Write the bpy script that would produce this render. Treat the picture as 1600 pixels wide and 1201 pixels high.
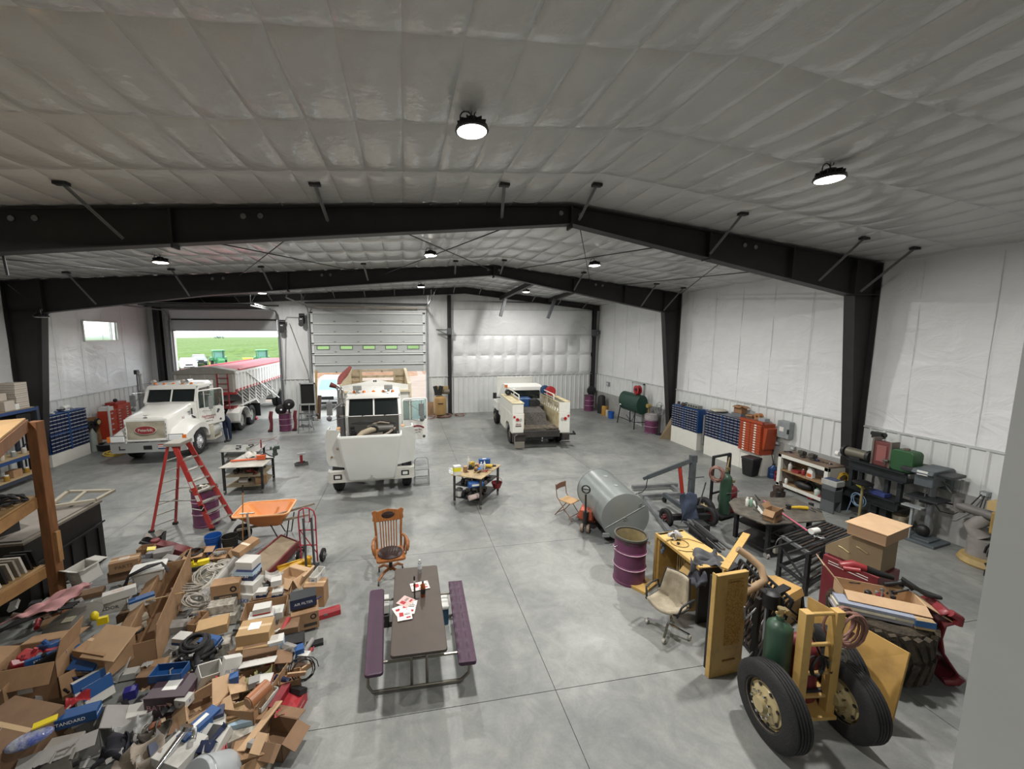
import bpy, math, random
from mathutils import Vector as V, Matrix
for o in list(bpy.data.objects): bpy.data.objects.remove(o)
S = bpy.context.scene
COL = S.collection
PI = math.pi
# ---------------------------------------------------------------- camera
FPX, YAW, PITCH, ROLL, PX, PY, CH = 619.6, .1765, .1227, -.0015, 740.9, 600.5, 4.6
_F = V((math.sin(YAW)*math.cos(PITCH), math.cos(YAW)*math.cos(PITCH), -math.sin(PITCH)))
_r = V((math.cos(YAW), -math.sin(YAW), 0)); _u = _r.cross(_F)
_R = _r*math.cos(ROLL)+_u*math.sin(ROLL); _U = _u*math.cos(ROLL)-_r*math.sin(ROLL)
cd = bpy.data.cameras.new('camera'); cam = bpy.data.objects.new('camera', cd); COL.objects.link(cam)
cd.sensor_fit = 'HORIZONTAL'; cd.sensor_width = 36; cd.lens = FPX/1600*36
cd.shift_x = (800-PX)/1600; cd.shift_y = 0; cd.clip_start = .05; cd.clip_end = 3000
cam.matrix_world = Matrix((( _R.x,_U.x,-_F.x,0),(_R.y,_U.y,-_F.y,0),(_R.z,_U.z,-_F.z,CH),(0,0,0,1)))
S.camera = cam
# ---------------------------------------------------------------- sky (bright overcast) and exposure
W = bpy.data.worlds.new('sky'); S.world = W; W.use_nodes = True
wb = W.node_tree.nodes['Background']; wb.inputs[0].default_value = (.93, .97, 1, 1); wb.inputs[1].default_value = 3.4
S.view_settings.view_transform = 'Standard'; S.view_settings.look = 'None'
S.view_settings.exposure = 0.2; S.view_settings.gamma = 1; S.view_settings.use_curve_mapping = False
LAMP_W = 280.0
# ---------------------------------------------------------------- survey helpers: where a sight line meets a plane of the building
def _ray(u, v): return _F+_R*((u-PX)/FPX)-_U*((v-PY)/FPX)
def g(u, v, z=0.):
    d = _ray(u, v); t = (z-CH)/d.z; return V((d.x*t, d.y*t, z))
def ax(u, v, X):
    d = _ray(u, v); t = X/d.x; return V((X, d.y*t, CH+d.z*t))
def ay(u, v, Y):
    d = _ray(u, v); t = Y/d.y; return V((d.x*t, Y, CH+d.z*t))
# ---------------------------------------------------------------- materials
def lin(h):
    if not isinstance(h, str): return tuple(h)+(1,)
    c = [int(h[i:i+2], 16)/255 for i in (0, 2, 4)]
    return tuple(x/12.92 if x < .04045 else ((x+.055)/1.055)**2.4 for x in c)+(1,)
_mats = {}
def mt(name, col='888888', rough=.5, metal=0., var=.0, scale=4., bump=0., bscale=None, col2=None, emit=0., trans=0., coat=0., stretch=None, lo=.35, hi=.65, alpha=1.):
    if name in _mats: return _mats[name]
    m = bpy.data.materials.new(name); m.use_nodes = True; _mats[name] = m
    nt = m.node_tree; N = nt.nodes; b = N['Principled BSDF']; L = nt.links.new
    c = lin(col); b.inputs['Base Color'].default_value = c; b.inputs['Roughness'].default_value = rough; b.inputs['Metallic'].default_value = metal
    if trans: b.inputs['Transmission Weight'].default_value = trans
    if coat: b.inputs['Coat Weight'].default_value = coat
    if alpha < 1: b.inputs['Alpha'].default_value = alpha
    if emit: b.inputs['Emission Color'].default_value = c; b.inputs['Emission Strength'].default_value = emit
    vec = None
    if var or bump or col2:
        tc = N.new('ShaderNodeTexCoord'); vec = tc.outputs['Object']
        if stretch:
            mp = N.new('ShaderNodeMapping'); mp.inputs['Scale'].default_value = stretch; L(vec, mp.inputs[0]); vec = mp.outputs[0]
    if var or col2:
        n = N.new('ShaderNodeTexNoise'); n.inputs['Scale'].default_value = scale; n.inputs['Detail'].default_value = 5; n.inputs['Roughness'].default_value = .6; L(vec, n.inputs['Vector'])
        r = N.new('ShaderNodeValToRGB'); L(n.outputs[0], r.inputs[0]); e = r.color_ramp.elements
        c2 = lin(col2) if col2 else tuple(max(0, x*(1-var)) for x in c[:3])+(1,)
        e[0].position = lo; e[1].position = hi; e[0].color = c2; e[1].color = c; L(r.outputs[0], b.inputs['Base Color'])
    if bump:
        n2 = N.new('ShaderNodeTexNoise'); n2.inputs['Scale'].default_value = bscale or scale; n2.inputs['Detail'].default_value = 4; n2.inputs['Distortion'].default_value = 1.2 if name == 'wall_vinyl' else 0; L(vec, n2.inputs['Vector'])
        bp = N.new('ShaderNodeBump'); bp.inputs['Strength'].default_value = bump; bp.inputs['Distance'].default_value = .05; L(n2.outputs[0], bp.inputs['Height']); L(bp.outputs[0], b.inputs['Normal'])
    return m
def K(h, rough=.55, **k):   # plain paint of one colour, slightly uneven
    return mt('paint_%s_%d' % (h, int(rough*100)), h, rough, var=k.pop('var', .18), scale=k.pop('scale', 6), **k)
STEEL = mt('bare_steel', '8f9192', .35, .8, var=.35, scale=12)
DSTEEL = mt('dark_steel', '3c3d3f', .5, .5, var=.4, scale=10)
BLACK = mt('black_paint', '1b1b1d', .5, var=.3)
RUBBER = mt('rubber', '242426', .75, var=.3, scale=9, bump=.2, bscale=60)
CHROME = mt('chrome', 'd8dadc', .15, 1.)
WHITE = mt('white_paint', 'dedfda', .35, var=.1, scale=3)
CARD = mt('cardboard', '9c7c5c', .85, var=.2, scale=5)
CARDL = mt('cardboard_light', 'bd9e7c', .85, var=.12, scale=5)
GLASS = mt('dark_glass', '1c2223', .08)
RUST = mt('rusty_steel', '5a4a41', .8, .3, col2='2e2927', scale=14)
# ---------------------------------------------------------------- mesh builder
class B:
    def __init__(s, X=None): s.v = []; s.f = []; s.X = X or Matrix.Identity(4)
    def at(s, loc=(0,0,0), rot=(0,0,0)):
        from mathutils import Euler
        s.X = Matrix.Translation(loc) @ Euler(rot).to_matrix().to_4x4(); return s
    def add(s, vs, fs):
        n = len(s.v); s.v += [s.X@V(p) for p in vs]; s.f += [tuple(i+n for i in f) for f in fs]; return s
    def box(s, x0, x1, y0, y1, z0, z1):
        return s.add([(x, y, z) for z in (z0, z1) for x, y in ((x0,y0),(x1,y0),(x1,y1),(x0,y1))],
            [(3,2,1,0),(4,5,6,7),(0,1,5,4),(1,2,6,5),(2,3,7,6),(3,0,4,7)])
    def cb(s, c, d, rz=0.):      # box given by centre and size, turned about z
        x, y, z = d[0]/2, d[1]/2, d[2]/2; co, si = math.cos(rz), math.sin(rz)
        return s.add([(c[0]+a*co-b*si, c[1]+a*si+b*co, c[2]+e) for e in (-z, z) for a, b in ((-x,-y),(x,-y),(x,y),(-x,y))],
            [(3,2,1,0),(4,5,6,7),(0,1,5,4),(1,2,6,5),(2,3,7,6),(3,0,4,7)])
    def bar(s, a, b, w, h=None, up=(0,0,1)):   # rectangular bar from a to b
        a, b = V(a), V(b); h = h or w; d = (b-a).normalized(); up = V(up)
        if abs(d.dot(up)) > .98: up = V((0,1,0))
        x = d.cross(up).normalized(); y = x.cross(d); vs = []
        for p in (a, b):
            for i, j in ((-1,-1),(1,-1),(1,1),(-1,1)): vs.append(p+x*w/2*i+y*h/2*j)
        return s.add(vs, [(3,2,1,0),(4,5,6,7),(0,1,5,4),(1,2,6,5),(2,3,7,6),(3,0,4,7)])
    def cyl(s, a, b, r, r2=None, n=12, cap=True):
        a, b = V(a), V(b); r2 = r if r2 is None else r2; d = (b-a).normalized()
        x = d.orthogonal().normalized(); y = d.cross(x); vs = []
        for p, q in ((a, r), (b, r2)): vs += [p+(x*math.cos(2*PI*i/n)+y*math.sin(2*PI*i/n))*q for i in range(n)]
        fs = [(i, (i+1) % n, n+(i+1) % n, n+i) for i in range(n)]
        if cap: fs += [tuple(range(n-1, -1, -1)), tuple(range(n, 2*n))]
        return s.add(vs, fs)
    def tube(s, pts, r, n=6, closed=False, cap=True):
        P = [V(p) for p in pts]; m = len(P); vs = []; prev = None
        for i, p in enumerate(P):
            if closed: d = P[(i+1) % m]-P[i-1]
            else: d = P[min(i+1, m-1)]-P[max(i-1, 0)]
            d = d.normalized() if d.length > 1e-9 else V((0,0,1))
            if prev is None: x = d.orthogonal().normalized()
            else:
                x = prev-d*prev.dot(d); x = x.normalized() if x.length > 1e-6 else d.orthogonal().normalized()
            prev = x; y = d.cross(x); rr = r[i] if isinstance(r, (list, tuple)) else r
            vs += [p+(x*math.cos(2*PI*k/n)+y*math.sin(2*PI*k/n))*rr for k in range(n)]
        fs = []
        for i in range(m if closed else m-1):
            j = (i+1) % m; fs += [(i*n+k, i*n+(k+1) % n, j*n+(k+1) % n, j*n+k) for k in range(n)]
        if cap and not closed: fs += [tuple(range(n-1, -1, -1)), tuple(range((m-1)*n, m*n))]
        return s.add(vs, fs)
    def lathe(s, prof, n=20, o=(0,0,0), a='z', close=False, cap=True):   # prof: (radius, height)
        vs = []; m = len(prof)
        for r, h in prof:
            for k in range(n):
                c, q = r*math.cos(2*PI*k/n), r*math.sin(2*PI*k/n)
                p = {'z': (c, q, h), 'x': (h, c, q), 'y': (q, h, c)}[a]; vs.append((p[0]+o[0], p[1]+o[1], p[2]+o[2]))
        fs = [(i*n+k, i*n+(k+1) % n, ((i+1) % m)*n+(k+1) % n, ((i+1) % m)*n+k) for i in range(m if close else m-1) for k in range(n)]
        if not close and cap:
            if prof[0][0] > 1e-4: fs.append(tuple(range(n-1, -1, -1)))
            if prof[-1][0] > 1e-4: fs.append(tuple(range((m-1)*n, m*n)))
        return s.add(vs, fs)
    def prism(s, poly, a, b, ax='y'):   # poly in the two other axes, extruded from a to b
        n = len(poly); vs = []
        for t in (a, b):
            for p, q in poly: vs.append({'x': (t, p, q), 'y': (p, t, q), 'z': (p, q, t)}[ax])
        return s.add(vs, [tuple(range(n-1, -1, -1)), tuple(range(n, 2*n))]+[(i, (i+1) % n, n+(i+1) % n, n+i) for i in range(n)])
    def loft(s, rings, cap=True):       # rings of equal point count
        n = len(rings[0]); vs = [p for r in rings for p in r]; fs = []
        for i in range(len(rings)-1): fs += [(i*n+k, i*n+(k+1) % n, (i+1)*n+(k+1) % n, (i+1)*n+k) for k in range(n)]
        if cap: fs += [tuple(range(n-1, -1, -1)), tuple(range((len(rings)-1)*n, len(rings)*n))]
        return s.add(vs, fs)
    def quad(s, a, b, c, d, t=0.):      # thin plate of thickness t
        a, b, c, d = V(a), V(b), V(c), V(d); nn = (b-a).cross(d-a).normalized()*(t or .004)
        return s.add([a, b, c, d, a-nn, b-nn, c-nn, d-nn], [(0,1,2,3),(7,6,5,4),(1,0,4,5),(2,1,5,6),(3,2,6,7),(0,3,7,4)])
    def ell(s, c, r, n=12, m=7):
        pr = [(math.sin(PI*i/m), -math.cos(PI*i/m)) for i in range(m+1)]; vs = []
        for q, h in pr:
            for k in range(n): vs.append((c[0]+r[0]*q*math.cos(2*PI*k/n), c[1]+r[1]*q*math.sin(2*PI*k/n), c[2]+r[2]*h))
        return s.add(vs, [(i*n+k, i*n+(k+1) % n, (i+1)*n+(k+1) % n, (i+1)*n+k) for i in range(m) for k in range(n)])
    def grid(s, fn, nu, nv):
        vs = [fn(i/nu, j/nv) for j in range(nv+1) for i in range(nu+1)]
        return s.add(vs, [(j*(nu+1)+i, j*(nu+1)+i+1, (j+1)*(nu+1)+i+1, (j+1)*(nu+1)+i) for j in range(nv) for i in range(nu)])
def obj(name, b, mat, parent=None, smooth=0, bev=0., label=None, kind=None, thick=0., fix=True):
    me = bpy.data.meshes.new(name); me.from_pydata([tuple(p) for p in b.v], [], b.f)
    if fix:
        import bmesh
        bm = bmesh.new(); bm.from_mesh(me); bmesh.ops.recalc_face_normals(bm, faces=bm.faces); bm.to_mesh(me); bm.free()
    me.materials.append(mat)
    if smooth:
        me.shade_smooth(); me.set_sharp_from_angle(angle=math.radians(smooth if smooth > 1 else 40))
    o = bpy.data.objects.new(name, me); COL.objects.link(o)
    if parent: o.parent = parent
    if bev:
        md = o.modifiers.new('bevel', 'BEVEL'); md.width = bev; md.segments = 2; md.limit_method = 'ANGLE'
    if thick:
        md = o.modifiers.new('solid', 'SOLIDIFY'); md.thickness = thick
    if label: o['label'] = label
    if kind: o['kind'] = kind
    return o
def thing(name, label, cat, loc=(0,0,0), rz=0., group=None, kind=None, scale=None):
    o = bpy.data.objects.new(name, None); COL.objects.link(o); o.empty_display_size = .2
    o.location = loc; o.rotation_euler = rz if isinstance(rz, tuple) else (0, 0, rz)
    if label: o['label'] = label
    if cat: o['category'] = cat
    if group: o['group'] = group
    if kind: o['kind'] = kind
    if scale: o.scale = (scale,)*3
    return o
def tag(o, label, cat, group=None, loc=None, rz=None):
    o['label'] = label; o['category'] = cat
    if group: o['group'] = group
    if loc is not None: o.location = loc
    if rz is not None: o.rotation_euler = rz if isinstance(rz, tuple) else (0, 0, rz)
    return o
def kids(o): return [c for c in bpy.data.objects if c.parent == o]
def dup(o, loc=None, rz=None, label=None, parent=None):
    c = o.copy(); COL.objects.link(c); c.parent = parent
    if loc is not None: c.location = loc
    if rz is not None: c.rotation_euler = rz if isinstance(rz, tuple) else (0, 0, rz)
    if label: c['label'] = label
    for k in kids(o): dup(k, parent=c)
    return c
def inst(name, src, parent, loc, rot=(0,0,0), scale=None):   # another piece sharing src's mesh
    o = bpy.data.objects.new(name, src.data); COL.objects.link(o); o.parent = parent; o.location = loc; o.rotation_euler = rot
    if scale: o.scale = scale
    for md in src.modifiers:
        n = o.modifiers.new(md.name, md.type)
        if md.type == 'BEVEL': n.width = md.width; n.segments = md.segments; n.limit_method = 'ANGLE'
    return o
def text(name, s, size, mat, parent, loc, rot, sx=1., ext=.002, label=None):
    cu = bpy.data.curves.new(name, 'FONT'); cu.body = s; cu.size = size; cu.extrude = ext; cu.align_x = 'CENTER'; cu.align_y = 'CENTER'; cu.resolution_u = 2
    t = bpy.data.objects.new('tmp', cu); me = bpy.data.meshes.new_from_object(t); bpy.data.objects.remove(t); me.name = name
    me.materials.clear(); me.materials.append(mat)
    o = bpy.data.objects.new(name, me); COL.objects.link(o); o.parent = parent; o.location = loc; o.rotation_euler = rot; o.scale = (sx, 1, 1)
    if label: o['label'] = label
    return o
def arc(c, r, a0, a1, n, pl='xy', h=0.):
    out = []
    for i in range(n+1):
        a = a0+(a1-a0)*i/n; p, q = r*math.cos(a), r*math.sin(a); z = h*i/n
        out.append((c[0]+p, c[1]+q, c[2]+z) if pl == 'xy' else (c[0]+p, c[1]+z, c[2]+q) if pl == 'xz' else (c[0]+z, c[1]+p, c[2]+q))
    return out
# ================================================================ THE BUILDING
XL, XR, YB, YF, XRI = -12.9, 12.0, -4.6, 23.24, 3.61
def zc(x): return 7.40-(XRI-x)*.0582 if x < XRI else 7.40-(x-XRI)*.1144
# concrete floor: slabs with recessed saw-cut joints
CONC = bpy.data.materials.new('concrete'); CONC.use_nodes = True
def _conc():
    nt = CONC.node_tree; N = nt.nodes; L = nt.links.new; b = N['Principled BSDF']
    tc = N.new('ShaderNodeTexCoord'); ge = N.new('ShaderNodeNewGeometry')
    def noise(sc, det=6, rough=.6, dist=0., src=None):
        n = N.new('ShaderNodeTexNoise'); n.inputs['Scale'].default_value = sc; n.inputs['Detail'].default_value = det; n.inputs['Roughness'].default_value = rough; n.inputs['Distortion'].default_value = dist; L(src or ge.outputs['Position'], n.inputs['Vector']); return n
    def ramp(n, p0, c0, p1, c1):
        r = N.new('ShaderNodeValToRGB'); e = r.color_ramp.elements; e[0].position = p0; e[1].position = p1; e[0].color = c0; e[1].color = c1; L(n.outputs[0], r.inputs[0]); return r
    def mix(f, a, c, t='MIX'):
        m = N.new('ShaderNodeMix'); m.data_type = 'RGBA'; m.blend_type = t
        if isinstance(f, float): m.inputs[0].default_value = f
        else: L(f, m.inputs[0])
        for s, x in ((6, a), (7, c)):
            if isinstance(x, tuple): m.inputs[s].default_value = x
            else: L(x, m.inputs[s])
        return m.outputs[2]
    r1 = ramp(noise(.45, 7, .65, .6), .32, lin('707373'), .7, lin('999a96'))
    r2 = ramp(noise(2.6, 8, .7, 1.2), .35, (.78,.79,.8,1), .7, (1.08,1.08,1.06,1))
    r3 = ramp(noise(38, 3, .6), .3, (.93,.93,.93,1), .7, (1.04,1.04,1.04,1))
    c = mix(1., r1.outputs[0], r2.outputs[0], 'MULTIPLY'); c = mix(1., c, r3.outputs[0], 'MULTIPLY')
    st = ramp(noise(.8, 4, .5, .4), .62, (0,0,0,1), .78, (1,1,1,1))       # oil darkened patches
    sm = N.new('ShaderNodeMath'); sm.operation = 'MULTIPLY'; sm.inputs[1].default_value = .45; L(st.outputs[0], sm.inputs[0])
    c = mix(sm.outputs[0], c, lin('5a5b5a'))
    L(c, b.inputs['Base Color'])
    rr = ramp(noise(1.3, 5), .3, (.3,.3,.3,1), .7, (.55,.55,.55,1)); L(rr.outputs[0], b.inputs['Roughness'])
    bp = N.new('ShaderNodeBump'); bp.inputs['Strength'].default_value = .12; bp.inputs['Distance'].default_value = .02; L(noise(9, 6).outputs[0], bp.inputs['Height']); L(bp.outputs[0], b.inputs['Normal'])
_conc()
fl = obj('floor', B().box(XL-.1, XR+.1, YB-.1, YF+.25, -.25, -.012), mt('joint_dirt', '2b2b2b', .9)); fl['kind'] = 'structure'
xs = [XL-.1, -11.2, -6.8, -2.4, 1.86, 6.3, 10.6, XR+.1]; ys = [YB-.1, .7, 4.4, 8.0, 11.7, 15.4, 19.1, YF+.25]
for i in range(7):
    for j in range(7):
        t = .004
        obj('slab', B().box(xs[i]+t, xs[i+1]-t, ys[j]+t, ys[j+1]-t, -.2, 0), CONC, fl)
# quilted white insulation under the roof
VINYL = mt('white_vinyl_facing', 'bfc0bf', .17, var=.05, scale=1.2, bump=.22, bscale=7)
_n = random.Random(5)
_ph = [[_n.random() for _ in range(60)] for _ in range(60)]
def pillow(x, y):
    u = (x-.05)/.565; w = (y-.85)/1.5
    fu = u-math.floor(u); fw = w-math.floor(w)
    i, j = int(math.floor(u)) % 60, int(math.floor(w)) % 60; a = _ph[i][j]
    pu = (4*fu*(1-fu))**.6; pw = (4*fw*(1-fw))**.5
    s = (.033+.025*a)*pu*(.35+.65*pw)+.03*pw
    s += .008*math.sin(9*x+5*y+6*a)*pu*pw+.006*math.sin(23*y+7*a)*pu*(1-pw)
    return s
_F8 = (0, .035, .12, .28, .5, .72, .88, .965)
cxs = [x for x in [.05+.565*(k+f) for k in range(-24, 23) for f in _F8] if XL-.3 < x < XR+.3]
cys = [y for y in [.85+1.5*(k+f) for k in range(-5, 16) for f in _F8] if YB-.3 < y < YF+.1]
def cf(u, v):
    x = cxs[round(u*(len(cxs)-1))]; y = cys[round(v*(len(cys)-1))]
    return (x, y, zc(x)+.03-pillow(x, y))
ce = obj('ceiling', B().grid(cf, len(cxs)-1, len(cys)-1), VINYL, smooth=24, fix=False, kind='structure')
rf = obj('roof_deck', B().prism([(XL-.1, zc(XL)+.1), (XRI, zc(XRI)+.1), (XR+.1, zc(XR)+.1), (XR+.1, zc(XR)+.3), (XRI, zc(XRI)+.3), (XL-.1, zc(XL)+.3)], YB-.1, YF+.3), mt('roof_sheet', 'aaaaaa'), ce)
# walls: wrinkled vinyl above, ribbed sheet below
WV = mt('wall_vinyl', 'e3e5e6', .38, var=.06, scale=.9, bump=.75, bscale=1.5, stretch=(1, 1, 1.6))
RIB = mt('ribbed_wall_sheet', 'd8dbda', .42, var=.08, scale=1.5)
def wrink(u, z, k=0):
    s = .02*math.sin(2*PI*u/1.9+k)+.012*math.sin(3.1*z+1.7*u+k)
    fu = (u/1.22) % 1; s += -.02*math.exp(-((fu-.5)/.04)**2)
    fz = (z/1.55) % 1; s += -.012*math.exp(-((fz-.5)/.03)**2)
    return s
ZW, ZC = 2.2, 1.16
b = B().grid(lambda u, v: (XR+wrink(YB+(YF-YB)*u, ZW+4.4*v), YB+(YF-YB)*u, ZW+4.3*v), 290, 50)
wr = obj('wall_right', b, WV, smooth=80, fix=False, kind='structure')
obj('wall_backing', B().box(XR+.06, XR+.25, YB-.1, YF+.3, -.2, 6.7), RIB, wr)
obj('concrete_curb', B().box(XR-.05, XR+.1, YB, YF, -.02, ZC), mt('curb_concrete', '9fa09d', .8, var=.15, scale=2), wr)
b = B().grid(lambda u, v: (XL-wrink(YB+(YF-YB)*u, ZW+4.4*v, 2), YB+(YF-YB)*u, ZW+4.25*v), 290, 50)
wl = obj('wall_left', b, WV, smooth=80, fix=False, kind='structure')
# window hole is covered by a framed light well on the left wall
obj('wall_backing', B().box(XL-.25, XL-.06, YB-.1, YF+.3, -.2, 4.4).box(XL-.25, XL-.06, YB-.1, 18.96, 4.4, 6.6).box(XL-.25, XL-.06, 20.9, YF+.3, 4.4, 6.6).box(XL-.25, XL-.06, 18.9, 21, 5.25, 6.6), RIB, wl)
def rib_panel(w=.914, h=1.0):
    p = [(0, 0)]
    for k in range(3):
        x = w*(k+.5)/3; p += [(x-.045, 0), (x-.022, .032), (x+.022, .032), (x+.045, 0)]
    p += [(w, 0)]; q = [(x, -.01) for x, _ in p[::-1]]
    return B().prism(p+q, 0, h, 'z')
pr = None
for i in range(27):
    y = YF-.914*(i+1)
    if pr is None: pr = obj('wall_panel', rib_panel(h=ZW-ZC), RIB, wr); pr.location = (XR-.012, y, ZC); pr.rotation_euler = (0, 0, PI/2)
    else: inst('wall_panel', pr, wr, (XR-.012, y, ZC), (0, 0, PI/2))
pl = None
for i in range(27):
    y = YF-.914*i
    if pl is None: pl = obj('wall_panel', rib_panel(h=ZW), RIB, wl); pl.location = (XL+.012, y, 0); pl.rotation_euler = (0, 0, -PI/2)
    else: inst('wall_panel', pl, wl, (XL+.012, y, 0), (0, 0, -PI/2))
TR = K('c4c7c6', .4)
SM = K('d9dbdb', .4)
for w, X in ((wr, XR-.02), (wl, XL+.02)):
    for i in range(22):
        y = YF-1.25*(i+.6); obj('wall_seam', B().box(X-.003, X+.003, y-.006, y+.006, ZW, 6.3), SM, w)
for X, w, s in ((XR-.02, wr, -1), (XL+.02, wl, 1)): obj('cap_trim', B().box(X-.03, X+.03, YB, YF, ZW-.01, ZW+.035), TR, w)
# far wall with two overhead door openings
D1 = (-11.75, -6.68, 5.45); D2 = (-4.95, 1.27, 5.75)
wf = obj('wall_far', B().box(XL-.1, D1[0], YF, YF+.2, 0, 6.5).box(D1[1], D2[0], YF, YF+.2, 0, 7.1).box(D2[1], XR+.1, YF, YF+.2, 0, 6.6).prism([(D2[1], 6.6), (XR+.1, 6.5), (XRI, 7.5), (D2[1], 7.3)], YF, YF+.2).prism([(D1[0], D1[2]), (D1[1], D1[2]), (D1[1], 6.9), (D1[0], 6.6)], YF, YF+.2).prism([(D2[0], D2[2]), (D2[1], D2[2]), (D2[1], 7.3), (D2[0], 7.0)], YF, YF+.2), mt('wall_vinyl_far', 'd6d8d8', .4, var=.12, scale=1, bump=.4, bscale=3, stretch=(3, 1, .8)))
wf['kind'] = 'structure'
def fq(x0, x1, z0, z1, cw, chh, d):
    nu = max(6, int((x1-x0)/cw*8)); nv = max(6, int((z1-z0)/chh*8))
    def f(u, v):
        x = x0+(x1-x0)*u; z = z0+(z1-z0)*v; a = ((x-x0)/cw) % 1; c = ((z-z0)/chh) % 1
        return (x, YF-.02-d*((4*a*(1-a))**.5)*((4*c*(1-c))**.5), z)
    return B().grid(f, nu, nv)
obj('quilted_insulation', fq(2.78, 11.6, ZW, 4.62, .80, 1.21, .13), WV, wf, smooth=30, fix=False)
obj('insulation_band', fq(2.78, 11.6, 4.64, 6.1, 2.2, 1.46, .04), WV, wf, smooth=80, fix=False)
obj('insulation_seam', B().bar((2.7, YF-.03, 4.63), (11.6, YF-.03, 4.63), .03, .03), TR, wf)
obj('insulation_seam', B().bar((2.7, YF-.03, 6.1), (11.6, YF-.03, 6.1), .03, .03), TR, wf)
def ribrun(x0, x1):
    n = max(1, round((x1-x0)/.914)); w = (x1-x0)/n; src = None
    for i in range(n):
        if src is None: src = obj('wall_panel', rib_panel(w, ZW), RIB, wf); src.location = (x1, YF-.012, 0); src.rotation_euler = (0, 0, PI)
        else: inst('wall_panel', src, wf, (x1-w*i, YF-.012, 0), (0, 0, PI))
ribrun(D1[1]+.15, D2[0]-.1); ribrun(D2[1]+.12, 2.55); ribrun(2.78, 11.6); ribrun(11.75, XR)
obj('cap_trim', B().box(D1[1]+.1, D2[0]-.1, YF-.06, YF, ZW, ZW+.03).box(D2[1]+.1, XR, YF-.06, YF, ZW, ZW+.03), TR, wf)
wbk = obj('wall_back', B().box(XL-.1, XR+.1, YB-.2, YB, 0, 7.4), K('c8c9c8'), kind='structure')
mz = obj('mezzanine_floor', B().box(XL, 3.2, YB, .35, 2.75, 2.95), K('9a8a70')); mz['kind'] = 'structure'
# light grey corner of the mezzanine enclosure beside the camera
tc_ = obj('wall_mezzanine', B().box(1.445, 2.6, .58, .70, 0, 5.6), mt('mezzanine_panel', 'c3c9ca', .5, var=.05)); tc_['kind'] = 'structure'
# dark steel posts in the far wall
PRIM = mt('dark_primer_steel', '2b292a', .55, .1, var=.25, scale=3)
def ibeam_post(x, y, z1, w=.22, d=.25, name='wall_post', parent=None):
    return B().box(x-w/2, x+w/2, y-d/2, y-d/2+.02, 0, z1).box(x-w/2, x+w/2, y+d/2-.02, y+d/2, 0, z1).box(x-.01, x+.01, y-d/2, y+d/2, 0, z1)
for x, z1, lb in ((2.66, 6.9, 'dark steel wall post between raised dump truck bay and quilted wall'), (11.66, 6.2, 'dark steel corner post at the right end of far wall'), (-12.35, 6.3, 'dark steel corner post left of the open doorway')):
    t = thing('wall_post', lb, 'post', (x, YF-.15, 0)); t['kind'] = 'structure'
    obj('post_section', ibeam_post(0, 0, z1, .2 if x > 0 else .3), PRIM, t); obj('base_plate', B().box(-.15, .15, -.15, .13, 0, .02), PRIM, t)
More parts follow.
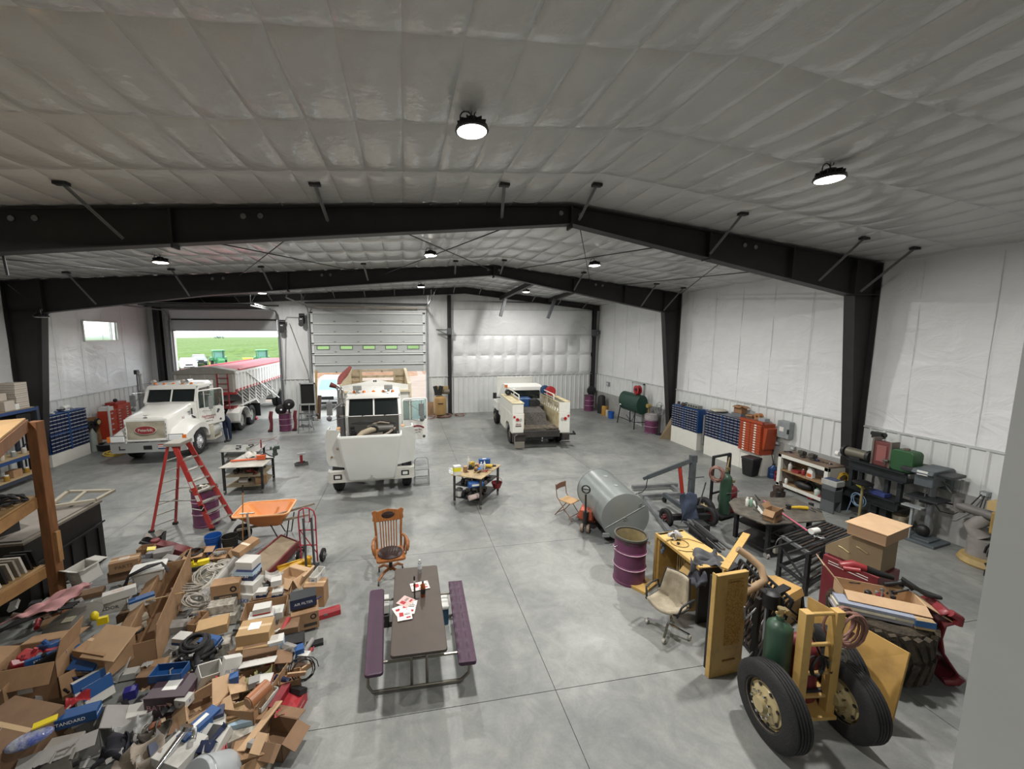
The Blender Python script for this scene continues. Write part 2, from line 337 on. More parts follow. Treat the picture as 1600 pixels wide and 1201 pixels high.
# rigid frames
def ibeam_poly(pts_top, pts_bot, y, fw=.26):
    """web between an upper and a lower line plus the two flanges"""
    web = B().prism(pts_bot+pts_top[::-1], y-.008, y+.008)
    fl_ = B()
    for L_ in (pts_top, pts_bot):
        for a, c in zip(L_[:-1], L_[1:]): fl_.bar((a[0], y, a[1]), (c[0], y, c[1]), fw, .022)
    return web, fl_
def frame(y, lb, braces):
    t = thing('roof_girder', lb, 'beam', (0, 0, 0))
    zt = lambda x: zc(x)-.05
    lt = [(XL+.05, zt(XL)), (-6.8, zt(-6.8)), (XRI, zt(XRI))]; lb_ = [(-11.83, 5.38), (-6.8, 6.03), (XRI, 6.98)]
    rt = [(XRI, zt(XRI)), (XR-.03, zt(XR))]; rb = [(XRI, 6.98), (11.2, 5.60)]
    for nm, a, c in (('left_rafter', lt, lb_), ('right_rafter', rt, rb)):
        w, f = ibeam_poly(a, c, y); p = obj(nm, w, PRIM, t); obj('flange', f, PRIM, p)
    for nm, tp, bt in (('left_column', [(XL+.03, zt(XL)), (XL+.03, 0)], [(-11.83, 5.38), (-12.38, 0)]), ('right_column', [(XR-.04, zt(XR)), (XR-.04, 0)], [(11.2, 5.60), (11.82, 0)])):
        w = B().prism([tp[0], bt[0], bt[1], tp[1]], y-.008, y+.008)
        f = B()
        for a, c in (tp, bt): f.bar((a[0], y, a[1]), (c[0], y, c[1]), .26, .022, up=(1, 0, 0)) if 0 else f.add([(a[0]-.011, y-.13, a[1]), (a[0]+.011, y-.13, a[1]), (a[0]+.011, y+.13, a[1]), (a[0]-.011, y+.13, a[1]), (c[0]-.011, y-.13, c[1]), (c[0]+.011, y-.13, c[1]), (c[0]+.011, y+.13, c[1]), (c[0]-.011, y+.13, c[1])], [(3,2,1,0),(4,5,6,7),(0,1,5,4),(1,2,6,5),(2,3,7,6),(3,0,4,7)])
        p = obj(nm, w, PRIM, t); obj('flange', f, PRIM, p)
        obj('base_plate', B().box(min(tp[1][0], bt[1][0])-.03, max(tp[1][0], bt[1][0])+.03, y-.16, y+.16, 0, .025), PRIM, p)
        obj('knee_plate', B().bar((tp[0][0], y, 5.45 if nm[0] == 'l' else 5.62), (bt[0][0], y, bt[0][1]), .26, .02), PRIM, p)
    def sp(x, zb): return B().box(x-.02, x+.02, y-.12, y+.12, zb-.05, zt(x)-.02)
    for x, zb in ((-11.8, 5.4), (-4.1, 6.25), (XRI, 6.93), (7.0, 6.38), (9.3, 5.98), (11.2, 5.62)): obj('splice_plate', sp(x, zb), PRIM, t)
    for (u0, v0), (u1, v1) in braces:
        a = ay(u1, v1, y-.14); c = ay(u0, v0, y-1.25); c.z = zc(c.x)-.04
        c = V((c.x, c.y, c.z)); obj('flange_brace', B().bar(a, c, .06, .012).bar(a, c, .012, .06), K('6e7070', .5), t)
        obj('purlin_clip', B().cb((c.x, c.y, c.z-.01), (.18, .1, .05)), DSTEEL, t)
    for x in (-6.6, -6.25, -2.9, -2.6, 3.4, 3.85, 8.0, 8.3): obj('cable_washer', B().lathe([(.0, 0), (.05, 0), (.055, .012), (.03, .02), (.022, .012), (0, .012)], 14, (x, y-.03, zt(x)-.14), 'y'), STEEL, t)
    return t
frame(8.44, 'nearest black steel roof frame spanning the whole workshop', [((95,280),(192,372)),((492,290),(512,345)),((788,305),(784,340)),((932,312),(905,343)),((1160,345),(1110,396)),((1350,378),(1280,438)),((1430,385),(1345,455))])
frame(15.84, 'second black steel roof frame, in front of the service truck', [((104,432),(150,475)),((268,427),(296,462)),((408,420),(425,452)),((568,415),(575,438)),((712,415),(711,428)),((788,415),(782,428)),((912,430),(897,453)),((1026,445),(1002,478)),((1068,448),(1037,485))])
t = thing('roof_girder', 'thin black steel end frame along the top of the far wall', 'beam')
w, f = ibeam_poly([(XL+.05, zc(XL)-.05), (XRI, zc(XRI)-.05), (XR-.03, zc(XR)-.05)], [(XL+.05, zc(XL)-.35), (XRI, zc(XRI)-.38), (XR-.03, zc(XR)-.33)], YF-.15, .2)
p = obj('rafter', w, PRIM, t); obj('flange', f, PRIM, p)
for x in (-10, -8.4, -6.8, -5.2, -3.6, -2., -.4, 1.2, 2.9, 4.4, 6, 7.6, 9.2, 10.8): obj('flange_brace', B().bar((x, YF-.26, zc(x)-.34), (x, YF-.95, zc(x)-.05), .05, .02), K('6e7070', .5), t)
# purlin struts near the ridge and at right with hanging channels
for (a0, a1), (h0, h1), lb in (((ay(835,440,17.5), ay(783,466,YF-.2)), (ay(790,466,21.5), ay(782,494,21.5)), 'dark beam with hanging channel above the service truck'), ((ay(905,452,18.5), ay(858,469,YF-.2)), (ay(867,467,21.5), ay(856,497,21.5)), 'dark beam with hanging channel nearest the right far corner')):
    t = thing('strut_beam', lb, 'beam'); obj('beam_section', B().bar(a0, a1, .2, .22), PRIM, t); obj('hanging_channel', B().bar(h0, h1, .14, .16), K('55585a'), t)
# thin cross bracing rods under the roof
for i, (p0, y0, p1, y1, lb) in enumerate([((620,358),8.5,(768,422),15.7,'thin dark brace rod crossing just right of the middle ceiling lamp'), ((812,347),8.5,(600,428),15.7,'thin dark brace rod passing behind the middle ceiling lamp'), ((320,376),8.5,(560,422),15.7,'thin dark brace rod left of the middle lamp, sloping down rightwards'), ((455,368),8.5,(372,432),15.7,'short thin dark brace rod crossing near the left rafter splice'), ((-70,398),8.5,(300,430),15.7,'long thin dark brace rod above the left unlit column'), ((905,350),8.5,(922,436),15.7,'steep thin brace rod beside the right lamp of middle row'), ((1040,384),8.5,(800,416),15.7,'thin brace rod passing in front of right lamp of middle row'), ((1180,424),8.5,(962,438),15.7,'nearly level thin brace rod near the right wall'), ((1126,410),8.5,(1068,459),15.7,'thin brace rod ending at the right knee of second frame')]):
    a, c = ay(*p0, y0), ay(*p1, y1); c.x = min(c.x, 11.85); a.z = min(a.z, zc(a.x)-.12); c.z = min(c.z, zc(c.x)-.12)
    tag(obj('brace_rod', B().cyl(a, c, .014, n=6), DSTEEL), lb, 'rod')
tag(obj('conduit_pipe', B().tube([V((-7.0, 8.6, 6.85)), ay(12,430,8.6)], .02, 6), DSTEEL), 'short vertical conduit hanging at the far left of ceiling', 'pipe')
# high bay lamps
LENS = mt('lamp_lens', 'fff4e6', .4, emit=14.)
LENSOFF = mt('lamp_lens_unlit', 'cfd2d2', .4)
def highbay(x, y, lb, on=True, z=None):
    pw = .38 if y < 0 else .62 if y > 18 else 1.
    z = z or zc(x)-.22
    t = thing('high_bay_lamp', lb, 'lamp', (x, y, z), group=None)
    obj('housing', B().lathe([(.0, .12), (.07, .12), (.08, .05), (.19, .02), (.2, -.02), (.17, -.03), (.0, -.03)], 24), mt('lamp_housing', '2f2f31', .4, .6), t, smooth=35)
    for k in range(12):
        a = 2*PI*k/12; obj('cooling_fin', B().bar((.07*math.cos(a), .07*math.sin(a), .07), (.17*math.cos(a), .17*math.sin(a), .05), .01, .06), DSTEEL, t)
    obj('lens', B().lathe([(.0, -.05), (.12, -.048), (.175, -.03), (.17, -.024), (0, -.024)], 24), LENS if on else LENSOFF, t, smooth=50)
    obj('hook', B().tube([(0, 0, .11), (0, 0, .17)]+arc((0.02, 0, .2), .03, PI, -.5*PI, 8, 'xz'), .009, 6), STEEL, t)
    obj('cord', B().tube(arc((-.07, 0, .12), .07, 0, PI, 8, 'xz')+[(-.14, 0, .05)], .008, 5), BLACK, t)
    if on:
        ld = bpy.data.lights.new('lamp_light', 'AREA'); ld.shape = 'DISK'; ld.size = .34; ld.energy = LAMP_W*pw; ld.color = (1, .97, .925); ld.spread = math.radians(170)
        lo = bpy.data.objects.new('lamp_light', ld); COL.objects.link(lo); lo.parent = t; lo.location = (0, 0, -.06)
    return t
for x, y, lb in ((.86, 4.95, 'lit round high bay lamp, largest, at top centre of the view'), (6.2, 5.12, 'lit round high bay lamp at upper right, nearest the right wall'), (-6.45, 5.0, 'lit round high bay lamp over the shelving, left of nearest frame'),
    (-6.4, 12.36, 'lit round high bay lamp at left between the two near frames'), (.88, 12.36, 'lit round high bay lamp in the middle between the two near frames'), (6.2, 12.4, 'lit round high bay lamp at right between the two near frames'),
    (.95, 20.3, 'small far lit lamp above the closed overhead door'), (6.35, 20.2, 'small far lit lamp above the service truck'), (.9, -2.4, 'added unseen lamp behind the viewpoint, brightening the mezzanine wall'), (-6.4, 20.3, 'small far lit lamp near the top of the open doorway')): highbay(x, y, lb)  # the lamp over the mezzanine is added, out of view, to brighten its wall
p = ay(87, 494, 15.6); highbay(-11.72, 15.55, 'unlit round lamp hooked on the left column of second frame', False, p.z)
# small window on the left wall
w1 = thing('window_1', None, None, (XL, 19.93, 4.82)); w1['kind'] = 'structure'
obj('window_frame', B().box(-.1, .05, -1.02, -.96, -.44, .44).box(-.1, .05, .96, 1.02, -.44, .44).box(-.1, .05, -1, 1, .39, .45).box(-.1, .05, -1, 1, -.45, -.39).box(-.05, .03, .6, .64, -.4, .4), WHITE, w1)
PANE = bpy.data.materials.new('clear_pane'); PANE.use_nodes = True
_pn = PANE.node_tree; _pb = _pn.nodes['Principled BSDF']; _pb.inputs['Base Color'].default_value = (.9, .95, .92, 1); _pb.inputs['Transmission Weight'].default_value = 1; _pb.inputs['Roughness'].default_value = .3; _pb.inputs['IOR'].default_value = 1.02
obj('pane', B().box(-.04, -.03, -.97, .6, -.4, .4), PANE, w1); obj('pane', B().box(-.02, -.01, .63, .97, -.4, .4), PANE, w1)
# vinyl behind the window is cut away: remove wall faces there
me = wl.data
import bmesh
for ob_, cond in ((wl, lambda c: 19.0 < c.y < 20.87 and 4.42 < c.z < 5.22),):
    bm = bmesh.new(); bm.from_mesh(ob_.data); bmesh.ops.delete(bm, geom=[f for f in bm.faces if cond(f.calc_center_median())], context='FACES'); bm.to_mesh(ob_.data); bm.free()
# overhead doors
DOORP = mt('door_panel_paint', 'b9bdbd', .4, var=.05, scale=2); DOORS = mt('door_edge', 'd4d7d6', .35)
def door_panel(w, h, win=0):
    b = B().box(0, w, 0, .05, 0, h); return b
d2 = thing('door_2', None, None, (D2[0], YF-.06, 0)); d2['kind'] = 'structure'
W2 = D2[1]-D2[0]; hp = (5.75-2.56)/6+.02
z = 2.56
for k in range(6):
    h = (5.92-2.56)/6; z = 2.56+h*k
    if k == 2:
        ws = [.28+1.235*i for i in range(5)]; b = B().box(0, W2, 0, .05, 0, .17).box(0, W2, 0, .05, .36, h-.01); e = [0]+[q for w_ in ws for q in (w_, w_+.62)]+[W2]
        for a, c in zip(e[::2], e[1::2]): b.box(a, c, 0, .05, .17, .36)
        p = obj('panel', b, DOORP, d2)
        for w_ in ws:
            obj('window_frame', B().box(w_-.03, w_+.65, -.02, .07, .15, .18).box(w_-.03, w_+.65, -.02, .07, .35, .38).box(w_-.03, w_, -.02, .07, .17, .36).box(w_+.62, w_+.65, -.02, .07, .17, .36), K('6b6f6c'), p)
            obj('pane', B().box(w_, w_+.62, .02, .03, .18, .35), PANE, p)
    else: p = obj('panel', B().box(0, W2, 0, .05, 0, h-.012), DOORP, d2, bev=.008)
    p.location = (0, 0, z)
    obj('stile', B().box(0, .13, -.03, 0, 0, h-.02).box(W2-.13, W2, -.03, 0, 0, h-.02), DOORS, p)
    obj('strut', B().prism([(0, h-.14), (-.07, h-.13), (-.07, h-.11), (-.03, h-.09), (-.03, h-.03), (-.07, h-.02), (-.07, h), (0, h)], 0, W2, 'x'), DOORS, p)
    for i in range(1, 5): obj('hinge', B().box(W2*i/5-.04, W2*i/5+.04, -.05, 0, -.02, .05), STEEL, p)
trk = B()
for x in (-.09, W2+.09):
    trk.box(x-.04, x+.04, -.12, .04, 0, 5.8)
    trk.tube([(x, -.05, 5.75)]+[(x, -.05-.5*(1-math.cos(a)), 5.75+.45*math.sin(a)) for a in [PI/2*i/6 for i in range(1, 7)]]+[(x, -4.2, 6.28)], .035, 6)
obj('track', trk, K('8c9091'), d2)
obj('spring_shaft', B().cyl((-.2, -.18, 6.15), (W2+.2, -.18, 6.15), .03, n=8).cyl((.4, -.18, 6.15), (2.9, -.18, 6.15), .06, n=12).cyl((3.3, -.18, 6.15), (5.8, -.18, 6.15), .06, n=12), K('a79f94', .4), d2, smooth=30)
obj('header_angle', B().box(-.2, W2+.2, -.3, -.02, 6.35, 6.4), DSTEEL, d2)
hg = B()
for x in (-.09, W2+.09):
    for yy in (-1.4, -4.1): hg.bar((x, yy, 6.28), (x, yy, 6.75), .03, .01).bar((x, yy, 6.3), (x+.25, yy, 6.8), .03, .01)
obj('track_hanger', hg, K('8c9091'), d2)
d1 = thing('door_1', None, None, (D1[0], YF-.06, 0)); d1['kind'] = 'structure'; W1 = D1[1]-D1[0]
p = obj('panel', B().box(0, W1, 0, .05, 0, .55), DOORP, d1); p.location = (0, -.02, 4.9)
p = obj('panel', B().box(0, W1, 0, .05, 0, .5), DOORP, d1); p.location = (0, -.03, 5.46); p.rotation_euler = (.35, 0, 0)
obj('strut', B().box(0, W1, -.06, 0, -.03, .03), DSTEEL, p)
for k in range(5):
    p = obj('panel', B().box(0, W1, -.54, 0, 0, .05), DOORP, d1); p.location = (0, -.35-.56*k, 5.98+.012*k)
    obj('strut', B().box(0, W1, -.56, -.5, -.03, .03), DSTEEL, p)
obj('weather_strip', B().box(0, W1, -.03, .06, 4.86, 4.9), BLACK, d1)
trk = B()
for x in (-.09, W1+.09):
    trk.box(x-.04, x+.04, -.12, .04, 0, 5.4)
    trk.tube([(x, -.05, 5.4)]+[(x, -.05-.5*(1-math.cos(a)), 5.4+.5*math.sin(a)) for a in [PI/2*i/6 for i in range(1, 7)]]+[(x, -4.0, 5.93)], .035, 6)
obj('track', trk, K('6f7374'), d1)
obj('spring_shaft', B().cyl((-.2, -.18, 6.2), (W1+.2, -.18, 6.2), .03, n=8), DSTEEL, d1)
hg = B()
for x in (-.09, W1+.09): hg.bar((x, -3.9, 5.95), (x, -3.9, 6.6), .03, .01).bar((x, -3.9, 6.), (x+.35, -3.9, 6.6), .03, .01)
obj('track_hanger', hg, K('8c9091'), d1)
# white jambs
tr = obj('trim_1', B().box(D1[0]-.3, D1[0]-.14, YF-.1, YF+.2, 0, 5.7).box(D1[1]+.14, D1[1]+.2, YF-.05, YF+.2, 0, 5.5).box(D2[0]-.2, D2[0]-.14, YF-.05, YF+.2, 0, 5.8).box(D2[1]+.14, D2[1]+.2, YF-.05, YF+.2, 0, 5.8), K('a8abab')); tr['kind'] = 'structure'
# door operators between the doors
for (u, v), lb in (((441, 509), 'black chain hoist operator beside the open doorway'), ((471, 499), 'black chain hoist operator beside the panelled overhead door')):
    p = ay(u, v, YF-.25); t = thing('door_operator', lb, 'door opener', (p.x, YF-.25, p.z))
    obj('gearbox', B().box(-.13, .13, -.12, .2, -.22, .12), BLACK, t, bev=.02); obj('motor', B().cyl((-.1, -.02, .22), (.16, -.02, .22), .1, n=14), BLACK, t, smooth=30)
    obj('chain_wheel', B().lathe([(.05, -.02), (.13, -.02), (.13, .02), (.05, .02)], 16, (0, -.15, -.25), 'y'), BLACK, t); obj('nameplate', B().box(-.06, .06, -.125, -.118, 0, .04), WHITE, t)
p = ay(460, 497, YF-.1)
tag(obj('conduit', B().tube([ay(446,500,YF-.1), ay(448,495,YF-.1), ay(466,496,YF-.1)], .012, 5).tube([ay(452,505,YF-.1), ay(480,580,YF-.1), ay(484,600,YF-.1)], .012, 5).tube([ay(446,518,YF-.1), ay(446,600,YF-.1)], .012, 5), K('5a5a5a')), 'thin grey conduit on the wall between the two doorways', 'conduit')
# wall bracket arms on far posts
for (u, v), lb, s in (((702, 520), 'steel jib bracket on the post beside the quilted wall', -1), ((928, 522), 'dark steel bracket on the right corner post', 1)):
    p = ay(u, v, YF-.35); t = thing('wall_bracket', lb, 'bracket', (p.x, YF-.35, p.z))
    obj('arm', B().bar((0, 0, .18), (s*.75, 0, .18), .07, .06), K('5c5f60'), t); obj('brace', B().bar((0, 0, -.15), (s*.65, 0, .15), .05, .04), K('5c5f60'), t); obj('motor', B().box(-.13, .13, -.15, .1, -.1, .28), K('505355'), t, bev=.02)
# ================================================================ VEHICLES
TW = mt('truck_white', 'e3e3de', .3, var=.06, scale=1.5, coat=.3)
CREAM = mt('worn_cream_paint', 'd3c7ae', .55, col2='a89a80', scale=5, lo=.3, hi=.5)
AMBER = mt('amber_lens', 'd9762a', .3); REDL = mt('red_lens', 'a32025', .3)
SCREEN = mt('screen_mesh', '8f8a80', .8, var=.15)
LAMPG = mt('headlamp_glass', 'e6e9ea', .12, .1)
def wheel(parent, loc, R=.51, w=.28, side=1, rim='cfcfca', label=None, dual=False, name='wheel', lugs=10, tread=4):
    pr = [(R*.56, -w*.42), (R*.62, -w/2), (R*.86, -w/2), (R*.97, -w*.40)]
    for i in range(tread):
        a = -w*.36+w*.72*i/tread; c = w*.72/tread
        pr += [(R, a+.004), (R, a+c-.014), (R-.014, a+c-.012), (R-.014, a+c-.002)]
    pr += [(R*.97, w*.40), (R*.86, w/2), (R*.62, w/2), (R*.56, w*.42)]
    b = B().lathe(pr, 40, a='x', close=True)
    if dual: b.lathe([(r, h-side*(w+.05)) for r, h in pr], 40, a='x', close=True)
    t = obj(name, b, RUBBER, parent, smooth=35, label=label); t.location = loc
    s = side; h0 = s*w/2
    rm = [(R*.58, h0-.01*s), (R*.57, h0-.05*s), (R*.5, h0-.09*s), (R*.42, h0-(.11 if dual else .03)*s), (R*.2, h0-(.10 if dual else .0)*s), (R*.17, h0+(-.02 if dual else .05)*s), (0, h0+(-.02 if dual else .05)*s)]
    r = obj('rim', B().lathe(rm, 30, a='x', cap=False).cyl((-w*.3, 0, 0), (w*.3, 0, 0), R*.5, n=20), mt('rim_'+rim, rim, .35, .35 if rim != 'b9a97f' else 0., var=.2, scale=9), t, smooth=35)
    lb = B()
    for k in range(lugs):
        a = 2*PI*k/lugs; yy, zz = R*.29*math.cos(a), R*.29*math.sin(a); lb.cyl((h0-(.1 if dual else 0)*s, yy, zz), (h0-(.06 if dual else -.03)*s, yy, zz), .014, n=6)
    obj('lug_nuts', lb, CHROME, r)
    if not dual:
        hb = B()
        for k in range(8):
            a = 2*PI*(k+.5)/8; hb.cyl((h0-.028*s, R*.45*math.cos(a), R*.45*math.sin(a)), (h0-.018*s, R*.45*math.cos(a), R*.45*math.sin(a)), .02, n=8)
        obj('hand_holes', hb, BLACK, r)
    return t
def rrect(x0, x1, z0, z1, r, n=3):
    pts = []
    for cx, cz, a0 in ((x1-r, z0+r, -PI/2), (x1-r, z1-r, 0), (x0+r, z1-r, PI/2), (x0+r, z0+r, PI)):
        for i in range(n+1): pts.append((cx+r*math.cos(a0+PI/2*i/n), cz+r*math.sin(a0+PI/2*i/n)))
    return pts
def truck_cab(t, y0, y1, hw, z0, zb, zr, white=TW, visor=False, open_right=True):
    """hollow cab: floor, pillars, roof, back; front at y0, wind­shield from zb to zr-.22"""
    body = B(); ws = y0+.28
    body.prism([(y0, z0), (y0, zb), (y0+.06, zb+.02), (y0+.06, z0)], -hw, hw, 'x')                 # cowl
    body.box(-hw, -hw+.05, y0, y1, z0, zb).box(-hw, hw, y1-.06, y1, z0, zb+.1).box(-hw, hw, y0, y1, z0-.06, z0)
    if not open_right: body.box(hw-.05, hw, y0, y1, z0, zb)
    body.box(-hw, hw, y1-.06, y1, zr-.25, zr-.02)
    for s in (-1, 1):
        body.bar((s*(hw-.04), y0+.04, zb), (s*(hw-.06), ws, zr-.18), .1, .1); body.box(s*hw-(.06 if s > 0 else 0), s*hw+(.06 if s < 0 else 0), y1-.3, y1, z0, zr-.15)
        body.box(-hw+.02, -hw+.06, y0+.2, y1, zr-.2, zr-.1); body.box(hw-.06, hw-.02, y0+.2, y1, zr-.2, zr-.1)
    body.bar((0, y0+.03, zb), (0, ws-.02, zr-.18), .05, .04)
    obj('cab_body', body, white, t, bev=.012)
    rings = []
    for y, zz, k in ((ws-.10, zr-.2, .97), (ws-.04, zr-.07, .99), (ws+.25, zr, 1.), (y1-.2, zr+.02, 1.), (y1+.01, zr-.06, .98), (y1+.02, zr-.2, .97)):
        rings.append([(-hw*k, y, zr-.22), (-hw*k, y, (zz+zr-.2)/2), (-hw*k*.9, y, zz), (0, y, zz+.03), (hw*k*.9, y, zz), (hw*k, y, (zz+zr-.2)/2), (hw*k, y, zr-.22)])
    obj('roof', B().loft(rings), white, t, smooth=45)
    g_ = B().quad((-hw+.1, y0+.05, zb+.04), (-.03, y0+.05, zb+.04), (-.03, ws-.02, zr-.2), (-hw+.12, ws-.02, zr-.2), .01)
    obj('windshield', g_, GLASS, t, bev=0); obj('windshield', B().quad((.03, y0+.05, zb+.04), (hw-.1, y0+.05, zb+.04), (hw-.12, ws-.02, zr-.2), (.03, ws-.02, zr-.2), .01), GLASS, t)
    for s in (-.45, .35): obj('wiper', B().bar((s*hw, y0+.02, zb), (s*hw+.28, y0+.08, zb+.1), .015, .015), BLACK, t)
    for s in (-1, 1): obj('seat', B().box(s*.45-.24, s*.45+.24, y0+.7, y0+1.2, z0+.1, z0+.55).box(s*.45-.22, s*.45+.22, y0+1.1, y0+1.25, z0+.5, zb+.35), K('3a3836', .8), t, bev=.05)
    for k in range(5):
        x = (k-2)*.32; o = obj('marker_lamp', B().lathe([(0, .07), (.045, .05), (.06, 0), (0, 0)], 10), AMBER, t); o.location = (x, ws+.08, zr-.03)
    obj('dashboard', B().box(-hw+.1, hw-.1, y0+.1, y0+.5, zb-.25, zb+.02), BLACK, t)
    obj('steering_wheel', B().tube(arc((.45, y0+.6, zb+.02), .22, 0, 2*PI, 16, 'xz')[:-1], .015, 5, True), BLACK, t)
def mirror(t, x, y, z, s, hw):
    m = obj('mirror', B().box(-.09, .09, -.04, .04, -.22, .22), K('7b7d7e', .4), t, bev=.02); m.location = (x, y, z)
    obj('convex_mirror', B().ell((.02*s, 0, -.33), (.09, .04, .09)), K('6a6b6c', .3), m, smooth=60)
    obj('mirror_arm', B().tube([(-s*(abs(x)-hw), .15, .3), (0, 0, .3), (0, 0, -.42), (-s*(abs(x)-hw), .15, -.3)], .014, 6).bar((0, 0, -.1), (-s*(abs(x)-hw), .15, .28), .015, .015), CHROME, m)
# ---- white semi tractor with the canvas grille cover
t1 = thing('semi_truck', 'white semi tractor with canvas-covered grille, parked in the open doorway at left', 'truck', (-9.08, 16.85, 0), 0)
for s in (-1, 1): wheel(t1, (s*1.03, 0, .51), side=s, rim='d8dadc')
for y in (4.05, 5.35):
    for s in (-1, 1): wheel(t1, (s*1.08, y, .51), side=s, rim='bfc0bb', dual=True)
def hoodring(y, hw, z0, z1, cr=.14): return [(-hw, y, z0), (-hw*1.0, y, z1-cr), (-hw+cr*.5, y, z1-.03), (-hw+cr*1.4, y, z1), (0, y, z1+.02), (hw-cr*1.4, y, z1), (hw-cr*.5, y, z1-.03), (hw, y, z1-cr), (hw, y, z0)]
obj('hood', B().loft([hoodring(-1.16, .68, .86, 1.70, .1), hoodring(-1.1, .72, .86, 1.75), hoodring(-.3, .76, .86, 1.87), hoodring(.42, .86, .9, 2.02)]), TW, t1, smooth=50)
for s in (-1, 1):
    prof = [(-1.18, .82), (-1.2, .98), (-1.02, 1.12), (-.5, 1.26), (0, 1.32), (.4, 1.27), (.66, 1.0), (.76, .6), (.66, .58), (.57, .85), (.36, 1.06), (0, 1.14), (-.36, 1.06), (-.56, .86), (-.62, .62)]
    inn = [(s*.66, y, z+(.16 if z > 1 else 0)) for y, z in prof]; mid = [(s*1.0, y+.02, z+.06 if z > 1 else z) for y, z in prof]; out = [(s*1.2, y+.06 if y < -.6 else y, z-.07 if z > 1.05 else z) for y, z in prof]; o2 = [(s*1.24, y, z-.1 if z > 1.05 else z) for y, z in [(a*.97, b) for a, b in prof]]
    obj('fender', B().loft([inn, mid, out]), TW, t1, smooth=40)
    h = obj('headlamp', B().box(-.22, .22, -.03, .05, -.1, .1), LAMPG, t1, bev=.02); h.location = (s*.92, -1.19, .97)
    obj('turn_signal', B().box(.22 if s > 0 else -.32, .32 if s > 0 else -.22, -.02, .06, -.09, .09), AMBER, h)
    obj('lamp_surround', B().box(-.24, .24, -.01, .04, -.125, .125), K('8a8d8e'), h)
obj('bumper', B().prism([(-1.27, -.8), (-1.22, -1.12), (-1.1, -1.24), (1.1, -1.24), (1.22, -1.12), (1.27, -.8), (1.2, -.8), (1.1, -1.14), (-1.1, -1.14), (-1.2, -.8)], .48, .83, 'z'), mt('bumper_chrome', 'c9cccc', .22, .7), t1)
obj('bumper_plate', B().box(-.1, .16, -1.255, -1.24, .58, .72), BLACK, t1); obj('bumper_step', B().box(-.86, -.84, -1.26, -1.24, .6, .74).box(-.86, -.68, -1.26, -1.24, .6, .63), BLACK, t1)
bd = obj('bumper_sticker', B().box(.36, .66, -1.25, -1.24, .58, .76), WHITE, t1)
obj('sticker_stripes', B().box(.36, .66, -1.254, -1.25, .72, .76).box(.36, .66, -1.254, -1.25, .66, .68), K('9e2a2e'), bd); obj('sticker_base', B().box(.36, .66, -1.254, -1.25, .58, .63), K('2b3f6b'), bd)
gs = obj('grille_surround', B().box(-.68, .68, -1.2, -1.14, .88, .96).box(-.68, .68, -1.2, -1.14, 1.58, 1.68).box(-.68, -.6, -1.2, -1.14, .9, 1.62).box(.6, .68, -1.2, -1.14, .9, 1.62), TW, t1, bev=.02)
gc = obj('grille_cover', B().grid(lambda u, v: (-.6+1.2*u, -1.2-.012*math.sin(u*14)*math.sin(v*5)-.01*math.sin(u*5+v*9), .95+.64*v), 24, 12), mt('canvas', 'a39d8c', .9, var=.15, scale=5), t1, smooth=60, fix=False)
ov = B().lathe([(0, 0), (.33, 0), (.33, .012), (0, .012)], 28, a='y'); ov.v = [V((p.x, -1.235+p.y, 1.28+p.z*.44)) for p in ov.v]
obj('badge_oval', ov, K('8e3436', .6), gc)
ov = B().lathe([(.33, 0), (.35, 0), (.35, .014), (.33, .014)], 28, a='y', close=True); ov.v = [V((p.x, -1.237+p.y, 1.28+p.z*.44)) for p in ov.v]
obj('badge_rim', ov, K('c9c2b4'), gc)
text('badge_script', 'Peterbilt', .15, K('dcd6ca'), gc, (0, -1.24, 1.28), (PI/2, 0, 0), sx=.9)
cr_ = B()
for i in range(4):
    for s in (-1, 1): cr_.box(s*.64-.008, s*.64+.008, -1.215, -1.2, 1.0+.14*i, 1.09+.14*i)
obj('cover_straps', cr_, K('6e6a62'), gs)
obj('hood_ornament', B().prism([(-.1, 1.80), (0, 1.78), (.12, 1.83), (0, 1.80)], -1.12, -1.09, 'y').ell((0, -1.17, 1.72), (.07, .02, .03)), CHROME, t1)
truck_cab(t1, .42, 1.95, .93, .95, 2.0, 2.72)
for s in (-.7, .35): obj('spot_lamp', B().cyl((s, .7, 2.8), (s, .85, 2.8), .07, n=12), K('a8a39a'), t1, smooth=30)
obj('air_horn', B().cyl((.5, .75, 2.82), (.5, 1.2, 2.82), .06, .02, n=10), CHROME, t1, smooth=30)
mirror(t1, -1.3, .45, 2.1, -1, .93)
obj('air_intake', B().cyl((-1.12, .7, 1.2), (-1.12, .7, 2.5), .09, n=12).cyl((-1.12, .7, 2.5), (-1.12, .7, 3.1), .05, n=10).ell((-1.12, .7, 3.12), (.07, .07, .1)), K('9a9c9c', .3, metal=.5), t1, smooth=40)
def open_door(t, x, y, ang, wl_, zb, z0, zr, s=1):
    """door hinged at (x,y), swung out by ang"""
    d = thing('door', None, None, (x, y, 0), -ang if s > 0 else ang); d.parent = t
    o = obj('door_skin', B().prism(rrect(0, wl_, z0, zb, .08), -.03, .03, 'y'), TW, d)
    fr = B()
    q = rrect(0.02, wl_, zb-.1, zr, .1)
    fr.tube([(p[0], 0, p[1]) for p in q], .03, 6, True); fr.bar((.28, 0, zb), (.28, 0, zr-.04), .03, .03)
    obj('window_frame', fr, TW, d); obj('window_glass', B().box(.05, wl_-.03, -.006, .006, zb, zr-.05), mt('tinted_glass', '9db3ae', .05, trans=.9), d)
    return d
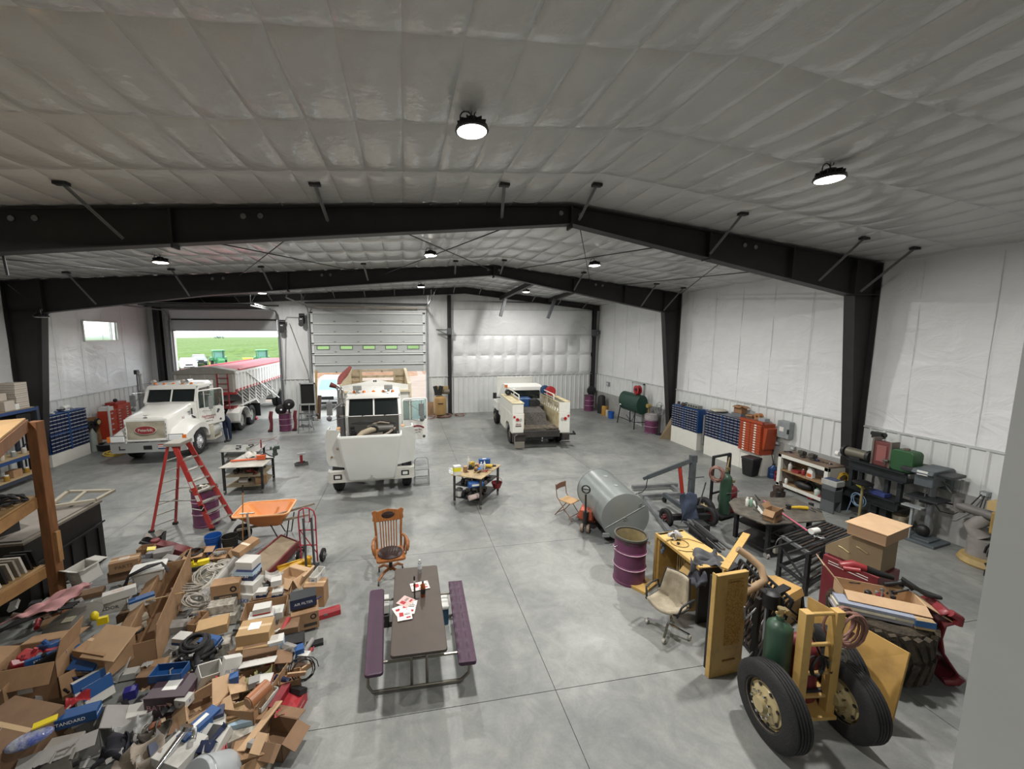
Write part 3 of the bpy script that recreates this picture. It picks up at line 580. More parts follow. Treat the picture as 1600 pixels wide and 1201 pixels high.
# door skin child is placed so that local +x runs from hinge to latch edge
d = open_door(t1, .95, .45, -math.radians(62), 1.12, 1.72, 1.0, 2.42)
obj('mirror_bracket', B().tube([(.1, -.12, 2.3), (.3, -.3, 2.28), (.3, -.3, 1.6), (.15, -.05, 1.6)], .014, 6), CHROME, d); obj('door_mirror', B().box(.22, .38, -.36, -.3, 1.68, 2.2), K('8c8e8e', .4), d, bev=.02)
obj('grab_handle', B().tube([(.9, -.03, 1.75), (.9, -.09, 1.8), (.9, -.09, 2.0), (.9, -.03, 2.05)], .012, 6), CHROME, d)
RD = K('9c2f33', .5)
text('door_lettering', 'Northwestern', .13, RD, d, (.42, -.035, 1.36), (PI/2, 0, 0), sx=.8); text('door_lettering', 'Trucking', .13, RD, d, (.42, -.035, 1.27), (PI/2, 0, 0), sx=.9); text('small_lettering', 'USDOT 118', .06, BLACK, d, (.42, -.035, 1.14), (PI/2, 0, 0))
obj('round_decal', B().cyl((.93, -.036, 1.13), (.93, -.03, 1.13), .05, n=14).cyl((.86, -.036, 1.53), (.86, -.03, 1.53), .06, n=14).box(.78, .86, -.036, -.03, 1.42, 1.5), K('565a5e'), d)
obj('door_latch', B().box(1.0, 1.08, -.04, -.03, 1.68, 1.72), BLACK, d)
text('hood_number', '362', .14, K('7a2d31'), t1, (.85, -.45, 1.55), (PI/2, 0, PI/2)); obj('side_badge', B().box(.84, .86, -.08, .08, 1.66, 1.72), K('8a8d8e'), t1); obj('hood_vent', B().box(.86, .875, .12, .2, 1.55, 1.8), BLACK, t1)
obj('hood_latch', B().tube([(.82, .2, 1.5), (.9, .3, 1.42), (.84, .42, 1.38)], .025, 6), BLACK, t1)
ft = obj('fuel_tank', B().cyl((1.0, .85, .68), (1.0, 1.5, .68), .3, n=20), mt('tank_alu', 'd6d6d0', .3, .5), t1, smooth=30)
obj('step_box', B().box(.75, 1.3, .8, .86, .35, .95).prism([(.85, .95), (1.18, .95), (1.3, .38), (.85, .38)], 1.5, 1.56, 'y').box(.9, 1.3, .82, 1.52, .34, .38).box(.75, 1.25, .86, 1.8, .95, .98), mt('step_alu', 'cfcabb', .4, .3), t1)
obj('frame_rail', B().box(-.45, -.37, -1.1, 6.0, .7, .95).box(.37, .45, -1.1, 6.0, .7, .95).box(-.4, .4, 3.6, 3.7, .7, .95).box(-.4, .4, 5.7, 5.8, .7, .95), DSTEEL, t1)
for s in (-1, 1):
    obj('rear_fender', B().tube([(s*1.08, 4.05+.68*math.cos(a), .5+.66*math.sin(a)) for a in [PI*i/12+.1 for i in range(12)]], .03, 6).prism([(3.35, .6), (3.4, .95), (3.62, 1.1), (3.6, 1.16), (3.3, .98), (3.25, .6)], s*1.08-.28, s*1.08+.28, 'x').prism([(4.05+.64*math.cos(a), .5+.64*math.sin(a)) for a in [PI*i/10 for i in range(11)]]+[(4.05+.67*math.cos(a), .5+.67*math.sin(a)) for a in [PI*i/10 for i in range(10, -1, -1)]], s*1.08-.28, s*1.08+.28, 'x'), TW, t1)
    obj('mud_flap', B().box(s*1.08-.3, s*1.08+.3, 6.05, 6.08, .3, 1.0), BLACK, t1)
obj('fifth_wheel', B().box(-.45, .45, 4.3, 5.1, .95, 1.12), DSTEEL, t1); obj('deck_box', B().box(-.8, .8, 2.3, 3.1, .95, 1.15), K('b7b5ae'), t1)
obj('axle', B().cyl((-1, 4.05, .51), (1, 4.05, .51), .1, n=10).cyl((-1, 5.35, .51), (1, 5.35, .51), .1, n=10).cyl((-1, 0, .45), (1, 0, .45), .06, n=8), DSTEEL, t1)
# ---- hopper trailer behind it
tr = thing('hopper_trailer', 'grey and white hopper trailer with red stripe, half outside the open doorway', 'trailer', (-9.12, 20.3, 0), 0)
TG = mt('trailer_grey', 'a9a69f', .55, var=.15, scale=3); TRW = mt('trailer_white', 'd9dad8', .4, var=.08); TRR = K('b23338', .5)
L_ = 9.6
obj('front_wall', B().box(-1.25, 1.25, -.02, .04, 1.95, 2.85).prism([(-1.25, 2.85), (1.25, 2.85), (1.1, 2.98), (.4, 3.1), (-.4, 3.1), (-1.1, 2.98)], -.02, .06, 'y'), TG, tr)
pk = B()
for x in (-1.2, -.6, 0, .6, 1.2): pk.box(x-.03, x+.03, -.06, -.02, 1.95, 2.82)
obj('wall_post', pk, mt('trailer_post', 'b5b1a8', .5), tr)
obj('tarp_cap', B().loft([[(x, y, z-.04), (x, y, z)] for x, y, z in ()]) if 0 else B().prism([(-1.3, 2.84), (-1.28, 2.98), (-.5, 3.16), (.3, 3.17), (1.28, 2.98), (1.3, 2.84)], -.08, .5, 'y'), mt('tarp_grey', '96948c', .8, var=.15), tr)
obj('tarp', B().prism([(-1.25, 2.86), (-.5, 3.08), (.5, 3.08), (1.25, 2.86)], .5, L_, 'y'), K('b0646c', .8), tr)
for s in (-1, 1):
    sd = obj('side_panel', B().box(s*1.28-.02, s*1.28+.02, 0, L_, 2.08, 2.86), TRW, tr)
    src = None
    for i in range(int(L_/.42)):
        if src is None: src = obj('side_stake', B().box(-.035, .035, -.04, .04, 2.0, 2.84), mt('stake_white', 'e6e7e4', .4), tr); src.location = (s*1.32, .2, 0)  # stakes in a slightly paler white than the side panel
        else: inst('side_stake', src, tr, (s*1.32, .2+.42*i, 0))
    obj('red_stripe', B().box(s*1.31-.01, s*1.31+.01, 0, L_, 1.98, 2.1), TRR, tr)
    obj('top_rail', B().box(s*1.28-.05, s*1.28+.05, -.02, L_, 2.84, 2.94), TRW, tr); obj('tarp_roll', B().cyl((s*1.27, .5, 2.99), (s*1.27, L_, 2.99), .05, n=10), TRR, tr)
    src = None
    for i in range(9):
        p0 = B().bar((s*1.2, .9+.9*i, 1.98), (s*1.2, .9+.9*i+.02, 1.1), .05, .05)
        obj('outer_post', p0, TRW, tr)
hs = obj('hopper_slope', B().prism([(0, 1.98), (.9, 1.98), (3.6, .75), (4.4, .75), (5.2, 1.5), (6.0, .75), (6.6, .75), (8.6, 1.98), (L_, 1.98), (L_, 2.05), (0, 2.05)], -1.1, 1.1, 'x'), K('8e8b86', .6), tr)
rb = B()
for i in range(14): rb.bar((1.13, .3+.34*i, 1.95), (1.13, 1.9+.34*i, 1.1), .05, .05)
obj('slope_rib', rb, K('c4c2bd', .5), tr)
obj('diagonal_brace', B().bar((1.34, 1.3, 2.8), (1.34, 6.2, .75), .07, .05), TRW, tr)
ld = B().bar((.55, -.12, 1.15), (.55, -.12, 2.85), .05, .04).bar((1.0, -.12, 1.15), (1.0, -.12, 2.85), .05, .04)
for i in range(6): ld.bar((.55, -.12, 1.3+.27*i), (1.0, -.12, 1.3+.27*i), .03, .03)
obj('front_ladder', ld, K('8f3237'), tr); obj('front_rail', B().box(-1.25, 1.3, -.05, .1, 1.86, 1.97), TRR, tr)
obj('kingpin_deck', B().box(-1.1, 1.1, .1, 2.2, 1.14, 1.22).box(-.2, -.1, .1, .2, 1.2, 1.95).box(.3, .4, .1, .2, 1.2, 1.95), K('8f3237'), tr)
obj('fender_deck', B().prism([(.6, 1.24), (2.6, 1.26), (3.0, .95), (2.9, .92), (2.5, 1.2), (.6, 1.2)], .55, 1.28, 'x'), TW, tr)
obj('landing_leg', B().box(.9, 1.02, 3.0, 3.12, .1, 1.3).box(-1.02, -.9, 3.0, 3.12, .1, 1.3).box(.85, 1.08, 2.95, 3.17, .02, .1).box(-1.08, -.85, 2.95, 3.17, .02, .1).bar((.96, 3.06, .9), (.96, 4.0, 1.5), .05, .05), TRR, tr)
for y in (7.6, 8.8):
    for s in (-1, 1): wheel(tr, (s*1.08, y, .51), side=s, rim='bfc0bb', dual=True)
obj('trailer_axle', B().cyl((-1, 7.6, .51), (1, 7.6, .51), .08, n=8).cyl((-1, 8.8, .51), (1, 8.8, .51), .08, n=8).box(-.45, .45, 7, 9.4, .65, .8), DSTEEL, tr)
# ---- white dump truck with its hood tipped forward
t2 = thing('dump_truck', 'white dump truck with hood tipped forward and engine showing, in centre bay', 'truck', (-.98, 12.1, 0), .03)
for s in (-1, 1): wheel(t2, (s*1.0, 0, .5), R=.5, side=s, rim='bfc0bb')
for y in (4.6, 5.85):
    for s in (-1, 1): wheel(t2, (s*1.0, y, .5), R=.5, side=s, rim='bfc0bb', dual=True)
obj('bumper', B().prism([(-1.2, -.55), (-1.2, -.8), (-1.12, -.86), (1.12, -.86), (1.2, -.8), (1.2, -.55), (1.1, -.7), (-1.1, -.7)], .50, .82, 'z'), mt('painted_bumper', 'd2d1ca', .45, var=.15), t2)
for s in (-1, 1): obj('tow_opening', B().box(s*.93-.11, s*.93+.11, -.875, -.86, .6, .74), BLACK, t2); obj('fog_lamp', B().box(s*.93-.07, s*.93+.07, -.885, -.87, .63, .71), WHITE, t2)
HW = mt('hood_white', 'd9dcd8', .35, var=.04, scale=2, coat=.3)
hd = B()
def hr(z, hw, y, d): # section at a height: broad face at the front
    return [(-hw, y+d, z), (-hw, y+.06, z), (-hw+.06, y, z), (hw-.06, y, z), (hw, y+.06, z), (hw, y+d, z), (hw-.03, y+d, z), (hw-.05, y+.08, z), (-hw+.05, y+.08, z), (-hw+.03, y+d, z)]
obj('hood', B().loft([hr(.58, .62, -.98, .12), hr(.64, .66, -1.02, .3), hr(1.2, .76, -1.16, .5), hr(1.86, .86, -1.26, .55), hr(1.9, .86, -1.24, .5)]), HW, t2, smooth=30)
for s in (-1, 1):
    fw_ = B(); R0 = [(.86, 1.98, -.72), (1.2, 1.98, -.66), (1.27, 1.7, -.62), (1.24, 1.1, -.64), (1.18, .95, -.66), (.72, .88, -.72)]
    fw_.loft([[(s*x, y, z) for x, z, y in R0], [(s*x, y+.05, z) for x, z, y in R0]])
    fw_.loft([[(s*x, y, z) for x, z, y in ((1.27, 1.7, -.62), (1.2, 1.98, -.66), (1.2, 1.98, -.2), (1.27, 1.7, -.2))], [(s*(x-.04), y, z) for x, z, y in ((1.27, 1.7, -.62), (1.2, 1.98, -.66), (1.2, 1.98, -.2), (1.27, 1.7, -.2))]])
    f_ = obj('tipped_fender', fw_, HW, t2)
    if s < 0:
        for x, z in ((-.92, 1.45), (-1.08, 1.22)): obj('hood_bolt', B().cyl((x, -.76, z), (x, -.72, z), .035, n=10), CHROME, f_)
    obj('fender_edge', B().box(s*.9-.04, s*.9+.04, -.68, -.4, 1.86, 2.0), K('b98d62'), f_)
obj('hood_emblem', B().prism([(-.14, .60), (.14, .60), (.03, .66), (.02, .78), (-.02, .78), (-.03, .66)], -1.04, -1.0, 'y'), K('aeb0b0', .3, metal=.4), t2)
# engine bay
EB = K('55524c', .7, metal=.2)
obj('firewall', B().box(-.82, .82, 1.30, 1.36, .9, 1.94).box(-.8, -.74, -.2, 1.3, 1.0, 1.4).box(.74, .8, -.2, 1.3, 1.0, 1.4), K('4b4a46', .8), t2)
obj('engine_block', B().box(-.35, .35, -.3, 1.2, .7, 1.4).box(-.25, .3, -.2, 1.1, 1.4, 1.55).cyl((-.3, -.35, 1.2), (-.3, -.3, 1.2), .16, n=14), EB, t2, bev=.02)
obj('intake_tube', B().tube([(-.42, .1, 1.2), (-.45, .2, 1.48), (-.3, .35, 1.6), (-.1, .5, 1.64), (.05, .6, 1.66)], .1, 10), mt('engine_tan', '9b8f78', .6, var=.3), t2, smooth=60)
obj('air_cleaner', B().cyl((.1, .7, 1.62), (.62, .78, 1.6), .14, n=16).cyl((.02, .55, 1.62), (.02, .85, 1.62), .17, n=16), K('46443f', .5), t2, smooth=30)
obj('air_cleaner_mouth', B().lathe([(.09, -.03), (.13, -.03), (.13, .0), (.09, .0)], 18, (.02, .54, 1.64), 'y', close=True), BLACK, t2)
obj('coolant_tank', B().cyl((-.6, .5, 1.2), (-.6, .5, 1.62), .1, n=12).cyl((-.6, .5, 1.62), (-.6, .5, 1.68), .06, n=10).cyl((-.66, .9, 1.1), (-.66, .9, 1.7), .07, n=10), BLACK, t2, smooth=30)
obj('radiator_hose', B().tube([(-.3, -.2, 1.3), (-.2, 0, 1.5), (.1, .1, 1.52), (.4, .1, 1.5), (.6, 0, 1.4)], .05, 8).tube([(.3, .3, 1.5), (.5, .4, 1.58), (.68, .9, 1.6)], .035, 6).tube([(-.2, 1.2, 1.6), (0, 1.1, 1.72), (.2, 1.2, 1.75), (.5, 1.25, 1.68)], .03, 6), K('8b7f72', .6), t2, smooth=60)
obj('wiring', B().tube([(-.7, 1.2, 1.75), (-.4, 1.1, 1.82), (0, 1.15, 1.78), (.3, 1.1, 1.84), (.7, 1.2, 1.7)], .02, 5).tube([(-.75, .2, 1.35), (-.6, .7, 1.45), (-.7, 1.2, 1.6)], .02, 5), BLACK, t2)
truck_cab(t2, 1.36, 2.95, .9, .95, 1.93, 2.72)
for s in (-.52, .5): obj('roof_lamp', B().cyl((s, 1.6, 2.72), (s, 1.6, 2.78), .05, n=10).box(s-.14, s+.14, 1.56, 1.7, 2.78, 2.94), K('9ea09c', .4), t2, bev=.02)
ex = obj('exhaust_stack', B().cyl((-1.1, 1.75, .95), (-1.1, 1.75, 2.32), .14, n=18), K('77787a', .4, metal=.5), t2, smooth=30)
obj('stack_pipe', B().tube([(-1.14, 1.75, 2.3), (-1.14, 1.75, 2.75), (-1.17, 1.75, 2.85), (-1.28, 1.75, 2.93)], .05, 10).tube([(-1.02, 1.75, 2.3), (-1.02, 1.75, 2.75), (-1.07, 1.75, 2.86), (-1.2, 1.75, 2.95)], .045, 10), CHROME, ex, smooth=60)
obj('stack_cap', B().cyl((-1.2, 1.75, 2.9), (-1.4, 1.75, 2.98), .06, .09, n=12), K('6b2f2c', .7), ex, smooth=30)
obj('stack_clamp', B().lathe([(.145, 0), (.16, 0), (.16, .05), (.145, .05)], 18, (-1.1, 1.75, 2.25), 'z', True).lathe([(.145, 0), (.16, 0), (.16, .05), (.145, .05)], 18, (-1.1, 1.75, 1.9), 'z', True), CHROME, ex)
mirror(t2, -1.42, 1.5, 2.2, -1, .9)
d = open_door(t2, .93, 1.42, -math.radians(12), .88, 1.72, 1.0, 2.45)
mirror(d, .62, -.25, 2.1, 1, .1)
aa = [PI*.22+PI*.56*i/14 for i in range(15)]
obj('lettering_arc', B().prism([(.5+.36*math.cos(a)*1.0, 1.24+.28*math.sin(a)) for a in aa]+[(.5+.31*math.cos(a), 1.24+.22*math.sin(a)) for a in aa[::-1]], -.036, -.03), K('7f262e'), d)
text('door_lettering', 'Farms Inc.', .12, K('7f262e'), d, (.5, -.035, 1.36), (PI/2, 0, 0), sx=.8); text('small_lettering', 'Warden, WA', .05, BLACK, d, (.5, -.035, 1.27), (PI/2, 0, 0)); obj('round_decal', B().cyl((.76, -.036, 1.1), (.76, -.03, 1.1), .05, n=12), K('4a4d4f'), d)
obj('running_board', B().box(.8, 1.2, 1.0, 2.6, .45, .5).box(-1.2, -.8, 1.0, 2.6, .45, .5).box(-1.15, -.75, 2.3, 3.0, .5, 1.0), K('a9aaa8', .4), t2)
obj('frame_rail', B().box(-.45, -.37, -.8, 6.6, .7, .95).box(.37, .45, -.8, 6.6, .7, .95).box(-.9, .9, -.12, .12, .35, .5), DSTEEL, t2)
obj('rear_axle', B().cyl((-1, 4.6, .5), (1, 4.6, .5), .1, n=8).cyl((-1, 5.85, .5), (1, 5.85, .5), .1, n=8), DSTEEL, t2)
# dump body
BW = 1.27; y0, y1 = 3.15, 7.5
bed = B().loft([[(-BW, y0, 1.1), (BW, y0, 1.1), (BW, y0, 2.74), (.5, y0, 2.86), (0, y0, 2.98), (-.5, y0, 2.86), (-BW, y0, 2.74)], [(-BW, y0+.06, 1.1), (BW, y0+.06, 1.1), (BW, y0+.06, 2.74), (.5, y0+.06, 2.86), (0, y0+.06, 2.98), (-.5, y0+.06, 2.86), (-BW, y0+.06, 2.74)]])
obj('dump_front_wall', bed, TW, t2)
for s in (-1, 1):
    obj('dump_side', B().prism([(y0, 1.1), (y1, 1.1), (y1, 3.0), (y0, 2.74)], s*BW-.03, s*BW+.03, 'x').bar((s*BW, y0, 2.76), (s*BW, y1, 3.0), .12, .08), CREAM, t2)
    k = B()
    for i in range(6): k.box(s*(BW+.06)-.04, s*(BW+.06)+.04, y0+.4+.75*i, y0+.5+.75*i, 1.1, 2.75+.045*i)
    obj('side_rib', k, CREAM, t2)
obj('tailgate', B().box(-BW, BW, y1-.06, y1, 1.3, 2.45).box(-BW, BW, y1-.14, y1, 2.6, 2.7).box(-BW, BW, y1-.1, y1, 2.92, 3.0).box(-BW, -.82, y1-.14, y1, 2.45, 3.0).box(.78, BW, y1-.14, y1, 2.45, 3.0).box(-.85, -.75, y1-.2, y1, 2.3, 3.0).box(.7, .8, y1-.2, y1, 2.3, 3.0), CREAM, t2)
obj('dump_floor', B().box(-BW, BW, y0, y1, 1.05, 1.15).box(-.6, .6, y0-.25, y0, 1.0, 2.3), CREAM, t2)
obj('front_ledge', B().box(-BW-.03, BW+.03, y0-.08, y0+.05, 2.48, 2.56), CREAM, t2)
obj('rolled_tarp', B().tube([(-BW-.04, y0+.1, 2.8), (-BW-.06, y0+.9, 2.95), (-BW-.03, y0+2.2, 3.0), (-BW, y1-.3, 3.12)], [.06, .12, .13, .08], 8), mt('tarp_red', '9a4a44', .8, var=.3, bump=.4, bscale=8), t2, smooth=70)
obj('marker_digits', B().box(-.06, -.01, y0-.01, y0, 2.88, 2.94).box(.01, .06, y0-.01, y0, 2.88, 2.94), BLACK, t2)
# ---- service truck
t3 = thing('service_truck', 'white utility service truck seen from behind with open tool bed', 'truck', (5.55, 16.15, 0), -.06)
for s in (-1, 1): wheel(t3, (s*1.03, 0, .42), R=.42, w=.24, side=s, rim='8f8674', dual=True); wheel(t3, (s*1.0, 3.8, .42), R=.42, w=.24, side=s, rim='8f8674')
UB = mt('utility_white', 'dcdcd4', .4, var=.08, scale=3); UBD = mt('utility_dirty', 'cfc6a6', .6, col2='b3a47c', scale=5)
for s in (-1, 1):
    xo, xi = s*1.2, s*.74; a, c = min(xo, xi), max(xo, xi)
    pr_ = [(-1.0, .62), (-1.0, 1.46), (1.7, 1.46), (1.7, .5), (.52, .5), (.45, .78), (.2, .94), (-.2, .94), (-.45, .78), (-.52, .62)]
    bx = obj('side_box', B().prism(pr_, a, c, 'x'), UB, t3, bev=.01)
    for k, (ya, yb, za, zb_) in enumerate(((-.95, -.55, .7, 1.4), (-.5, .5, 1.0, 1.4), (.58, 1.1, .56, 1.4), (1.14, 1.66, .56, 1.4))):
        dd = obj('compartment_door', B().box(xo-.012, xo+.012, ya, yb, za, zb_), UB, bx, bev=.004)
    for x_, r_, m_ in ((s*.87, .055, mt('clear_lens', 'a6aba0', .3)), (s*1.0, .065, REDL), (s*1.13, .045, REDL)): obj('tail_lamp', B().cyl((x_, -1.03, 1.22 if r_ > .05 else 1.33), (x_, -1.0, 1.22 if r_ > .05 else 1.33), r_, n=14), m_, t3)
    if s < 0: obj('upper_box', B().box(-1.2, -.74, -.95, 1.7, 1.47, 1.86), UB, t3, bev=.01); obj('box_lid', B().box(-1.22, -.72, -.97, 1.72, 1.86, 1.89), UBD, t3)
    else:
        obj('upper_box', B().box(1.14, 1.2, -.95, 1.7, 1.47, 1.88).box(.74, 1.2, -.98, -.94, 1.47, 1.88).box(.74, 1.2, 1.66, 1.7, 1.47, 1.88), UB, t3); obj('box_lid', B().box(1.0, 1.22, -.97, 1.72, 1.88, 1.91), UBD, t3)
        sl = B()
        for i in range(9): sl.box(.74, .77, -.9+.3*i, -.84+.3*i, 1.47, 1.88)
        obj('cage_slats', sl.box(.73, .78, -.95, 1.7, 1.84, 1.88), UBD, t3)
text('body_badge', 'SERVICE', .09, K('8b2e30'), t3, (-.96, -1.012, 1.03), (PI/2, 0, 0), sx=.7); obj('badge_bar', B().box(-1.08, -.84, -1.012, -1.0, .93, .97), K('5a4f4f'), t3)
obj('bed_floor', B().box(-.74, .74, -1.0, 1.7, .78, .84), mt('bed_dirt', '6a6152', .9, col2='2f2b27', scale=9), t3)
obj('bed_wall', B().box(-.74, -.72, -1.0, 1.7, .84, 1.46).box(.72, .74, -1.0, 1.7, .84, 1.46), UBD, t3)
obj('rear_bumper', B().box(-.74, .74, -1.15, -1.0, .5, .76).box(-1.2, -.7, -1.15, -.95, .3, .68).box(.85, 1.15, -1.15, -1.0, .35, .62).box(.8, 1.15, -1.25, -1.1, .28, .3).box(-1.15, -.72, -1.2, -1.0, .62, .66), mt('bumper_black', '33302d', .7, var=.4), t3, bev=.01)
obj('bumper_hoop', B().tube([(-1.15, -1.2, .25), (-1.15, -1.2, .6), (-1.05, -1.2, .64)], .02, 6).box(-1.15, -.75, -1.22, -1.18, .1, .35), K('77736a'), t3)
obj('hitch_ball', B().cyl((-.02, -1.22, .45), (-.02, -1.22, .52), .03, n=10).ell((-.02, -1.22, .38), (.03, .03, .03)), CHROME, t3); obj('side_vise', B().box(1.2, 1.36, -1.1, -1.0, .55, .6).cyl((1.36, -1.2, .6), (1.36, -1.0, .66), .04, n=8), DSTEEL, t3)
obj('receiver', B().box(-.5, .5, -1.0, -.9, .38, .5), DSTEEL, t3)
obj('cargo_drawer_unit', B().box(-.55, .5, .0, 1.0, .84, 1.1).prism([(-.35, .84), (.0, 1.3), (.9, 1.4), (.9, .84)], -.5, .45, 'x'), mt('black_grit', '232325', .8, col2='4d4a45', scale=25, lo=.5, hi=.62), t3)
obj('welder', B().box(-.7, .1, 1.0, 1.6, .84, 1.75), mt('blue_paint', '21497c', .4, var=.2), t3, bev=.03); obj('compressor', B().cyl((.35, 1.1, 1.5), (.35, 1.5, 1.5), .2, n=16).box(.1, .65, 1.0, 1.6, 1.2, 1.4).box(.0, .3, .9, 1.1, 1.4, 1.7), DSTEEL, t3)
for s in (-1, 1): obj('rack_rail', B().tube([(s*.76, 1.7, 2.1), (s*.76, -.15, 2.1), (s*.76, -.2, 2.05), (s*.76, -.2, 1.46)], .025, 6).tube([(s*.76, 1.7, 1.95), (s*.76, -.2, 1.95)], .02, 6).bar((s*.76, .8, 1.46), (s*.76, .8, 2.1), .03, .03), UB, t3)
for x_, y_, z_, m_, l_ in ((.98, .9, 2.08, mt('reel_red', 'a02a30', .4), 'red hose reel'), (.84, 1.25, 2.08, mt('reel_blue', '23486e', .4), 'blue hose reel')):
    r_ = obj('hose_reel', B().lathe([(.06, -.02), (.22, -.02), (.22, .02), (.06, .02)], 22, (0, 0, 0), 'y', True).cyl((0, 0, 0), (0, .16, 0), .12, n=14).lathe([(.06, .14), (.22, .14), (.22, .17), (.06, .17)], 22, (0, 0, 0), 'y', True), m_, t3, label=l_, smooth=30); r_.location = (x_, y_, z_)
    obj('reel_stand', B().bar((0, .08, 0), (0, .08, -.3), .06, .04), DSTEEL, r_)
obj('hose_roll', B().lathe([(.04, -.1), (.13, -.1), (.13, .1), (.04, .1)], 18, (-.95, 1.2, 2.03), 'y', True), BLACK, t3, smooth=30)
obj('beacon', B().cyl((-.9, 1.9, 2.16), (-.9, 1.9, 2.28), .07, n=12), AMBER, t3, smooth=30)
cabp = [(1.8, .6), (1.8, 1.6), (1.95, 2.12), (2.2, 2.2), (3.0, 2.18), (3.3, 2.0), (3.6, 1.5), (4.7, 1.35), (4.75, .6)]
cb_ = B().loft([[(-.98, y, z) if z < 1.55 else (-.88, y, z) for y, z in cabp], [(-.86, y, z+(.04 if z > 2 else 0)) for y, z in cabp], [(.86, y, z+(.04 if z > 2 else 0)) for y, z in cabp], [(.98, y, z) if z < 1.55 else (.88, y, z) for y, z in cabp]])
obj('cab_body', cb_, TW, t3, smooth=30); obj('rear_window', B().box(-.7, .7, 1.78, 1.84, 1.62, 2.02), GLASS, t3)
for s in (-1, 1): m_ = obj('side_mirror', B().box(s*1.25-.09, s*1.25+.09, 3.0, 3.08, 1.45, 1.75), BLACK, t3, bev=.02); obj('mirror_arm', B().bar((s*1.2, 3.04, 1.5), (s*.95, 3.1, 1.5), .04, .04), BLACK, m_)
obj('raised_hood', B().box(-.95, .95, 0, .05, 0, 1.05), TW, t3, bev=.02).location = (0, 4.0, 1.4)
for s in (-1, 1): obj('front_fender', B().box(s-.1, s+.1, 3.2, 4.6, .8, 1.25), TW, t3, bev=.05)
# ---- vehicles outside
def car(name, lb, cat, loc, rz, L=4.7, w=1.85, h=1.75, suv=True, pickup=False, col='e6e8e8', group=None):
    t = thing(name, lb, cat, loc, rz, group=group); m = mt('car_'+col, col, .3, coat=.5); y = 0
    pr_ = [(0, .35), (0, .8), (.15, .95), (1.1, 1.08), (1.9, h-.08), (2.2, h), (L-1.0 if suv else 3.2, h), (L-.35 if suv else 3.9, h-.1 if suv else 1.1), (L-.05, 1.05), (L, .4)]
    def sec(x, inset): return [(x-(.16 if z > 1.1 else 0)*(1 if x > 0 else -1)*inset, y_, z) for y_, z in pr_]
    obj('car_body', B().loft([sec(-w/2, 1), sec(-w/2+.08, 1), sec(w/2-.08, 1), sec(w/2, 1)]), m, t, smooth=25)
    gl = mt('car_glass', '8fb3bb', .08)
    obj('windshield', B().quad((-w/2+.2, 1.14, 1.12), (w/2-.2, 1.14, 1.12), (w/2-.3, 1.84, h-.12), (-w/2+.3, 1.84, h-.12), .01), gl, t)
    for s in (-1, 1):
        obj('side_glass', B().add([(s*(w/2-.1), 1.7, 1.12), (s*(w/2-.1), 3.6, 1.12), (s*(w/2-.15), 3.4, h-.14), (s*(w/2-.15), 2.2, h-.14)], [(0,1,2,3)]), gl, t)
        wheel(t, (s*(w/2-.12), .9, .36), R=.36, w=.22, side=s, lugs=5); wheel(t, (s*(w/2-.12), L-.95, .36), R=.36, w=.22, side=s, lugs=5)
        obj('headlamp', B().box(s*.68-.2, s*.68+.2, -.02, .03, .72, .86), LAMPG, t, bev=.02)
        obj('mirror', B().box(s*(w/2+.1)-.1, s*(w/2+.1)+.1, 1.5, 1.6, 1.05, 1.2), m, t, bev=.03)
    obj('grille', B().box(-.42, .42, -.03, .02, .66, .86), BLACK, t, bev=.02); obj('lower_intake', B().box(-.6, .6, -.03, .02, .38, .52), BLACK, t)
    return t
car('suv', 'white sport utility car waiting outside the half-raised overhead door', 'car', (-4.75, 25.6, 0), 0, h=1.85)
# ================================================================ OUTSIDE
yd = obj('ground_yard', B().box(-140, 80, YF+.25, 62, -.3, -.02), mt('yard_dirt', '8d7e72', .95, var=.25, scale=.3, bump=.3, bscale=3)); yd['kind'] = 'structure'
ap = obj('trim_2', B().box(-16, 8, YF+.2, 29.5, -.25, -.005), mt('apron_concrete', 'a5a5a0', .8, var=.08, scale=.8)); ap['kind'] = 'structure'
rnd = random.Random(3)
fd = obj('ground_field', B().grid(lambda u, v: (-600+1000*u, 62+(v**2.2)*1500, .0+(.35*((math.sin(u*900)*math.sin(v*260))+.3*math.sin(u*3100+v*90)) if v < .6 else 0)), 160, 120), mt('potato_crop', '526f1c', .95, col2='304c0e', scale=.6, lo=.3, hi=.62)); fd['kind'] = 'structure'
def dirt_pile(x, y, r, h, lb):
    t = obj('dirt_pile', B().grid(lambda u, v: (x+(u-.5)*2*r*1.6, y+(v-.5)*2*r, -.05+h*max(0, 1-((u-.5)*2)**2)*max(0, 1-((v-.5)*2)**2)*(1+.2*math.sin(9*u+5*v))), 16, 12), mt('pile_dirt', '8f6f58', .95, var=.3, scale=2), smooth=60); tag(t, lb, 'dirt pile')
dirt_pile(-15.2, 58, 1.6, 1.6, 'low tan dirt pile outside, beside the right jamb of the open doorway'); dirt_pile(-5, 50, 4.2, 2.6, 'reddish dirt bank behind the white car outside the centre door')
dirt_pile(9, 52, 4.2, 2.5, 'reddish dirt bank right of the dump truck, outside the centre door')
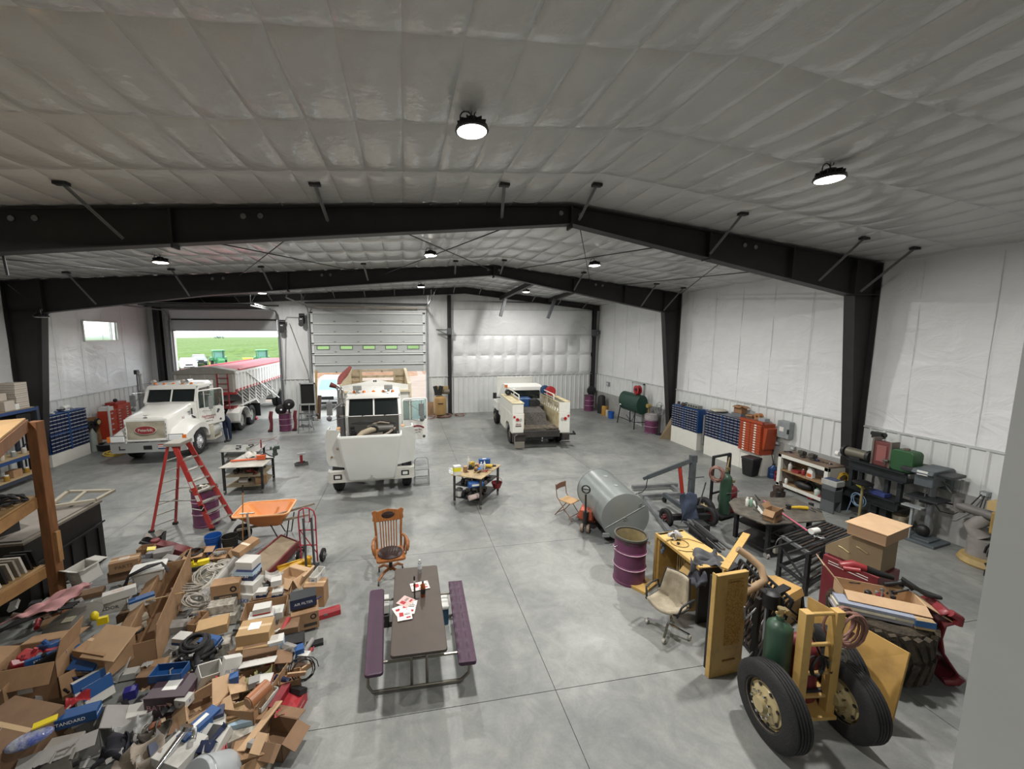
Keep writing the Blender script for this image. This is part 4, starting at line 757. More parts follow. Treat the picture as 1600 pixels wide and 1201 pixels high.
def tractor(loc, rz, lb, s=1.):
    t = thing('farm_tractor', lb, 'tractor', loc, rz, scale=s, group=None); G1 = mt('tractor_green', '2f7a46', .4); 
    obj('engine_hood', B().prism([(-2.6, 1.0), (-2.6, 1.6), (-2.3, 1.75), (-.4, 2.0), (-.4, 1.0)], -.4, .4, 'x'), G1, t, bev=.04); obj('chassis', B().box(-.35, .35, -2.5, 1.6, .7, 1.1), BLACK, t)
    obj('cab_frame', B().box(-.75, -.68, -.4, -.33, 1.4, 3.0).box(.68, .75, -.4, -.33, 1.4, 3.0).box(-.75, -.68, 1.1, 1.17, 1.4, 3.0).box(.68, .75, 1.1, 1.17, 1.4, 3.0).box(-.75, .75, -.4, 1.17, 1.2, 1.6), G1, t)
    obj('cab_glass', B().box(-.7, .7, -.36, 1.1, 1.6, 2.95), mt('cab_tint', '7fb5ab', .1, trans=.4), t); obj('cab_roof', B().box(-.85, .85, -.6, 1.3, 2.95, 3.15), mt('roof_green', '3f8a58', .4), t, bev=.04)
    obj('exhaust_pipe', B().cyl((.5, -.6, 1.8), (.5, -.6, 3.1), .06, n=8), BLACK, t)
    for q in (-1, 1):
        wheel(t, (q*.95, 1.0, .9), R=.9, w=.45, side=q, rim='e0c531', tread=6); wheel(t, (q*.8, -1.9, .6), R=.6, w=.32, side=q, rim='e0c531')
        obj('rear_fender', B().prism([(.1, 1.5), (.3, 1.95), (1.0, 2.1), (1.7, 1.95), (1.7, 1.85), (1.0, 2.0), (.35, 1.85), (.2, 1.5)], q*.95-.22, q*.95+.22, 'x'), G1, t)
tractor((-25.0, 60, 0), .55, 'green farm tractor outside, left one behind the trailer', .85); tractor((-19.6, 60.5, 0), .5, 'green farm tractor outside, right one nearest the door jamb', .85)
car('car', 'white car parked far outside, nearer the left door jamb', 'car', (-31.6, 58, 0), .5, h=1.6, suv=False)
car('car', 'white car parked far outside, just left of the green tractors', 'car', (-28.3, 59, 0), .5, h=1.6, suv=False)
car('car', 'dark car mostly hidden behind the two white cars outside', 'car', (-31.0, 68, 0), .5, h=1.65, suv=True, col='3a4048')
car('car', 'white car at the very left edge of the open doorway view', 'car', (-35.2, 57, 0), .5, h=1.55, suv=False)
def implement(x, y, lb, col):
    t = thing('farm_implement', lb, 'implement', (x, y, 0), .4); m = mt('impl_'+col, col, .5)
    obj('hopper', B().prism([(-1, 1.4), (1, 1.4), (.6, .6), (-.6, .6)], -.6, .6, 'y'), m, t); obj('frame', B().bar((-1.2, 0, .5), (1.2, 0, .5), .15, .15).bar((0, -1.5, .5), (0, 1.2, .5), .15, .15).box(-.9, -.7, -.6, -.5, .1, .6).box(.7, .9, -.6, -.5, .1, .6), BLACK, t)
    for q in (-1, 1): wheel(t, (q*1.2, .2, .4), R=.4, w=.2, side=q)
implement(-22.3, 63.5, 'yellow farm implement parked between the two tractors', 'd8c23c')
for i, (x, y, n, s) in enumerate(((-420, 640, 9, 7), (-250, 900, 3, 5), (-150, 900, 8, 7), (-95, 700, 3, 6), (-330, 800, 4, 4), (-30, 500, 1, 7), (-60, 800, 6, 5))):
    tb = B()
    for k in range(n*3): tb.ell((rnd.uniform(-n*s*.5, n*s*.5), rnd.uniform(-6, 6), s*.45+rnd.uniform(0, s*.4)), (s*.45*rnd.uniform(.7, 1.2), s*.4, s*.5*rnd.uniform(.7, 1.1)), 8, 5)
    t = thing('tree_row', ('broad', 'sparse', 'long dark', 'small', 'low', 'single rounded', 'faint')[i]+' clump of distant trees on the horizon', 'trees', (x, y, 0))
    obj('foliage', tb, mt('far_trees', '8d9c98', .95), t)
    k = B()
    for j in range(n): k.cyl(((j-n/2+.5)*s, 0, -.5), ((j-n/2+.5)*s, 0, s*.5), .4, n=5)
    obj('trunk', k, K('6b665f', .9), t)
hl = obj('ground_hills', B().grid(lambda u, v: (-1500+2600*u, 1500+600*v, -2+(14+6*math.sin(u*11)+3*math.sin(u*31))*v), 60, 4), mt('far_hills', 'b9bcb4', .95), smooth=60); hl['kind'] = 'structure'
# ================================================================ RIGHT HALF OF THE FLOOR
PURP = mt('purple_barrel_paint', '6a3657', .45, col2='57304a', scale=3, lo=.3, hi=.55)
YEL = mt('equipment_yellow', 'bd9b5c', .5, col2='a08246', scale=4, lo=.25, hi=.5)
def barrel(lb, loc, R=.29, h=.88, group=None, open_=True, wrap=False, rings='c9a7b8'):
    t = thing('barrel', lb, 'barrel', loc, .4)
    pr = [(R-.03, 0.01), (R, 0), (R, .03), (R-.012, .05)]
    for z in (.31, .60): pr += [(R-.012, h*z/.88-.03), (R+.006, h*z/.88), (R-.012, h*z/.88+.03)]
    pr += [(R-.012, h-.04), (R+.004, h-.02), (R+.004, h)]
    b = B().lathe(pr+[(R-.014, h), (R-.022, h-.04), (R-.022, .05), (0, .05)] if open_ else pr+[(R-.02, h), (R-.025, h-.02), (0, h-.02)], 32)
    obj('drum_shell', b, PURP, t, smooth=30)
    obj('rim', B().lathe([(R-.018, h-.03), (R+.008, h-.03), (R+.008, h+.006), (R-.018, h+.006)], 32, close=True), mt('rim_dark', '5b5a52', .5, .3, var=.3), t, smooth=30)
    rb = B()
    for z in (.31, .60): rb.lathe([(R+.002, h*z/.88-.008), (R+.010, h*z/.88), (R+.002, h*z/.88+.008)], 32, close=True)
    obj('scuffed_hoop', rb, K(rings, .5), t)
    if open_: obj('sooty_lining', B().lathe([(R-.024, h-.02), (R-.024, .06), (0, .07)], 28, cap=False), mt('burnt_lining', '8a8064', .9, col2='a39468', scale=6), t, smooth=40)
    if wrap: obj('plastic_wrap', B().lathe([(R+.012+.01*(i % 2), h-.25+.03*i) for i in range(9)]+[(R-.05, h+.03)], 24), mt('cloudy_plastic', 'b9b4b6', .25, trans=.3, bump=.6, bscale=14), t, smooth=60)
    return t
b1 = barrel('open purple steel barrel with loop handles, nearest the grey tank', (4.13, 6.42, 0), h=.9)
obj('sooty_band', B().lathe([(.284, .80), (.286, .88)], 32, cap=False), mt('soot_paint', '3d3a37', .8, col2='6a3657', scale=7), b1)
for s in (-1, 1): obj('loop_handle', B().tube([(s*(.29+.0), -.05, .72), (s*.36, -.06, .70), (s*.4, 0, .69), (s*.36, .06, .70), (s*.29, .05, .72)], .012, 6), CHROME, b1).rotation_euler = (0, 0, -.4)
barrel('purple barrel wrapped in cloudy plastic beside the green oil tank', (11.55, 16.75, 0), wrap=True, open_=False)
barrel('small purple barrel in the far right corner by the post', (11.2, 22.5, 0), h=.95, open_=False)
barrel('purple barrel with fans on top between the two doorways', (-5.75, 20.35, 0), wrap=False, open_=False)
barrel('purple trash barrel standing behind the red step ladder', (-4.88, 10.35, 0), h=.92)
# ---- grey tank on the pallet jack
a, c = g(977, 808, .64), g(936, 766, .64); dr = (c-a).normalized(); ang = math.atan2(dr.y, dr.x)-PI/2
t = thing('fuel_tank', 'large grey cylindrical tank lying on its side near the purple barrel', 'tank', (a.x, a.y, 0), ang)
TGR = mt('tank_grey_paint', '878d8c', .32, var=.1, scale=2, metal=.3)
obj('tank_shell', B().lathe([(.53, 0), (.53, 1.62)], 48, (0, 0, .64), 'y'), TGR, t, smooth=30)
for y in (-.0, 1.62): obj('end_cap', B().lathe([(0, y-.012), (.52, y-.008), (.54, y), (.54, y+.02), (.5, y+.02), (0, y+.02)], 48, (0, 0, .64), 'y'), TGR, t, smooth=30)
obj('weld_seam', B().bar((-.44, -.016, .42), (.42, -.016, .90), .012, .008), K('a9adab', .4), t)
for x, z in ((.0, .62), (.33, .93)): obj('bung', B().lathe([(.018, -.02), (.035, -.02), (.035, 0), (.018, 0)], 16, (x, -.01, z), 'y', True).cyl((x, -.012, z), (x, -.008, z), .02, n=12), K('777b7a', .4), t)
for y in (.5, 1.1): obj('top_bung', B().cyl((-.02, y, 1.165), (-.02, y, 1.18), .05, n=16), K('9da19f', .4), t)
obj('tank_skid', B().box(-.35, .35, .2, .3, .03, .14).box(-.35, .35, 1.2, 1.3, .03, .14), DSTEEL, t)
obj('tank_foot', B().box(-.5, -.36, -.05, .0, .22, .3).box(.38, .5, -.04, .0, .22, .27), TGR, t)
# ---- pallet jack
p0 = g(914, 831); t = thing('pallet_jack', 'orange-red pallet jack with black loop handle left of the grey tank', 'pallet jack', (p0.x, p0.y, 0), -.62)
JR = mt('jack_red', 'b0543a', .5, var=.3)
obj('pump_body', B().box(-.14, .14, .05, .28, .28, .5).prism([(.1, .5), (.5, .22), (.62, .2), (.62, .1), (.3, .12), (.1, .3)], -.16, .16, 'x'), JR, t, bev=.015)
for s in (-1, 1):
    obj('fork', B().box(s*.2-.08, s*.2+.08, .45, 1.3, .1, .17), JR, t, bev=.01)
    obj('steer_wheel', B().cyl((s*.04, 0, .1), (s*.1, 0, .1), .1, n=18), mt('worn_wheel', '8a7a6c', .6), t, smooth=30)
obj('tow_handle', B().tube([(0, 0, .3), (0, -.03, .55), (0, -.06, .95)], .022, 8).tube(arc((0, -.06, 1.07), .09, -PI/2, PI*1.5, 14, 'xz')[:-1], .018, 6, True).bar((-.09, -.06, 1.07), (.09, -.06, 1.07), .02), BLACK, t, smooth=60)
obj('piston', B().cyl((0, .02, .2), (0, .02, .5), .06, n=12), BLACK, t)
# ---- brown folding chair
p0 = g(888, 806); t = thing('folding_chair', 'brown metal folding chair standing behind the pallet jack', 'chair', (p0.x, p0.y, 0), .55)
CB = mt('chair_brown', '7a5a49', .5, var=.2)
obj('seat', B().box(-.19, .19, -.2, .18, .42, .45), mt('seat_tan', 'ab8a62', .7), t, bev=.015); obj('backrest', B().grid(lambda u, v: (-.2+.4*u, .25+.03*math.sin(PI*u), .68+.14*v), 8, 3), CB, t, thick=.012)
for s in (-1, 1):
    obj('frame_tube', B().tube([(s*.2, .27, .82), (s*.2, .22, .5), (s*.2, -.25, .0)], .012, 6), CB, t); obj('leg', B().tube([(s*.19, .28, 0), (s*.19, -.05, .42)], .012, 6), CB, t)
obj('crossbar', B().cyl((-.2, -.18, .09), (.2, -.18, .09), .01, n=6).cyl((-.19, .24, .06), (.19, .24, .06), .01, n=6), CB, t)
# ---- engine hoist on its long floor frame
t = thing('engine_hoist', 'grey engine hoist with red ram standing on a long steel frame', 'hoist', (0, 0, 0))
HG = mt('hoist_grey', '5c6266', .45, .3, var=.3); HB = mt('frame_steel', '8b8e90', .4, .5, var=.35)
m0 = V((6.95, 8.35, 0)); top = V((6.95, 8.35, 1.62))
obj('mast', B().bar(m0+V((0,0,.15)), top, .11, .11).box(6.87, 7.03, 8.3, 8.4, 1.5, 1.68), HG, t)
bt = ay(1012, 745, 9.9); bt = g(1012, 745, .95)
obj('boom', B().bar(top-V((0,0,.05)), bt, .09, .1, (0,0,1)), HG, t); obj('boom_tip', B().bar(top.lerp(bt, .7), bt+(bt-top)*.1, .065, .075), HG, t)
obj('hydraulic_ram', B().cyl(m0+V((-.06, .16, .35)), top.lerp(bt, .28)-V((0,0,.1)), .045, n=14), mt('ram_red', 'a8382c', .4), t, smooth=30)
obj('pump_lever', B().cyl(m0+V((.25, .0, .32)), m0+V((.62, .25, .85)), .016, n=8).box(7.1, 7.35, 8.25, 8.4, .15, .35), DSTEEL, t)
obj('lift_handle', B().bar(top+V((-.15, -.05, -.5)), top+V((.42, .1, -.55)), .02, .02), HG, t)
obj('boom_hook', B().tube([bt+V((0,0,-.05)), bt+V((-.02,.02,-.3)), bt+V((-.1,.05,-.42)), bt+V((-.3,.1,-.5))], .012, 6), DSTEEL, t)
for (u0, v0), (u1, v1), z in (((988,761),(1058,757),.1), ((1003,775),(1069,771),.1), ((1012,784),(1047,832),.08), ((1050,760),(1083,786),.08), ((1000,770),(1030,800),.06)): obj('floor_beam', B().bar(g(u0, v0, z), g(u1, v1, z), .1, .1), HB, t)
obj('leg_beam', B().bar(g(1038, 772, .3), g(1078, 800, .25), .1, .1), HG, t)
q = g(1038, 778, .12); obj('caster', B().cyl(q+V((-.02,0,-.05)), q+V((.03,0,-.05)), .07, n=12).bar(q, q+V((0,0,.16)), .03), BLACK, t)
ax0, ax1 = g(1041, 808, .22), g(1110, 806, .22)
obj('axle_beam', B().bar(ax0, ax1, .12, .12), BLACK, t)
for p_, s in ((ax0, -1), (ax1, 1)): wheel(t, p_, R=.22, w=.1, side=s, rim='6e2f33', lugs=5)
# steel stock lying across from the hoist frame towards the yellow cabinet
t = thing('steel_stock', 'long steel bars and channel lying behind the yellow cabinet', 'steel bars', (0, 0, 0))
for i, (a_, c_, w_) in enumerate((((1076,812),(1130,858),.07), ((1070,815),(1125,862),.05), ((1082,812),(1140,857),.05), ((1088,820),(1118,845),.09))):
    obj('bar', B().bar(g(*a_, .35+.05*i), g(*c_, .6+.05*i), w_, w_*.6), (HB, DSTEEL, STEEL, BLACK)[i], t)
obj('support_block', B().box(5.6, 6.0, 6.5, 6.9, 0, .42).box(6.5, 6.8, 7.5, 7.8, 0, .3), DSTEEL, t)
# denim rag on the hoist
def cloth(name, lb, pts, col, seed=0, cat='cloth', n=14, amp=.03, thick=.008, parent=None):
    """draped sheet: four corners with folds"""
    A, Bc, C_, D = [V(p) for p in pts]; r = random.Random(seed); ph = [r.uniform(0, 6) for _ in range(6)]
    def f(u, v):
        p = A.lerp(Bc, u).lerp(D.lerp(C_, u), v)
        return p+V((amp*math.sin(9*u+ph[0]+3*v), amp*math.sin(7*v+ph[1]+4*u), amp*.9*math.sin(11*u+5*v+ph[2])+amp*.6*math.sin(17*v+ph[3])))
    o = obj(name, B().grid(f, n, n), mt('cloth_'+col, col, .9, var=.3, scale=8), parent, smooth=70, fix=False, thick=thick)
    if not parent: tag(o, lb, cat)
    return o
q = ax0.lerp(ax1, .42)
cloth('rag', 'dark blue denim jacket hung over the hoist axle', [q+V((-.25,-.1,.62)), q+V((.2,-.05,.60)), q+V((.22,-.22,.03)), q+V((-.3,-.22,.0))], '3b4558', 2)
# ---- gas welding cart at the back (dark frame)
def cylinder(parent, loc, r, h, m, lb=None):
    o = obj('gas_cylinder', B().lathe([(r*.9, 0), (r, .02), (r, h*.82), (r*.9, h*.88), (r*.55, h*.93), (r*.3, h*.95), (r*.3, h)], 24), m, parent, smooth=40, label=lb); o.location = loc
    obj('valve', B().cyl((0, 0, h), (0, 0, h+.09), .025, n=8).cyl((-.06, 0, h+.05), (.08, 0, h+.05), .018, n=8).cyl((.08, -.02, h+.05), (.08, .05, h+.05), .035, n=12).cyl((0, 0, h+.09), (0, 0, h+.11), .04, n=10), mt('brass', 'b9a77c', .3, .8), o)
    return o
def coil(parent, c, R, n, r, m, pl='yz', name='hose_coil', jit=.02, seed=1):
    rr = random.Random(seed); pts = []
    for i in range(n*16):
        a = 2*PI*i/16; k_ = i/16; R_ = R*(1+.10*math.sin(2.3*k_+seed))+jit*math.sin(i*.37+seed); w = (i/(n*16)-.5)*r*n*1.3+rr.uniform(-.004, .004)+.25*R*math.sin(1.1*k_+seed)*math.cos(a)
        p, q_ = R_*math.cos(a)+.14*R*math.sin(1.7*k_+seed), R_*1.15*math.sin(a)+.1*R*math.sin(2.9*k_)
        pts.append((c[0]+w, c[1]+p, c[2]+q_) if pl == 'yz' else (c[0]+p, c[1]+w, c[2]+q_) if pl == 'xz' else (c[0]+p, c[1]+q_, c[2]+w*.6))
    return obj(name, B().tube(pts, r, 6), m, parent, smooth=60)
GRN = mt('cylinder_green', '34503f', .4, var=.15); CRED = mt('cylinder_red', '7a2f35', .45, var=.2); HOSE = mt('red_brown_hose', '7d5a50', .6)
t = thing('gas_cart', 'dark welding gas cart with green cylinder and coiled hose behind the hoist', 'welding cart', (7.95, 8.45, 0), .25)
obj('cart_frame', B().bar((-.3, .1, .1), (-.3, .1, 1.56), .05, .05).bar((.32, .1, .1), (.32, .1, 1.56), .07, .07).bar((-.32, .1, 1.56), (.36, .1, 1.56), .05, .05).bar((-.3, .1, .6), (.32, .1, .6), .04, .04).box(-.35, .4, -.25, .15, .08, .12), DSTEEL, t)
cylinder(t, (-.08, -.12, .12), .13, 1.1, GRN, 'green gas cylinder'); cylinder(t, (.2, -.08, .12), .14, .72, CRED, 'dark red gas cylinder')
for s in (-1, 1): wheel(t, (s*.46-.02, .12, .26), R=.26, w=.13, side=s, rim='b9a97f', lugs=5)
coil(t, (-.42, -.1, 1.22), .15, 7, .016, HOSE, 'yz', seed=4); obj('broom_stick', B().cyl((.05, -.0, .9), (.16, .0, 1.52), .014, n=6), K('b89a6e'), t)
obj('chain', B().tube([(-.22, -.24, .72), (-.05, -.27, .7), (.25, -.25, .7), (.34, .0, .72)], .01, 5), STEEL, t)
# ---- round-ended welding table on casters
t = thing('welding_table', 'heavy steel welding table on casters with odd tools on top', 'table', (0, 0, 0))
TT = mt('table_plate', '6f6a61', .6, .3, col2='4f4b45', scale=6); z = .84
c0 = [g(1139, 784, z), g(1148, 800, z), g(1196, 818, z), g(1216, 818, z), g(1290, 812, z), g(1284, 797, z), g(1243, 778, z), g(1172, 775, z), g(1146, 778, z)]
obj('plate', B().prism([(p.x, p.y) for p in c0], z-.03, z, 'z'), TT, t, bev=.006)
for u, v in ((1148, 846), (1197, 872), (1262, 838), (1212, 818)):
    q = g(u, v); obj('leg', B().bar((q.x, q.y, .12), (q.x, q.y, z-.03), .07, .07), DSTEEL, t)
    w_ = obj('caster', B().cyl((q.x-.02, q.y, .06), (q.x+.03, q.y, .06), .06, n=14).box(q.x-.03, q.x+.04, q.y-.02, q.y+.02, .06, .13), mt('caster_grey', '9a9994', .5), t, smooth=30)
qa, qb, qc, qd = g(1148, 846), g(1197, 872), g(1262, 838), g(1212, 818)
for zz in (.14, .5): obj('shelf', B().prism([(q.x, q.y) for q in (qa, qb, qc, qd)], zz, zz+.03, 'z'), BLACK, t)
rnd = random.Random(11)
def heap(name, lb, cat, polyfn, n, mats, parent=None, seed=0, s=(.05, .14), zb=0., zh=.15, group=None):
    """each scrap is a thing of its own"""
    r = random.Random(seed); out = []
    for i in range(n):
        x, y = polyfn(r); k = r.choice((0, 1, 2, 3)); L_ = r.uniform(*s); b = B(); m = r.choice(mats)
        if k == 0: b.lathe([(L_*.3, -L_*.5), (L_*.45, -L_*.4), (L_*.45, L_*.3), (L_*.25, L_*.5)], 10)
        elif k == 1: b.box(-L_, L_, -L_*.4, L_*.4, -L_*.25, L_*.25).box(-L_*.4, L_*.4, -L_*.55, L_*.55, -L_*.15, L_*.15)
        elif k == 2: b.tube([(L_*math.cos(a/2), L_*.6*math.sin(a), .1*L_*a) for a in range(7)], L_*.13, 6)
        else: b.cyl((-L_*1.3, 0, 0), (L_*1.3, 0, 0), L_*.14, n=7).cyl((L_*.8, 0, 0), (L_*1.2, 0, 0), L_*.35, n=8)
        o = obj(name, b, m, parent, smooth=40); o.location = (x, y, zb+L_*.3+r.uniform(0, zh)); o.rotation_euler = (r.uniform(-.3, .3), r.uniform(-.3, .3), r.uniform(0, 6))
        if parent is None: tag(o, lb, cat, group)
        out.append(o)
    return out
def quadpt(a, b, c, d, m=.12):
    def f(r):
        u, v = r.uniform(m, 1-m), r.uniform(m, 1-m); p = V(a).lerp(V(b), u).lerp(V(d).lerp(V(c), u), v); return p.x, p.y
    return f
PARTM = [DSTEEL, BLACK, STEEL, RUST, mt('worn_part', '6f6a64', .6)]
heap('machine_part', 'greasy machine part on the lower shelf of the welding table', 'part', quadpt(qa, qb, qc, qd), 16, PARTM, seed=3, zb=.17, zh=.05, group='parts on the low shelf of the welding table')
heap('machine_part', 'greasy machine part on the upper shelf of the welding table', 'part', quadpt(qa, qb, qc, qd), 16, PARTM, seed=5, zb=.53, zh=.05, group='parts on the upper shelf of the welding table')
def cbox(name, lb, loc, dims, rz=0., mat=CARD, open_=0, flaps=None, group=None, cat='box', rot=None, tape=True, label_mat=None, txt=None, tcol='ffffff', t=.008, stripe=None, seed=0, face=0):
    """carton: closed box with tape seam, or open with flaps; dims w,d,h"""
    w, d, h = dims; T = thing(name, lb, cat, loc, rot or rz, group=group); r = random.Random(sum(map(ord, lb)) if not seed else seed)
    if open_:
        obj('carton', B().box(-w/2, w/2, -d/2, d/2, 0, t).box(-w/2, w/2, -d/2, -d/2+t, 0, h).box(-w/2, w/2, d/2-t, d/2, 0, h).box(-w/2, -w/2+t, -d/2, d/2, 0, h).box(w/2-t, w/2, -d/2, d/2, 0, h), mat, T)
        fl_ = flaps if flaps is not None else (1, 1, 1, 1)
        for k, (cx, cy, a, L_, D_) in enumerate(((0, -d/2, 0, w, w*.0+d*.5), (0, d/2, PI, w, d*.5), (-w/2, 0, -PI/2, d, w*.45), (w/2, 0, PI/2, d, w*.45))):
            if not fl_[k]: continue
            o = obj('flap', B().box(-L_/2+.005, L_/2-.005, -D_, 0, -t/2, t/2), mat, T); o.location = (cx, cy, h); o.rotation_euler = (fl_[k] if fl_[k] != 1 else r.uniform(-.2, .9), 0, a)
            o.rotation_mode = 'XYZ'
    else:
        obj('carton', B().box(-w/2, w/2, -d/2, d/2, 0, h), mat, T, bev=.004)
        if tape: obj('tape', B().box(-w/2-.001, w/2+.001, -.025, .025, h, h+.0015), mt('parcel_tape', 'bfa582', .35), T)
    if stripe:
        m, z0, z1 = stripe; obj('printed_band', B().box(-w/2-.0015, w/2+.0015, -d/2-.0015, -d/2, h*z0, h*z1).box(w/2, w/2+.0015, -d/2, d/2, h*z0, h*z1).box(-w/2-.0015, -w/2, -d/2, d/2, h*z0, h*z1), m, T)
    if label_mat: obj('paper_label', B().box(-w*.2, w*.15, -d*.2, d*.25, h+.001, h+.003) if not open_ else B().box(-w*.3, w*.1, -d/2-.002, -d/2, h*.3, h*.7), label_mat, T)
    if txt:
        sz = min(h*.45, w/max(1, len(txt))*1.5); m = mt('ink_'+tcol, tcol, .6)
        text('print', txt, sz, m, T, (0, -d/2-.002, h*.5), (PI/2, 0, 0), ext=.0006)
        if w > .1: text('print', txt, min(sz, d/max(1, len(txt))*1.5), m, T, (w/2+.002, 0, h*.5), (PI/2, 0, PI/2), ext=.0006)
    return T
# on the welding table
cbox('cardboard_box', 'open brown box with printing on top of the welding table', (*g(1207, 812, z).xy, z), (.3, .2, .24), .35, open_=1, txt='PARTS', tcol='3a3128', flaps=(-.9, -.9, .9, .7))
for (u, v), m_, lb in (((1167, 790), WHITE, 'white spray can on the welding table'), ((1173, 791), mt('can_green', '7fa08c', .4), 'pale green spray can on the welding table')):
    q = g(u, v, z); t_ = thing('spray_can', lb, 'can', q); obj('can', B().lathe([(.03, 0), (.033, .005), (.033, .15), (.02, .17)], 16), m_, t_, smooth=40); obj('cap', B().cyl((0, 0, .17), (0, 0, .2), .018, n=10), WHITE, t_)
q0, q1 = g(1176, 782, z+.02), g(1192, 803, z+.02); tag(obj('angle_bar', B().bar(q0, q1, .06, .02), K('c8c6bf', .4)), 'pale flat steel bar lying across the welding table', 'bar')
q0, q1 = g(1194, 782, z+.05), g(1262, 829, z+.03); tag(obj('pink_pole', B().cyl(q0, q1, .015, n=8), mt('pink', 'c9647e', .5)), 'long pink pole lying over the welding table edge', 'pole')
t_ = thing('angle_grinder', 'yellow and black power grinder with cord on the welding table', 'power tool', g(1249, 793, z+.04), -.3); obj('body', B().tube([(-.2, 0, 0), (0, 0, .01), (.16, 0, 0)], [.025, .035, .04], 10), mt('tool_yellow', 'c9a62e', .5), t_, smooth=50); obj('guard', B().cyl((-.22, 0, -.02), (-.22, 0, .05), .05, n=14), BLACK, t_); obj('cord', B().tube([(.16, 0, 0)]+[(.16+.3*i/12, .12*math.sin(i*1.3), -.035) for i in range(13)], .007, 5), BLACK, t_)
tag(obj('rod_pair', B().cyl(g(1180, 773, z+.02), g(1187, 781, z+.02), .012, n=6).cyl(g(1177, 795, z+.02), g(1190, 801, z+.02), .008, n=6).tube([g(1181, 783, z+.02), g(1183, 794, z+.02)], .02, 8), BLACK), 'short black hose and rods beside the spray cans', 'rods')
t_ = thing('engine_part', 'rusty iron casting on the floor behind the welding table', 'part', g(1215, 776, 0), .4); obj('casting', B().box(-.2, .2, -.12, .12, 0, .15).lathe([(.05, .15), (.12, .17), (.14, .3), (.1, .33), (.06, .3)], 14).cyl((-.15, 0, .12), (-.15, 0, .3), .05, n=10), RUST, t_, bev=.01); obj('pipe_stub', B().tube([(.1, 0, .2), (.2, 0, .25), (.25, .05, .4)], .04, 8), RUST, t_)
tag(obj('red_clamp', B().tube([g(1262, 776, .03), g(1268, 779, .05), g(1274, 780, .03)], .025, 6).cyl(g(1262, 778, .03), g(1272, 776, .03), .015, n=6), K('9a2f33')), 'small red clamp on the floor in front of white shelf bench', 'clamp')
# ---- black slatted steel rack
t = thing('steel_rack', 'dark steel slatted rack table left of the red cabinet', 'rack', (0, 0, 0)); z = .8
A_, B_, C_, D_ = g(1222, 838, z), g(1264, 864, z), g(1335, 832, z), g(1290, 815, z)
obj('top_frame', B().bar(A_, B_, .05, .05).bar(D_, C_, .05, .05), HB, t)
for i in range(9):
    u = i/8; obj('slat', B().bar(A_.lerp(B_, u), D_.lerp(C_, u), .03, .03), (DSTEEL, RUST)[i % 2], t)
for P_ in (A_, B_, C_, D_): obj('leg', B().bar(P_, V((P_.x, P_.y, .0)), .06, .06), DSTEEL, t)
obj('lower_brace', B().bar(V((A_.x, A_.y, .25)), V((B_.x, B_.y, .22)), .05, .05).bar(V((A_.x, A_.y, .6)), V((B_.x, B_.y, .25)), .03, .03).bar(V((B_.x, B_.y, .2)), V((C_.x, C_.y, .2)), .05, .05).bar(V((A_.x, A_.y, .2)), V((D_.x, D_.y, .2)), .05, .05), DSTEEL, t)
for i in range(5): obj('side_rung', B().bar(V((B_.x, B_.y, .12+.14*i)), V((B_.x+.55, B_.y+.2, .12+.14*i)), .02, .02), RUST, t)
for u, v, u2, v2, lb in ((1196, 859, 1285, 832, 'long thin steel rod lying on the slatted rack, upper one'), (1230, 864, 1310, 838, 'long thin steel rod lying on the slatted rack, lower one'), (1232, 838, 1290, 826, 'dark square bar lying at the back of the slatted rack')):
    tag(obj('steel_rod', B().cyl(g(u, v, .86), g(u2, v2, .86), .016, n=7), DSTEEL), lb, 'rod')
tag(obj('white_can', B().cyl(g(1267, 830, .92), g(1278, 828, .92), .055, n=18), WHITE, smooth=30), 'white plastic jar lying on the slatted rack', 'jar')
heap('chrome_scrap', 'shiny metal scrap lying on the slatted rack', 'part', quadpt(g(1265, 846, .84), g(1285, 848, .84), g(1290, 838, .84), g(1268, 838, .84)), 6, [CHROME, STEEL], seed=8, s=(.04, .08), zb=.83, zh=.03, group='shiny scraps on the rack')
t_ = thing('wire_loop', 'thin wire loop hanging off the rack corner', 'wire', g(1222, 850, .7)); obj('wire', B().tube(arc((0, 0, 0), .14, .3, 3.6, 12, 'xz'), .008, 5), STEEL, t_); obj('clip', B().box(-.16, -.1, -.02, .03, -.16, -.04), K('8c8a80'), t_)
# ---- yellow open cabinet shell lying on end
t = thing('yellow_cabinet', 'open yellow sheet-metal cabinet shell behind the fabric chair', 'cabinet', (4.5, 5.7, 0), -.05)
t.location = (0, 0, 0); t.rotation_euler = (0, 0, 0)
H_ = .96; F1, F2, F3_, F4 = g(1027, 833, H_), g(1066, 827, H_), g(1151, 882, H_), g(1095, 886, H_)
obj('top_panel', B().prism([(p.x, p.y) for p in (F1, F4, F3_, F2)], H_-.03, H_, 'z'), mt('pale_yellow', 'd0ae6e', .5, var=.12), t, bev=.01)
obj('left_side', B().add([tuple(F1), tuple(F2), (F2.x, F2.y, 0), (F1.x, F1.y, 0), tuple(F1+V((.02,-.06,0))), tuple(F2+V((.02,-.06,0))), (F2.x+.02, F2.y-.06, 0), (F1.x+.02, F1.y-.06, 0)], [(0,1,2,3),(7,6,5,4),(0,4,5,1),(1,5,6,2),(2,6,7,3),(3,7,4,0)]), YEL, t)
obj('front_edge', B().bar((F1.x, F1.y, 0), (F1.x, F1.y, H_), .05, .05).bar((F1.x, F1.y, H_-.03), (F4.x, F4.y, H_-.03), .05, .05), YEL, t)
obj('right_side', B().bar((F4.x, F4.y, 0), (F4.x, F4.y, H_-.02), .04, .04).add([(F4.x, F4.y, H_-.02), (F3_.x, F3_.y, H_-.02), (F3_.x, F3_.y, 0), (F4.x, F4.y, 0)], [(0,1,2,3)]), mt('cabinet_black_edge', '26221e', .6), t)
